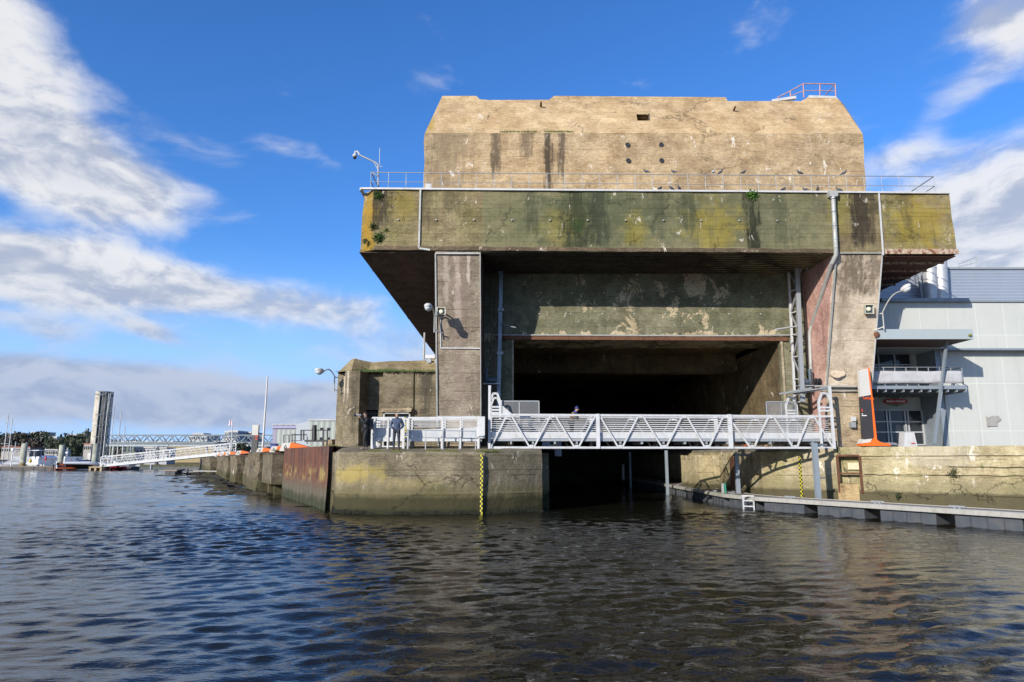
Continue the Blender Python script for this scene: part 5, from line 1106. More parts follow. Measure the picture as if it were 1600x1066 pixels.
# white box on the ground and low grey ramp
t = at(1421, 694, 34.7); m = MB(); vs = []
for z, k in ((2.97, 1), (2.97 + 1.9, .68)):
    vs += [(t.x - .35 * k * 1.0, 34.6, z), (t.x + .35 * k, 34.6, z), (t.x + .35 * k, 35.1, z), (t.x - .35 * k, 35.1, z)]
vs = [(x, y, min(z, Z(676, 34.7))) for x, y, z in vs]
m.raw(vs, [(3, 2, 1, 0), (4, 5, 6, 7), (0, 1, 5, 4), (1, 2, 6, 5), (2, 3, 7, 6), (3, 0, 4, 7)])
bx = thing('white_cabinet', 'white tapered cabinet standing in front of the glazed door', 'cabinet', (t.x, 34.8, 2.97)); m.build('cabinet_body', M['flash'], bx)
m = MB(); p = at(1427, 692.8, 34.58); m.box(p.x - .1, p.x + .1, 34.56, 34.58, p.z - .02, p.z + .02); m.build('red_mark', plain('red_mark', (.6, .03, .03)), bx)
t = thing('landing_ramp', 'low grey metal ramp with side rail beside the orange sign', 'ramp', tuple(at(1345, 692, 35.6)))
m = MB(); a_, b2 = at(1303, 693, 35.3), at(1400, 694, 37.2); m.beam(a_, at(1325, 688, 35.5), .1, .12); m.beam(at(1325, 688, 35.5), b2, .1, .12); m.beam(at(1304, 697, 35.5), at(1330, 693, 36.5), .8, .05); m.build('side_rail', M['alu'], t)
m = MB(); m.beam(at(1325, 687, 35.5), at(1325, 697, 35.5), .07); m.beam(at(1304, 688, 35.3), at(1304, 698, 35.3), .07); m.build('post', M['galv'], t)
# totem sign
ty = 34.6; t = thing('totem_sign', 'tall grey and black totem sign with an orange edge and an orange spreading foot', 'sign', tuple(at(1370, 694, ty)))
S = lambda u, v, y=0: at(u, v, ty + y)
m = MB(); m.prism([S(1342.5, 578.5), S(1357, 575.5), S(1361.5, 617), S(1344.5, 620)], (0, .22, 0)); m.build('top_panel', M['lgrey'], t)
m = MB(); m.prism([S(1344.6, 620.3), S(1361.6, 617.3), S(1367, 685), S(1349, 687)], (0, .2, 0)); bpnl = m.build('black_panel', M['charcoal'], t)
m = MB(); m.prism([S(1356.4, 575, -.02), S(1358.3, 575, -.02), S(1363, 617, -.02), S(1370.2, 686, -.02), S(1366.4, 687, -.02), S(1361, 617, -.02)], (0, .30, 0)); m.build('orange_edge', M['orange'], t)
m = MB(); m.prism([S(1345, 697, -.05), S(1344, 694, -.05), S(1360, 691, -.05), S(1364, 688, -.05), S(1366, 684, -.05), S(1369.5, 684, -.05), S(1371, 688, -.05), S(1377, 691.5, -.05), S(1391, 693.5, -.05), S(1392, 697, -.05)], (0, .35, 0)); m.build('foot', M['orange'], t)
m = MB(); m.prism([S(1349, 686), S(1363, 685), S(1360, 691), S(1347, 693)], (0, .5, 0)); m.build('foot_infill', M['lgrey'], t)
OT = plain('orange_letters', (.75, .10, .01), .4)
text('lettering', 'Lorient', .2, S(1357, 622.3, -.01), OT, bpnl, .9, rz=R(5)); text('lettering', '2', .17, S(1347, 641.5, -.01), OT, bpnl)
for k, (u, v, w_, h_) in enumerate(((1350.5, 649.5, .12, .02), (1347.5, 647, .02, .03))):
    m = MB(); p = S(u, v, -.012); m.box(p.x - w_, p.x + w_, p.y, p.y + .01, p.z - h_, p.z + h_); m.build('caption_bar', WT, bpnl)
# call box on the wall base
m = MB(); p = at(1332, 659, 35.1); m.box(p.x - .12, p.x + .12, 35.0, 35.25, p.z - .3, p.z - .02); cbx = m.build('switch_box', M['galv']); tag(cbx, 'small grey switch box with a white plate on the base of the right pillar', 'box')
m = MB(); m.box(p.x - .13, p.x + .13, 34.97, 35.0, p.z + .02, p.z + .25); m.build('label_plate', M['flash'], cbx)
# pipe sections on base
t = thing('diesel_gear', 'orange and brown machine behind the bridge near the right quay', 'machine', tuple(at(1190, 697, 38.5)))
m = MB(); p = at(1163, 700, 39.5); m.box(p.x - .25, p.x + .25, 39.3, 39.9, 2.7, 3.5); m.build('machine_body', M['rust'], t)
m = MB(); m.tube([Vector((p.x, 39.2, 3.1)), Vector((p.x, 39.0, 3.1))], .1); m.build('lamp', M['orange'], t)
for u in (1170, 1175, 1181): m = MB(); q = at(u, 690, 38.5); m.beam((q.x, 38.5, 2.4), (q.x, 38.5, 3.7), .06); m.build('upright', M['galv'], t)
m = MB(); q = at(1196, 695, 38); m.tube([(q.x, 38, 2.9), (q.x, 38, 3.6)], .18, 14); m.build('tank', plain('ochre_tank', (.35, .2, .08)), t)

# ---------------------------------------------------------------- people
def skin(name, chains, mt, parent, sub=2):
    """chains: list of lists of (co, radius[, ry]); chain starts may coincide with earlier points"""
    vs, es, rs_ = [], [], []; idx = {}
    for ch in chains:
        prev = None
        for item in ch:
            co = tuple(round(c, 4) for c in item[0])
            if co not in idx: idx[co] = len(vs); vs.append(co); rs_.append((item[1], item[2] if len(item) > 2 else item[1]))
            if prev is not None: es.append((prev, idx[co]))
            prev = idx[co]
    me = bpy.data.meshes.new(name); me.from_pydata(vs, es, []); o = bpy.data.objects.new(name, me); COL.objects.link(o)
    md = o.modifiers.new('skin', 'SKIN'); md.use_smooth_shade = True
    if not me.skin_vertices: me.skin_vertices.new() if hasattr(me.skin_vertices, 'new') else None
    for i, sv in enumerate(me.skin_vertices[0].data): sv.radius = rs_[i]; sv.use_root = (i == 0)
    sb_ = o.modifiers.new('sub', 'SUBSURF'); sb_.levels = sub; sb_.render_levels = sub
    dg = bpy.context.evaluated_depsgraph_get(); ev = bpy.data.meshes.new_from_object(o.evaluated_get(dg)); ev.name = name
    o.modifiers.clear(); old = o.data; o.data = ev; bpy.data.meshes.remove(old); ev.materials.clear(); ev.materials.append(mt); o.parent = parent; return o
def V3(*a): return Vector(a)
SKINM = plain('skin', (.45, .26, .18), .5)
def hand(wr_, el_, curl=.5, side=1):
    d_ = (wr_ - el_).normalized(); s_, u_ = frame(d_); palm = wr_ + d_ * .07; ch = [[(wr_, .026, .022), (palm, .034, .018)]]
    for k in range(4):
        o_ = s_ * (.03 - k * .02); l = (.036, .042, .04, .032)[k]; p1 = palm + o_ + d_ * .012; p2 = p1 + d_ * l; p3 = p2 + (d_ * (1 - curl) - u_ * curl).normalized() * l * .7; p4 = p3 + (d_ * (.6 - curl) - u_ * curl).normalized() * l * .55
        ch.append([(palm, .034, .018), (p1, .0095), (p2, .0088), (p3, .008), (p4, .007)])
    b_0 = wr_ + d_ * .03; ch.append([(wr_, .026, .022), (b_0 + s_ * .03 * side, .011), (b_0 + s_ * .055 * side + d_ * .03, .009), (b_0 + s_ * .055 * side + d_ * .055 - u_ * .015, .008)]); return ch
def person(lab, loc, rz, P_, coat, trouser, shoe, hair, hat=None, look=0, height=1.76, scarf=None, hands=True, hairlen=0, long=False):
    t = thing('person', lab, 'person', loc, None, rz); s = height / 1.76; t.scale = (s, s, s)
    J = dict(pel=V3(0, 0, .95), sp=V3(0, .0, 1.1), ch=V3(0, 0, 1.28), nk=V3(0, 0, 1.46), hd=V3(0, -.01, 1.55), hh=V3(0, -.02, 1.64), ht=V3(0, -.01, 1.71),
             hl=V3(.09, 0, .92), hr=V3(-.09, 0, .92), kl=V3(.11, -.02, .5), kr=V3(-.11, -.02, .5), al=V3(.12, .02, .09), ar=V3(-.12, .02, .09), tl=V3(.14, -.14, .035), tr=V3(-.14, -.14, .035),
             sl=V3(.19, 0, 1.41), sr=V3(-.19, 0, 1.41), el=V3(.27, .03, 1.14), er=V3(-.27, .03, 1.14), wl=V3(.2, -.1, .96), wr=V3(-.2, -.1, .96))
    J.update(P_); j = J
    legs = lambda k: [[(j['pel'], .13 * k, .10 * k), (j['hl'], .085 * k), (j['kl'], .058 * k), (j['al'], .04 * k)], [(j['pel'], .13 * k, .10 * k), (j['hr'], .085 * k), (j['kr'], .058 * k), (j['ar'], .04 * k)]]
    arms = lambda k: [[(j['ch'], .16 * k, .11 * k), (j['sl'], .062 * k), (j['el'], .045 * k), (j['wl'], .032 * k)], [(j['ch'], .16 * k, .11 * k), (j['sr'], .062 * k), (j['er'], .045 * k), (j['wr'], .032 * k)]]
    body_ = [[(j['pel'], .12, .09), (j['sp'], .12, .09), (j['ch'], .14, .10), (j['nk'], .055), (j['hd'], .065, .075), (j['hh'], .078, .095), (j['ht'], .062, .075)]] + legs(.85) + arms(.85)
    body_ += [[(j['al'], .034), (j['tl'], .028)], [(j['ar'], .034), (j['tr'], .028)]]
    if hands: body_ += hand(j['wl'], j['el'], .5, 1) + hand(j['wr'], j['er'], .5, -1)
    bo = skin('body', body_, SKINM, t)
    # face
    hc = j['hh']; f = Matrix.Translation(hc) @ Matrix.Rotation(look, 4, 'Z')
    m = MB(); m.tube([(0, -.088, .012), (0, -.112, -.022), (0, -.092, -.03)], [.008, .014, .01], 6); m.xf(f); o = m.build('nose', SKINM, bo, local=True)
    for sx in (-1, 1):
        m = MB(); m.ball((sx * .032, -.086, .012), .012); m.xf(f); m.build('eye', M['black'], bo, local=True)
        m = MB(); m.ball((sx * .082, .01, -.01), .024, .45, .8, 1.3); m.xf(f); m.build('ear', SKINM, bo, local=True)
    m = MB(); m.tube([(-.024, -.088, -.058), (0, -.094, -.056), (.024, -.088, -.058)], .006, 6); m.xf(f); m.build('mouth', plain('lips', (.35, .12, .1)), bo, local=True)
    if hair:
        m = MB(); vs = []; sg_, rg_ = 16, 8
        for i in range(rg_ + 1):
            for k in range(sg_):
                a = math.pi * .62 * i / rg_; th_ = 2 * math.pi * k / sg_; fr = max(0, -math.sin(th_)); a *= (1 - .42 * fr) * (1 + hairlen * (1 - fr))
                vs.append((.09 * math.sin(a) * math.cos(th_), .108 * math.sin(a) * math.sin(th_) + .008, .015 + .098 * math.cos(a)))
        m.raw(vs, [(i * sg_ + k, i * sg_ + (k + 1) % sg_, (i + 1) * sg_ + (k + 1) % sg_, (i + 1) * sg_ + k) for i in range(rg_) for k in range(sg_)], True); m.xf(f); m.build('hair', plain('hair', hair, .7), bo, local=True)
    if hat:
        m = MB(); m.lathe([(.104, -.0), (.108, .03), (.098, .075), (.07, .115), (.03, .15), (.004, .16)], (0, .01, .02), 16, 1, 1.05); m.xf(f); m.build('hat', plain('hat', hat, .8), t, local=True)
    if scarf: m = MB(); m.lathe([(.095, -.04), (.105, 0), (.085, .05)], tuple(j['nk'] + V3(0, 0, .03)), 14); m.build('scarf', plain('scarf', scarf, .8), t, local=True)
    # clothes
    c_ = [[(j['pel'] + V3(0, 0, -.06 - .2 * long), .17, .13), (j['pel'] + V3(0, 0, .03), .168, .125), (j['sp'], .165, .125), (j['ch'], .185, .13), (j['nk'] + V3(0, 0, -.05), .09, .08), (j['nk'] + V3(0, 0, .02), .072, .07)]] + [[(x[0][0], .185, .13), (x[1][0], .085), (x[2][0], .066), (x[3][0], .05)] for x in arms(1)]
    skin('jacket', c_, plain('coat', coat, .65, var=.35), t)
    skin('trousers', [[(a_, r_ * 1.02 if i_ else .15, *( (.115,) if i_ == 0 else ())) for i_, (a_, r_) in enumerate([(x[0], x[1]) for x in ch])] for ch in legs(1.18)], plain('trousers', trouser, .8, var=.35), t)
    m = MB(); nk_ = j['nk'] + V3(0, .0, .02); m.lathe([(.088, -.04), (.082, .0), (.078, .045), (.068, .045), (.068, -.03)], tuple(nk_), 16); m.build('collar', plain('collar', tuple(q * .45 for q in coat), .7), t, local=True)
    for a_, b2 in (('al', 'tl'), ('ar', 'tr')):
        A, T_ = j[a_], j[b2]; skin('shoe', [[(V3(A.x, A.y + .05, .06), .062, .06), (V3((A.x + T_.x) / 2, (A.y + T_.y) / 2, .055), .06, .055), (V3(T_.x, T_.y - .02, .045), .052, .045)]], plain('shoe', shoe, .5), t, 1)
    return t
p = at(619, 703.5, 32.1); 
person('bald man in blue jacket and jeans, hands in pockets, before the white ramp', (p.x, 32.1, gz(32.1)), R(4), dict(el=V3(.30, .06, 1.13), er=V3(-.28, .05, 1.14), wl=V3(.17, -.10, .99), wr=V3(-.17, -.10, .99)), (.035, .06, .125), (.022, .03, .045), (.07, .025, .02), None, hands=False, look=R(8))
p = at(570, 702.5, 32.4)
ph = person('photographer all in black holding a camera with a long white lens up to his face', (p.x, 32.4, gz(32.4)), R(-55), dict(hd=V3(0, -.04, 1.55), hh=V3(0, -.05, 1.64), ht=V3(0, -.04, 1.71), el=V3(.24, -.14, 1.22), er=V3(-.24, -.14, 1.2), wl=V3(.09, -.34, 1.5), wr=V3(-.07, -.22, 1.53), kl=V3(.13, -.1, .5), al=V3(.14, -.10, .09), tl=V3(.16, -.26, .035), kr=V3(-.12, .05, .5), ar=V3(-.13, .16, .09), tr=V3(-.15, 0, .035)), (.012, .012, .014), (.012, .012, .014), (.22, .18, .14), (.05, .028, .018), hairlen=.05)
rot = Matrix.Translation((p.x, 32.4, gz(32.4))) @ Matrix.Rotation(R(-55), 4, 'Z')
t = thing('photo_camera', 'camera with a long white telephoto lens in the photographer’s hands', 'camera', tuple(rot @ V3(0, -.22, 1.6)), None, R(-55))
m = MB(); m.box(-.07, .07, -.05, .03, -.05, .06); m.build('camera_body', M['black'], t, local=True)
m = MB(); m.tube([(0, -.05, 0), (0, -.12, 0), (0, -.3, -.01)], [.04, .045, .048], 14); m.build('lens', M['flash'], t, local=True)
m = MB(); m.tube([(0, -.3, -.01), (0, -.37, -.015)], [.055, .06], 14); m.build('lens_hood', M['black'], t, local=True)
t = thing('backpack', 'black backpack with a small red mark on the photographer’s back', 'backpack', tuple(rot @ V3(0, .2, 1.0)), None, R(-55))
m = MB(); m.box(-.15, .15, -.06, .12, .0, .46); 
bm_ = m.rough(.12, .012, 4); m.build('pack', M['black'], t, local=True)
m = MB(); m.box(-.02, .03, .125, .15, .16, .26); m.build('red_mark', plain('redm', (.3, .02, .02)), t, local=True)
for sx in (-.1, .1): m = MB(); m.tube([(sx, -.05, .42), (sx, -.16, .46), (sx, -.33, .40), (sx, -.36, .25), (sx, -.2, .08)], .018, 6); m.build('strap', M['black'], t, local=True)
bpp = at(893, 687, 34.4)
person('person in a brown coat and dark blue woollen hat leaning on the footbridge rail', (bpp.x, 34.4, Z(685.5, 33.6)), R(62), dict(sp=V3(0, -.06, 1.1), ch=V3(0, -.17, 1.25), nk=V3(0, -.25, 1.40), hd=V3(0, -.30, 1.48), hh=V3(0, -.34, 1.56), ht=V3(0, -.34, 1.63), sl=V3(.18, -.2, 1.35), sr=V3(-.18, -.2, 1.35), el=V3(.24, -.30, 1.08), er=V3(-.24, -.28, 1.08), wl=V3(.14, -.48, 1.02), wr=V3(-.14, -.48, 1.02)), (.14, .09, .055), (.02, .02, .022), (.03, .025, .02), None, hat=(.02, .03, .12), scarf=(.03, .06, .3), height=1.66, long=True)
# ================================================================ far left: marina and basin
# orange wedge blocks along the quay edge
ow = None
for k, (t_, off, s) in enumerate(((16.5, 1.0, 1.15), (23.5, 1.0, 1.05), (31.5, .9, 1.1), (38, .9, 1.0), (52, .9, 1.1), (68, 1.0, 1.2), (80, 1.0, 1.2), (92, 1.0, 1.2))):
    c = qp(t_, off, 2.98 - .0035 * t_); lab = ['largest and nearest orange wedge-shaped block on the quay edge, above the sheet piling', 'second nearest orange wedge block on the quay edge', 'third nearest orange wedge block on the quay edge', 'fourth nearest orange wedge block, below the white mast', 'fifth nearest orange wedge block, in front of the black and grey totem', 'sixth orange wedge block, small and far along the quay', 'seventh orange wedge block far along the quay', 'farthest orange wedge block by the gangway landing'][k]
    if ow is None:
        ow = thing('wedge_block', lab, 'mooring block', tuple(c), 'orange wedge blocks on the quay'); ow.rotation_euler = (0, 0, 0)
        m = MB(); m.prism([(-.45, -.38, 0), (1.15, -.38, 0), (1.15, -.38, .14), (-.30, -.38, .52)], (0, .76, 0)); m.build('block', M['orange'], ow, local=True)
        m = MB(); m.prism([(-1.0, -.36, 0), (-.452, -.36, 0), (-.302, -.36, .50), (-.80, -.36, .48)], (0, .72, 0)); e_ = m.build('grey_end', M['lgrey'], ow, local=True)
        m = MB(); m.tube([(-.72, -.37, .16), (-.62, -.37, .36), (-.55, -.37, .2), (-.66, -.37, .18)], .02, 5); m.build('emblem', M['charcoal'], e_, local=True); ow.scale = (s,) * 3
    else: dup(ow, tuple(c), 0, lab, (s * .9, s * .9, s * .9))
# black and grey totem, mast, flag
def P2(u, v, Y): return at(u, v, Y)
t = thing('totem_sign', 'black and pale grey totem sign far along the left quay', 'sign', tuple(P2(397, 705, 62)))
m = MB(); a_, b2 = P2(391.7, 705, 62), P2(404, 664, 62); zc_ = P2(397, 680, 62).z; m.box(a_.x, b2.x, 62, 62.3, zc_, b2.z); m.build('top_panel', M['lgrey'], t)
m = MB(); m.box(a_.x + .02, b2.x - .02, 62, 62.3, a_.z - .2, zc_ - .002); bp_ = m.build('black_panel', M['charcoal'], t)
m = MB(); q = P2(401, 682, 61.98); m.box(q.x - .15, q.x + .12, 61.97, 61.99, q.z - .05, q.z + .05); q = P2(401, 686, 61.98); m.box(q.x - .12, q.x + .1, 61.97, 61.99, q.z - .05, q.z + .03); m.build('red_mark', plain('red_mark2', (.6, .05, .03)), bp_)
m = MB(); m.tube([P2(410.5, 699, 58), P2(418, 588, 58)], [.10, .06], 10); tag(m.build('flag_mast', M['flash']), 'tall bare white mast on the left quay beside the totem', 'mast')
t = thing('flag_pole', 'slim pole with a small white flag beyond the gangway landing', 'flagpole', tuple(P2(361.5, 702, 125))); m = MB(); m.tube([P2(361.5, 704, 125), P2(363, 661, 125)], .09, 8); m.build('pole', M['flash'], t)
m = MB(); a_ = P2(363, 655.5, 125); n = 8; vs = []
for j in (0, 1):
    for i in range(n): vs.append((a_.x - i * .07 - .04 + j * .0 - .02 * i * j, 125 + .12 * math.sin(i * 1.1), a_.z - .95 * j + i * (.02 - .05)))
m.raw(vs, [(i, i + 1, n + i + 1, n + i) for i in range(n - 1)]); m.build('flag', plain('flag_white', (.75, .6, .6)), t)
# hangars behind the wedges
def hangar(lab, x0, x1, y0, y1, z0, z1, mt, gable=None, wins=()):
    t = thing('hangar', lab, 'hangar', ((x0 + x1) / 2, (y0 + y1) / 2, z0)); m = MB()
    if gable: m.prism([(x0, y0, z0), (x1, y0, z0), (x1, y0, z1), ((x0 + x1) / 2 if gable > 0 else x0 + .3, y0, z1 + abs(gable)), (x0, y0, z1 - (0 if gable > 0 else 0))], (0, y1 - y0, 0))
    else: m.box(x0, x1, y0, y1, z0, z1)
    m.build('wall', mt, t); m = MB(); m.box(x0 - .15, x1 + .15, y0 - .1, y1, z1 + (abs(gable) if gable and gable < 0 else 0) * 0 - .0, z1 + .15); 
    if not gable: m.build('roof', M['galv'], t)
    for (a, b, c, d_) in wins: m = MB(); m.box(a, b, y0 - .04, y0 + .02, c, d_); m.build('window', M['glass'], t)
    return t
hc = rib('grey_green_sheet_cladding', (.27, .30, .28), .55, 0, .5, 0, .03, .2); hp = rib('violet_grey_cladding', (.20, .19, .27), .8, 0, .5, 0, .03, .15)
Yh = 66; x0, x1 = P2(482, 690, Yh).x, P2(540, 690, Yh).x; zt1 = P2(482, 657.5, Yh).z
hangar('grey-green clad hangar with small dark windows beside the round bunker corner', x0, x1, Yh, Yh + 30, 2.9, zt1, hc, None, [(P2(u - 2.5, 0, Yh).x if 0 else X(u - 2.5, Yh), X(u + 2.5, Yh), Z(v + 2, Yh), Z(v - 2.5, Yh)) for u, v in ((501, 671), (512, 671), (501, 686), (512, 686))])
m = MB(); xL = P2(462, 690, 74).x; m.prism([(x0 - .01, Yh + .02, 2.9), (x0 - .01, Yh + .02, zt1 - .02), (P2(463, 663, 76).x, 76, P2(463, 663, 76).z), (P2(463, 690, 76).x, 76, 2.9)], (.3, 1.5, 0)); o = m.build('side_wall', paint('pale_blue_side', (.36, .39, .41), .5, 0, .1), [o for o in COL.objects if o.get('label', '').startswith('grey-green clad hangar')][0])
hangar('low pale green hangar left of the grey-green one', X(431, 80), X(463, 80), 80, 92, 2.8, Z(671.5, 80), hc, -.01)
hangar('violet hangar with a pale stripe behind the low green one', X(424, 105), X(470, 105), 105, 135, 2.8, Z(664, 105), hp)
m = MB(); m.box(X(424, 105) - .1, X(470, 105), 104.8, 104.95, Z(669.5, 105), Z(666, 105)); m.build('stripe', plain('lilac', (.28, .27, .42)), [o for o in COL.objects if o.get('label', '').startswith('violet hangar')][0])
t = thing('steel_frame', 'black steel frame with a thick black cylinder on the quay behind the piling', 'frame', tuple(P2(490, 693, 50)))
def fr2(pts, r_, nm): m = MB(); m.tube([P2(u, v, 50) for u, v in pts], r_, 8); m.build(nm, M['black'], t)
m = MB(); m.tube([P2(491.5, 688, 50), P2(491.5, 664.5, 50)], .16, 14); m.build('cylinder', M['black'], t)
for u in (470.5, 474.5, 505, 511.5): m = MB(); m.beam(P2(u, 688, 50), P2(u, 672, 50), .09); m.build('post', M['black'], t)
for u in (488.5,): m = MB(); m.beam(P2(u, 688, 50), P2(u, 669, 50), .09); m.build('post', M['black'], t)
m = MB(); m.beam(P2(470, 672.5, 50), P2(511, 672.5, 50), .07); m.build('beam', M['black'], t); m = MB(); m.beam(P2(476, 689, 50), P2(512, 689, 50), .14); m.build('beam', M['black'], t)
for u in (505, 511): m = MB(); m.beam(P2(u, 690, 50), P2(u, 697, 50), .1); m.build('leg', M['black'], t)
t = thing('steel_frame', 'thin dark railing frame left of the black cylinder frame', 'frame', tuple(P2(460, 694, 56))); 
for u, v0 in ((443.5, 680), (451.5, 680), (456.5, 678), (461, 677), (480, 682)): m = MB(); m.beam(P2(u, 694, 56), P2(u, v0, 56), .07); m.build('post', M['charcoal'], t)
for (u0, u1, v) in ((443.5, 480, 680), (456, 480, 679), (455, 472, 688.5)): m = MB(); m.beam(P2(u0, v, 56), P2(u1, v, 56), .05); m.build('beam', M['charcoal'], t)
m = MB(); m.box(P2(505, 690, 53).x, P2(519, 690, 53).x, 53, 54, 3.05, P2(510, 687, 53).z); m.rough(.3, .12, 1.5); tag(m.build('rubble_block', M['pbase']), 'pale rubble heap beside the black steel frame', 'rubble')
m = MB(); m.box(P2(422, 700, 70).x, P2(430, 700, 70).x, 70, 71, 2.7, P2(425, 694, 70).z); m.box(P2(421.5, 700, 70).x, P2(430.5, 700, 70).x, 69.9, 71.1, P2(425, 694, 70).z, P2(425, 693, 70).z); tag(m.build('blue_skip', plain('deep_blue', (.03, .06, .25))), 'small blue container behind the orange wedge blocks', 'container')

# white gangway truss
t = thing('gangway', 'long white truss gangway sloping from the marina pontoon up to the quay', 'gangway', tuple(P2(160, 724, 140)))
ga, gb = at(158, 0, 140), None
A0, A1 = P2(157, 726.5, 139), P2(359, 707.5, 130); h0 = 1.95
A0 = Vector((A0.x, 139, .75)); A1 = Vector((A1.x, 130, Z(709, 130)))
gw = Vector((-(A1 - A0).y, (A1 - A0).x, 0)).normalized() * 1.6
for k, o_ in enumerate((Vector((0, 0, 0)), gw)):
    up_ = Vector((0, 0, h0)); m = MB(); m.beam(A0 + o_ + up_, A1 + o_ + up_, .11); m.build('top_chord', M['white'], t); m = MB(); m.beam(A0 + o_, A1 + o_, .18, .22); m.build('bottom_chord', M['white'], t)
    n = 26
    for i in range(n):
        p, q = A0.lerp(A1, i / n) + o_, A0.lerp(A1, (i + 1) / n) + o_; m = MB(); m.beam(p + (up_ if i % 2 else Vector()), q + (Vector() if i % 2 else up_), .08); m.build('diagonal', M['white'], t)
    for s in (0, .5, 1): p = A0.lerp(A1, s) + o_; m = MB(); m.beam(p, p + up_, .18); m.build('post', M['white'], t)
    m = MB()
    for j in (1, 2, 3): m.beam(A0 + o_ + up_ * j / 4, A1 + o_ + up_ * j / 4, .05)
    m.beam(A0 + o_ + Vector((0, 0, .25)), A1 + o_ + Vector((0, 0, .25)), .04, .2); m.build('side_rails', M['white'], t)
m = MB(); m.prism([A0, A1, A1 + gw, A0 + gw], (0, 0, -.12)); m.build('deck', M['charcoal'], t)
# far lattice bridge
t = thing('lattice_bridge', 'long grey lattice pipe bridge crossing behind the gangway', 'bridge', tuple(P2(300, 712, 175)))
LY = 175; za, zb3 = Z(680, LY), Z(692, LY); n = 34; xa, xb = X(165, LY, 6), X(505, LY, 6)
gm = paint('grey_green_steel', (.16, .19, .21), .6, 0, .2)
for Y in (LY, LY + 2.2):
    m = MB(); m.beam((xa, Y, za), (xb, Y, za), .26); m.build('top_chord', gm, t); m = MB(); m.beam((xa, Y, zb3), (xb, Y, zb3), .3, .5); m.build('bottom_chord', gm, t)
    for i in range(n):
        m = MB(); p = (xa + (xb - xa) * i / n, Y, zb3 if i % 2 else za); q = (xa + (xb - xa) * (i + 1) / n, Y, za if i % 2 else zb3); m.beam(p, q, .2); m.build('diagonal', gm, t)
m = MB(); m.box(xa, xb, LY + .2, LY + 2, zb3 - .9, zb3 - .3); m.build('deck', M['bluegrey'], t)
for u in (235, 320, 375): m = MB(); x = X(u, LY, 4); m.tube([(x, LY + 1, -2), (x, LY + 1, zb3 - .3)], .28, 10); m.build('pier_post', M['galv'], t)
# marina pontoons
fl = paint('marina_float', (.06, .06, .065), .6, 0, .3)
def mpont(lab, x0, x1, y0, y1, z=.62):
    t = thing('pontoon', lab, 'pontoon', ((x0 + x1) / 2, (y0 + y1) / 2, 0)); m = MB(); m.box(x0, x1, y0, y1, z, z + .22); m.build('deck', M['deckwood'], t)
    m = MB(); n = max(1, int((x1 - x0) / 2.2))
    for i in range(n): a = x0 + (x1 - x0) * i / n; m.box(a + .08, a + (x1 - x0) / n - .08, y0 + .06, y1 - .06, -.4, z - .001)
    m.box(x0 + .1, x1 - .1, y0 + .15, y1 - .15, -.3, z - .01)
    m.build('floats', fl, t); return t
mpont('long dark marina pontoon along the left edge of the picture', -135, X(87, 141, 0), 141, 144)
mpont('marina pontoon section under the foot of the gangway', X(87, 141, 0) + .3, X(200, 141, 0), 142, 145.5, .5)
m = MB(); x0, x1 = X(143, 138, 0), X(163, 138, 0); m.box(x0, x1, 137, 139.5, .55, .8)
for s in (0, .42, .85): m.box(x0 + s * (x1 - x0), x0 + (s + .15) * (x1 - x0), 137.05, 139.45, -.2, .549)
tag(m.build('work_raft', M['pbase']), 'small pale wooden raft at the foot of the gangway', 'raft')
# piles
for k, (ub, ut, v0, v1, Y, w_, lab) in enumerate(((35.5, 38.5, 726, 693, 142.5, 1.02, 'left of the three big concrete mooring piles of the marina'), (94, 97.5, 727, 695.5, 142.5, .95, 'middle one of the three big concrete mooring piles of the marina'), (147.5, 150, 727, 693.5, 141.2, .98, 'right of the three big mooring piles, before the round tower'), (176, 176.5, 716, 698, 150, .5, 'thin mooring pile behind the foot of the gangway'))):
    pb_, pt = at(ub, v0, Y), at((ub + ut) / 2 + .8, v1, Y); m = MB(); x = at((ub + ut) / 2, 710, Y).x; m.lathe([(w_ / 2 * .98, -3), (w_ * .5, 3), (w_ * .5, pt.z - .05), (w_ * .42, pt.z)], (x, Y, 0), 18); 
    if k < 3: m.v = [(p[0] + (p[0] - x) * .15, p[1], p[2]) for p in m.v]
    tag(m.build('mooring_pile', concrete('pile_concrete%d' % k, (.36, .38, .31), (.30, .31, .26), lines=0, crack=0, leach=0, tide=[((.17, .12, .04), 1.5, .3, .85)])), lab, 'pile')
# round tower
TY = 152; bxp = X(153.5, TY, 3); r_ = 1.75; zt_s = Z(612.5, TY)
t = thing('round_tower', 'tall round concrete and lattice tower rising from the marina', 'tower', (bxp, TY, 0))
m = MB(); lx = X(146.5, TY, 8); m.lathe([(r_ * .55, -2), (r_ * .55, 5.4), (r_ * .78, 5.6), (r_ * .78, zt_s), (r_ * .7, zt_s + .05)], (bxp + .1, TY, 0), 24); m.build('shaft', concrete('tower_shaft', (.17, .165, .155), (.12, .12, .115), lines=1.3, crack=0, leach=0), t)
m = MB(); n = 12
for i in range(n):
    a, b_ = math.pi * (.98 + .54 * i / n), math.pi * (.98 + .54 * (i + 1) / n); c_ = (bxp, TY)
    m.prism([(c_[0] + r_ * math.cos(a), c_[1] + r_ * math.sin(a), 5.5), (c_[0] + r_ * math.cos(b_), c_[1] + r_ * math.sin(b_), 5.5), (c_[0] + (r_ - .15) * math.cos(b_), c_[1] + (r_ - .15) * math.sin(b_), 5.5), (c_[0] + (r_ - .15) * math.cos(a), c_[1] + (r_ - .15) * math.sin(a), 5.5)], (0, 0, zt_s - 5.5))
m.build('lit_side_shell', concrete('lit_side_concrete', (.46, .42, .35), (.38, .35, .3), lines=1.2, crack=0, leach=0), t)  # paler tone paints the sunward flank of the tower brighter than the shaft
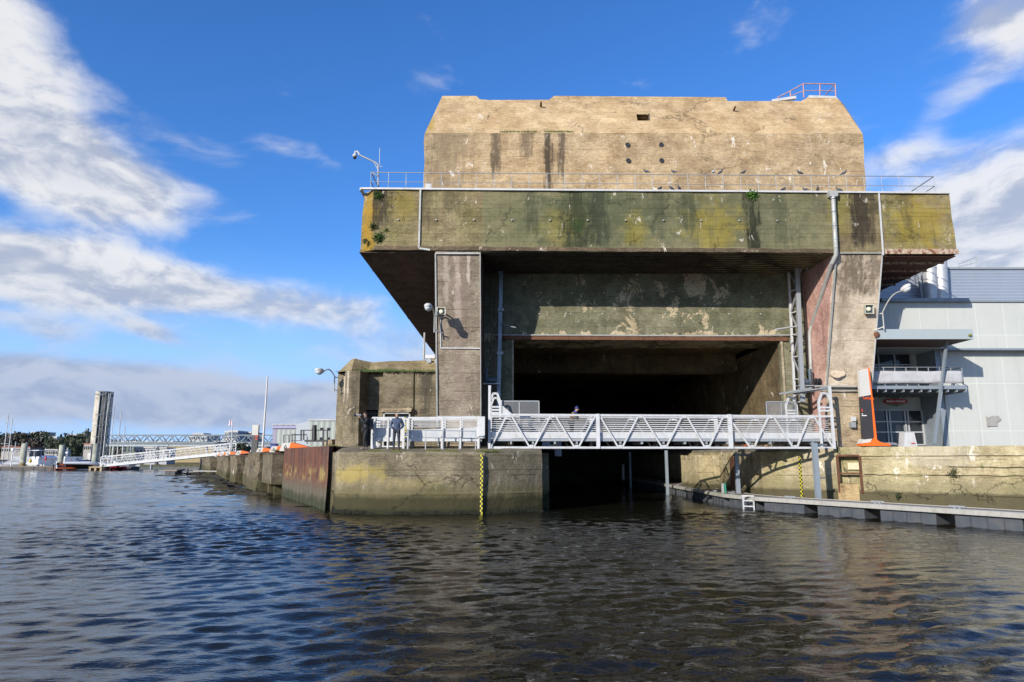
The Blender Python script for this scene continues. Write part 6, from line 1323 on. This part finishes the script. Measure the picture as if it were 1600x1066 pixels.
m = MB(); m.box(bxp - r_ * 1.02, bxp - r_ * .62, TY - 1, TY + 1, -1, 3.6); m.build('plinth', M['lgrey'], t)
for i in range(9):
    a = math.pi * (1.52 + .8 * i / 8); m = MB(); m.beam((bxp + r_ * math.cos(a), TY + r_ * math.sin(a), 0), (bxp + r_ * math.cos(a), TY + r_ * math.sin(a), zt_s), .10); m.build('upright', gm, t)
for z in (2.2, 4.6, 7, 9.4, 11.8, zt_s - .9, zt_s - .05):
    m = MB(); pts = [(bxp + r_ * math.cos(a), TY + r_ * math.sin(a), z) for a in [math.pi * (1.42 + .9 * i / 14) for i in range(15)]]; m.tube(pts, .07, 5); m.build('ring', gm, t)
m = MB(); m.lathe([(r_ * 1.06, zt_s - .75), (r_ * 1.06, zt_s - .6)], (bxp, TY, 0), 20); m.build('platform', gm, t)
m = MB(); m.beam((bxp + r_ * 1.0, TY - 1, zt_s - 4.5), (bxp + r_ * 1.18, TY - 1, zt_s - .2), .18); m.build('ladder', gm, t)
# wharf building / sheds under the lattice bridge
def block(name, lab, cat, u0, u1, v0, v1, Y, mt, dep=8, rows=0, cols=0, group=None, roof=None, winmat=None, wk=.55):
    x0, x1 = X(u0, Y, 5), X(u1, Y, 5); z0, z1 = (Z(v1, Y) if v1 < 715 else 1.0), Z(v0, Y); t = thing(name, lab, cat, ((x0 + x1) / 2, Y, z0), group); m = MB(); m.box(x0, x1, Y, Y + dep, min(z0, 1.0), z1); m.build('wall', mt, t)
    m = MB(); m.box(x0 - .02 * (x1 - x0), x1 + .02 * (x1 - x0), Y - .3, Y + dep, z1, z1 + .04 * (z1 - z0) + .2); m.build('roof', roof or M['lgrey'], t)
    for j in range(rows):
        zc = z0 + (z1 - z0) * (j + .5) / rows; h = (z1 - z0) / rows * .42
        for i in range(cols):
            w_ = (x1 - x0) / cols; m = MB(); m.box(x0 + w_ * (i + .5 - wk / 2), x0 + w_ * (i + .5 + wk / 2), Y - .08, Y + .02, zc - h / 2, zc + h / 2); m.build('window', winmat or M['glass'], t)
    return t
WH = plain('white_render', (.40, .41, .42), .8); BE = plain('beige_render', (.33, .31, .28), .8); RD = plain('brick_red', (.38, .10, .07), .8); BG2 = plain('blue_grey_facade', (.20, .24, .30), .7); GN = plain('dark_shed', (.13, .15, .13), .8)
block('harbour_shed', 'white low harbour cabin under the lattice bridge, left', 'shed', 213, 246, 700, 712, 158, WH, 4, 1, 6); block('harbour_shed', 'white low harbour cabin right of the first one', 'shed', 250, 262, 701, 712, 158, WH, 4, 1, 3)
block('harbour_shed', 'long dark shed wall behind the harbour cabins', 'shed', 190, 268, 691, 712, 240, GN, 10, 1, 9); block('harbour_shed', 'ochre warehouse strip right of the dark shed', 'shed', 262, 345, 696, 713, 230, paint('ochre_wall', (.30, .24, .13), .8), 10)
block('white_house', 'white house with large windows behind the gangway landing', 'house', 334, 368, 691, 712, 190, WH, 9, 2, 5); block('white_house', 'two-storey white building with a flat roof behind the flag', 'house', 346, 367, 687.5, 712, 200, WH, 9, 2, 4)
block('office_building', 'stepped white office building with roof terrace beyond the lattice bridge', 'office', 293, 322, 681, 712, 330, WH, 15, 4, 8); block('office_building', 'pale upper storey block on top of the stepped office', 'office', 299, 316, 677.5, 682, 334, M['lgrey'], 8, 1, 6)
block('office_building', 'blue-grey office block with a pale side, left of the pair', 'office', 356, 370, 675, 712, 300, BG2, 14, 6, 7); block('office_building', 'pale side wing of the left blue-grey office block', 'office', 349, 356, 676, 712, 301, WH, 14, 6, 2)
block('office_building', 'blue-grey office block of the pair, just left of the black totem', 'office', 377, 391, 677, 712, 310, BG2, 14, 6, 7); block('office_building', 'pale side wing of the right blue-grey office block', 'office', 370.5, 377, 678, 712, 311, WH, 14, 6, 2)
block('apartment_building', 'beige apartment block on the hill at the far left', 'apartment block', 44, 61, 676, 700, 640, BE, 20, 4, 6); block('apartment_building', 'pale stepped apartment block above the trees, left', 'apartment block', 22, 36, 678, 700, 660, BE, 20, 3, 5)
block('apartment_building', 'long white building above the dark trees, third from the left', 'apartment block', 56, 86, 683, 700, 600, WH, 20, 3, 14)
block('apartment_building', 'white and red apartment block, left of two', 'apartment block', 105, 119, 680, 702, 560, WH, 20, 5, 5); m = block('apartment_building', 'white and red apartment block, right of two', 'apartment block', 119.5, 130, 678.5, 702, 570, RD, 20, 5, 4, winmat=WH)
for (u0, u1, Y) in ((104, 107, 559),):
    mm_ = MB(); mm_.box(X(u0, Y), X(u1, Y), Y - 1, Y + 2, 1, Z(679.5, Y)); mm_.build('red_stair_tower', RD, [o for o in COL.objects if o.get('label', '') == 'white and red apartment block, left of two'][0])
block('quay_building', 'low pale quay building left behind the boats', 'building', 70, 90, 703, 712, 300, BE, 9, 1, 7); block('quay_building', 'low red-roofed building at the far left shore', 'building', 2, 46, 699, 708, 330, BE, 9, 1, 12, roof=RD); block('quay_building', 'pale gabled building left of the round tower', 'building', 130, 142, 694, 706, 320, BE, 9, 1, 4, roof=RD)
# far land
m = MB(); m.face([(-3000, 230, .9), (-60, 215, .9), (-40, 300, .9), (-40, 3400, .9), (-3000, 3400, .9)]); m.face([(-3000, 230, .9), (-3000, 230, -3), (-60, 215, -3), (-60, 215, .9)]); struct(m.build('far_shore', concrete('shore_ground', (.07, .08, .04), (.09, .08, .05), lines=0, crack=0, leach=0)))
m = MB(); prof = [(-1500, 0), (-900, 10), (-700, 14), (-560, 18), (-420, 12), (-300, 9), (-150, 7), (100, 6), (400, 5)]
vs = [(x * 1.0, 680, .5) for x, z in prof] + [(x, 760, z + 3) for x, z in prof] + [(x, 1500, z + 3) for x, z in prof]; n = len(prof); m.raw(vs, [(r * n + i, r * n + i + 1, (r + 1) * n + i + 1, (r + 1) * n + i) for r in range(2) for i in range(n - 1)], True); struct(m.build('hills', bpy.data.materials['shore_ground']))
# trees
def crown_mesh(seed, kind):
    rs = random.Random(seed); m = MB(); lobes = [(V3(rs.gauss(0, .42), rs.gauss(0, .42), rs.uniform(.35, .95)), rs.uniform(.26, .5)) for _ in range(11)]
    for c, r0 in lobes:
        for i in range(95):
            d_ = V3(rs.gauss(0, 1), rs.gauss(0, 1), rs.gauss(0, 1)).normalized() * r0 * rs.uniform(.7, 1.08); p = c + V3(d_.x, d_.y, d_.z * .8); s = rs.uniform(.05, .10)
            a_ = V3(rs.gauss(0, 1), rs.gauss(0, 1), rs.gauss(0, 1)).normalized() * s; b2 = a_.cross(V3(rs.gauss(0, 1), rs.gauss(0, 1), rs.gauss(0, 1))).normalized() * s
            m.face([p - a_, p - b2 * .8, p + a_, p + b2])
    return m
LG = [plain('foliage%d' % i, c, .7, var=.45) for i, c in enumerate(((.035, .05, .025), (.05, .065, .03), (.07, .06, .042)))]
protos = []
for k in range(3):
    t = thing('tree', 'x', 'tree', (0, 0, 0), 'trees on the far shore'); crown_mesh(50 + k, k).build('crown', LG[k], t, local=True)
    m = MB(); m.tube([(0, 0, -.02), (.01, 0, .25), (.0, .02, .6)], [.05, .038, .02], 7); m.tube([(.01, 0, .25), (.2, .05, .55)], [.03, .012], 5); m.tube([(.0, 0, .3), (-.2, -.05, .6)], [.026, .012], 5); m.build('trunk', M['deckwood'], t, local=True); protos.append([t, False])
rs = random.Random(12)
spots = [(-6, 34), (4, 30), (12, 32), (20, 36), (27, 30), (34, 33), (41, 34), (48, 32), (55, 27), (63, 25), (70, 26), (78, 24), (86, 25), (94, 27), (100, 30), (107, 25), (113, 30), (119, 30), (126, 34), (133, 37), (139, 32), (176, 23), (186, 22), (196, 23), (205, 22), (213, 21), (222, 20), (231, 22), (240, 21), (250, 21), (258, 22), (266, 19), (274, 20), (282, 22), (290, 18), (325, 18), (332, 16), (340, 17), (393, 15), (408, 16), (418, 17)]
for k, (u, hp_) in enumerate(spots):
    Y = rs.uniform(330, 430) if u < 150 else rs.uniform(380, 480); h_ = (hp_ + rs.uniform(-2, 2)) * Y / 1067 * .95 + 1; kk_ = rs.choice((0, 0, 1, 1, 2)); x = X(u, Y, 5)
    kind = ('dark evergreen', 'mid green bushy', 'brownish half-bare')[kk_]
    where = f'{"first second third fourth fifth sixth seventh eighth ninth tenth eleventh twelfth thirteenth fourteenth fifteenth sixteenth seventeenth eighteenth nineteenth twentieth twenty-first".split()[k]} from the left edge, left of the round tower' if k < 21 else (f'{"first second third fourth fifth sixth seventh eighth ninth tenth eleventh twelfth thirteenth fourteenth".split()[k-21]} right of the round tower, behind the lattice bridge' if k < 35 else ['left', 'middle', 'right'][k - 35] + ' of three small ones behind the white houses' if k < 38 else ['left', 'middle', 'right'][k - 38] + ' of three small ones near the black totem')
    lab = f'{kind} tree, {where}'
    P0 = protos[kk_]; sc_3 = (h_ * rs.uniform(.55, .8), h_ * .6, h_)
    if not P0[1]: P0[0].location = (x, Y, .9); P0[0].scale = sc_3; P0[0]['label'] = lab; P0[1] = True; P0[0].rotation_euler = (0, 0, rs.uniform(0, 6))
    else: dup(P0[0], (x, Y, .9), rs.uniform(0, 6), lab, sc_3)
for k, u in enumerate((369, 373, 380)):
    Y = 150; h_ = (2.8, 2.2, 2.6)[k]; dup(protos[1][0], (X(u, Y), Y, 2.2), rs.uniform(0, 6), ('left', 'middle', 'right')[k] + ' one of three green bushes on the quay right of the flagpole', (h_ * .7, h_ * .7, h_))
    
# boats
def hull_mb(L, Bm, H, n=12, flare=.75, zk=-.3):
    m = MB(); vs = []; k = 7
    for i in range(n + 1):
        s = i / n; b = Bm / 2 * (1 - max(0, (s - .35) / .65) ** 2.2) * (.86 + .14 * min(1, s / .3)); b = max(b, .02); sh = H * (1 + .28 * max(0, s - .3) ** 1.5); x = -L / 2 + L * s
        for j in range(k):
            a = -1 + 2 * j / (k - 1); y = b * math.copysign(abs(a) ** .7, a); z = zk + (sh - zk) * abs(a) ** 2.2; vs.append((x + (.1 * L * max(0, s - .8) * abs(a)), y * (flare + (1 - flare) * abs(a)), z))
    m.raw(vs, [(i * k + j, i * k + j + 1, (i + 1) * k + j + 1, (i + 1) * k + j) for i in range(n) for j in range(k - 1)], True)
    m.face([vs[j] for j in range(k)]); 
    for i in range(n): m.face([vs[i * k], vs[(i + 1) * k], vs[(i + 1) * k + k - 1], vs[i * k + k - 1]])
    return m
GC = plain('white_gelcoat', (.72, .73, .74), .25, var=.05); WD = M['glass']; NV = plain('navy_canvas', (.02, .035, .09), .7); TN = plain('taupe_canvas', (.17, .13, .10), .8); SK = plain('sky_blue_canvas', (.25, .36, .6), .7)
def cruiser(lab, x, Y, rz, L=9, variant=0):
    t = thing('motor_cruiser', lab, 'motor boat', (x, Y, 0), 'motor cruisers moored in the marina', rz)
    hull_mb(L, L * .34, 1.15).build('hull', GC, t, local=True)
    m = MB(); m.prism([(-L * .30, -L * .13, 1.1), (L * .22, -L * .13, 1.15), (L * .10, -L * .12, 2.0), (-L * .06, -L * .12, 2.35), (-L * .30, -L * .12, 2.35)], (0, L * .26, 0)); cb = m.build('cabin', GC, t, local=True)
    for s in (-1, 1):
        m = MB(); y = s * (L * .13 + .015); m.prism([(-L * .26, y, 1.5), (L * .06, y, 1.5), (L * .01, y, 2.05), (-L * .26, y, 2.1)], (0, -s * .03, 0)); m.build('side_window', WD, cb, local=True)
    m = MB(); m.prism([(L * .20, -L * .11, 1.3), (L * .115, -L * .10, 1.95), (L * .115, L * .10, 1.95), (L * .20, L * .11, 1.3)], (.03, 0, .02)); m.build('windscreen', WD, cb, local=True)
    if variant in (0, 2):
        m = MB(); m.box(-L * .30, L * .04, -L * .13, L * .13, 2.36, 2.75); m.build('flybridge', GC, t, local=True)
    if variant == 0:
        m = MB(); m.box(-L * .32, L * .02, -L * .14, L * .14, 4.0, 4.12); m.build('hardtop', GC, t, local=True)
        for sx in (-.3, 0): 
            for sy in (-1, 1): m = MB(); m.tube([(L * sx, sy * L * .12, 2.7), (L * sx, sy * L * .12, 4.0)], .05, 6); m.build('pole', M['galv'], t, local=True)
        m = MB(); m.prism([(-L * .46, -L * .13, 2.5), (-L * .28, -L * .13, 2.95), (-L * .28, L * .13, 2.95), (-L * .46, L * .13, 2.5)], (0, 0, .05)); m.build('awning', TN if rz < 1.6 else SK, t, local=True)
    if variant == 1:
        m = MB(); m.prism([(-L * .25, -L * .12, 2.36), (L * .0, -L * .12, 2.36), (-L * .03, -L * .12, 3.1), (-L * .22, -L * .12, 3.1)], (0, L * .24, 0)); m.build('wheelhouse', GC, t, local=True)
        m = MB(); m.prism([(-L * .22, -L * .122, 2.55), (-L * .02, -L * .122, 2.55), (-L * .05, -L * .122, 2.95), (-L * .2, -L * .122, 2.95)], (0, L * .244, 0)); m.build('window', WD, t, local=True)
    m = MB()
    for i in range(6): s = -.02 + i * .09; m.tube([(L * s, L * .15 * (1 - max(0, s) * 1.2), 1.2), (L * s, L * .15 * (1 - max(0, s) * 1.2), 1.85)], .025, 5)
    m.tube([(L * (-.02 + i * .09), L * .15 * (1 - max(0, -.02 + i * .09) * 1.2), 1.85) for i in range(6)], .025, 5); m.v += []; m.build('pulpit_rail', M['galv'], t, local=True)
    m = MB(); m.tube([(-L * .2, 0, 2.7), (-L * .2, 0, 4.6)], .03, 5); m.ball((-L * .2, 0, 3.6), .22); m.build('radar', GC, t, local=True)
    return t
def sailboat(lab, x, Y, rz, L=9.5, mh=12, lean=0, sail=NV):
    t = thing('sailing_boat', lab, 'sailing boat', (x, Y, 0), 'sailing boats moored in the marina', rz)
    hull_mb(L, L * .30, .95, zk=-.35).build('hull', GC, t, local=True)
    m = MB(); m.prism([(-L * .18, -L * .09, .9), (L * .20, -L * .07, 1.0), (L * .14, -L * .06, 1.35), (-L * .16, -L * .08, 1.5)], (0, L * .17, 0)); m.build('cabin', GC, t, local=True)
    m = MB(); m.tube([(L * .08, 0, 1.0), (L * .08, 0, mh)], [.11, .07], 8); ms = m.build('mast', M['flash'], t, local=True)
    m = MB(); m.tube([(L * .08, -.9, mh * .45), (L * .08, .9, mh * .45)], .035, 5); m.tube([(L * .08, -.6, mh * .72), (L * .08, .6, mh * .72)], .03, 5); m.build('spreader', M['flash'], ms, local=True)
    m = MB()
    for q in ((L * .48, 0, 1.1), (-L * .48, 0, .9), (L * .06, 1.2, .9), (L * .06, -1.2, .9)): m.tube([q, (L * .08, 0, mh - .2)], .012, 4)
    m.build('stays', M['galv'], t, local=True)
    m = MB(); m.tube([(L * .08, 0, 1.9), (-L * .32, 0, 1.95)], [.18, .12], 8); m.build('boom_cover', sail, t, local=True)
    return t
def mast_at(u, vt, Y): return X(u, Y, 6), Z(vt, Y)
cruiser('white flybridge cruiser with a hardtop at the left pile', X(24, 148, 1), 148, R(-150), 11, 0)
cruiser('white cruiser with a pale blue awning, right of the left pile', X(58, 147, 1), 147.5, R(150), 10, 0)
cruiser('white cabin cruiser behind the middle mooring pile', X(88, 148, 1), 148.5, R(165), 11, 2)
cruiser('broad white cruiser between the middle pile and the inflatables', X(118, 152, 1), 152, R(-8), 12.5, 2)
cruiser('white motor yacht with a red stripe behind the foot of the gangway', X(180, 165, 1), 163, R(5), 13, 1)
for k, (u, vt, Y, rz, L, lab) in enumerate(((3, 644, 150, 95, 9, 'sailing boat with tall pale mast at the very left edge'), (9, 652, 156, 80, 9, 'sailing boat with a slightly shorter mast, second from the left edge'), (20, 690, 160, 85, 7, 'small sailing boat with a short mast behind the left pile'),
     (156, 615, 147, 10, 9, 'sailing boat with a white mast in front of the round tower'), (166, 629, 150, 20, 9, 'sailing boat with a white mast right of the round tower'), (178, 642, 158, 30, 9, 'sailing boat with a dark mast beyond the foot of the gangway'), (188, 665, 166, 70, 8, 'sailing boat with a thick pale mast under the left end of the lattice bridge'), (201, 690, 170, 80, 7, 'sailing boat with the shortest mast behind the gangway'))):
    sailboat(lab, X(u, Y, 4), Y, R(rz), L, Z(vt, Y), sail=NV if k % 2 else TN)
RO = plain('orange_tube', (.42, .09, .03), .5); RR = plain('red_tube', (.55, .03, .04), .5); RW = plain('pale_tube', (.50, .53, .58), .5)
def rib_boat(lab, x, Y, rz, L, mt, tilt=0, z=.25, acc=None):
    t = thing('inflatable_boat', lab, 'inflatable boat', (x, Y, z), 'inflatable boats at the pontoon'); t.rotation_euler = (tilt, 0, rz); W2 = L * .2; r_ = L * .055
    m = MB(); m.tube([(-L * .5, W2, 0), (L * .2, W2, 0), (L * .40, W2 * .6, .1), (L * .5, 0, .16), (L * .40, -W2 * .6, .1), (L * .2, -W2, 0), (-L * .5, -W2, 0)], [r_ * .7, r_, r_, r_ * .9, r_, r_, r_ * .7], 12); m.build('tube', mt, t, local=True)
    m = MB(); m.prism([(-L * .45, -W2, -.15), (L * .3, -W2 * .8, -.12), (L * .3, W2 * .8, -.12), (-L * .45, W2, -.15)], (0, 0, .12)); m.build('floor', M['charcoal'], t, local=True)
    m = MB(); m.prism([(-L * .12, -.25, 0), (L * .06, -.25, 0), (L * .02, -.25, .75), (-L * .10, -.25, .8)], (0, .5, 0)); m.build('console', GC if mt != RR else M['charcoal'], t, local=True)
    m = MB(); m.box(-L * .52, -L * .46, -.15, .15, -.3, .55); m.box(-L * .56, -L * .44, -.2, .2, .45, .85); m.build('outboard', M['charcoal'], t, local=True)
    m = MB(); 
    for s in (-1, 1): m.tube([(-L * .3, s * W2, .05), (-L * .33, s * W2 * .8, 1.1)], .035, 5)
    m.tube([(-L * .33, -W2 * .8, 1.1), (-L * .33, W2 * .8, 1.1)], .035, 5); m.build('roll_bar', acc or M['galv'], t, local=True); return t
rib_boat('orange inflatable boat with a bow raised on the pontoon', X(108, 139, 1), 139.4, R(35), 4.2, RO, R(25), .75, RO)
rib_boat('big pale grey inflatable with orange marks tilted beside the pile', X(128, 139, 1), 139.2, R(15), 6.2, RW, R(-30), .85, RO)
rib_boat('small orange and pink dinghy left of the other inflatables', X(91, 139.5, 1), 139.6, R(80), 2.8, RO, 0, .3)
rib_boat('small red inflatable under the gangway, left', X(173, 139, 1), 139.3, R(10), 2.8, RR, R(20), .35)
rib_boat('small red inflatable under the gangway, right', X(184, 139, 1), 139.3, R(35), 3.0, RR, R(-25), .4)
m = MB(); p = at(71.5, 716.5, 141.5); m.ball(p, .28, .7, .7, 1.5); m.tube([p + V3(0, 0, -.9), p], .05); tag(m.build('life_buoy', RR), 'red lifebuoy post on the marina pontoon', 'lifebuoy')
m = MB(); p = at(47.5, 720.5, 142.3); m.ball(p, .34, .8, .8, 1.2); tag(m.build('fender_buoy', plain('yellow_buoy', (.6, .42, .02))), 'yellow fender buoy beside the cruiser', 'buoy')
t = thing('service_post', 'white service bollard with a lamp head on the marina pontoon at the left', 'service post', tuple(at(20, 726, 142.5))); m = MB(); p = at(20, 704, 142.5); m.tube([(p.x, p.y, .84), (p.x, p.y, p.z)], .1, 10); m.build('post', GC, t); m = MB(); m.lathe([(.3, -.1), (.34, .3), (.1, .5)], tuple(p), 12); m.build('lamp_head', GC, t)
# raft and walkway in the open water
t = thing('floating_raft', 'flat wooden raft floating in open water before the quay', 'raft', tuple(at(272, 742, 101))); m = MB(); q = [at(255.5, 738, 100), at(276, 738.5, 98), at(290, 733, 110), at(270, 733.5, 112)]
m.prism([V3(p.x, p.y, .62) for p in q], (0, 0, .18)); m.build('deck', M['deckwood'], t); c = sum(q, Vector()) / 4; m = MB()
for s in (.1, .5): a_ = q[0].lerp(q[1], s); b2 = q[0].lerp(q[1], s + .38); e_ = (q[3] - q[0]) * .9; m.prism([V3(a_.x, a_.y, -.3), V3(b2.x, b2.y, -.3), V3(b2.x + e_.x, b2.y + e_.y, -.3), V3(a_.x + e_.x, a_.y + e_.y, -.3)], (0, 0, .9))
m.build('floats', fl, t)
t = thing('low_walkway', 'low pale walkway on posts from the raft towards the quay', 'walkway', tuple(at(310, 738, 104))); m = MB(); m.beam(at(284, 736, 104), at(306, 735, 106), 1.2, .12); m.beam(at(304, 736, 104), at(341, 736.5, 101), .5, .14); m.build('planks', M['decktrim'], t)
for u in (293, 311, 334): m = MB(); p = at(u, 738, 103.5); m.tube([(p.x, p.y, -1), (p.x, p.y, .9)], .12, 8); m.build('post', M['charcoal'], t)
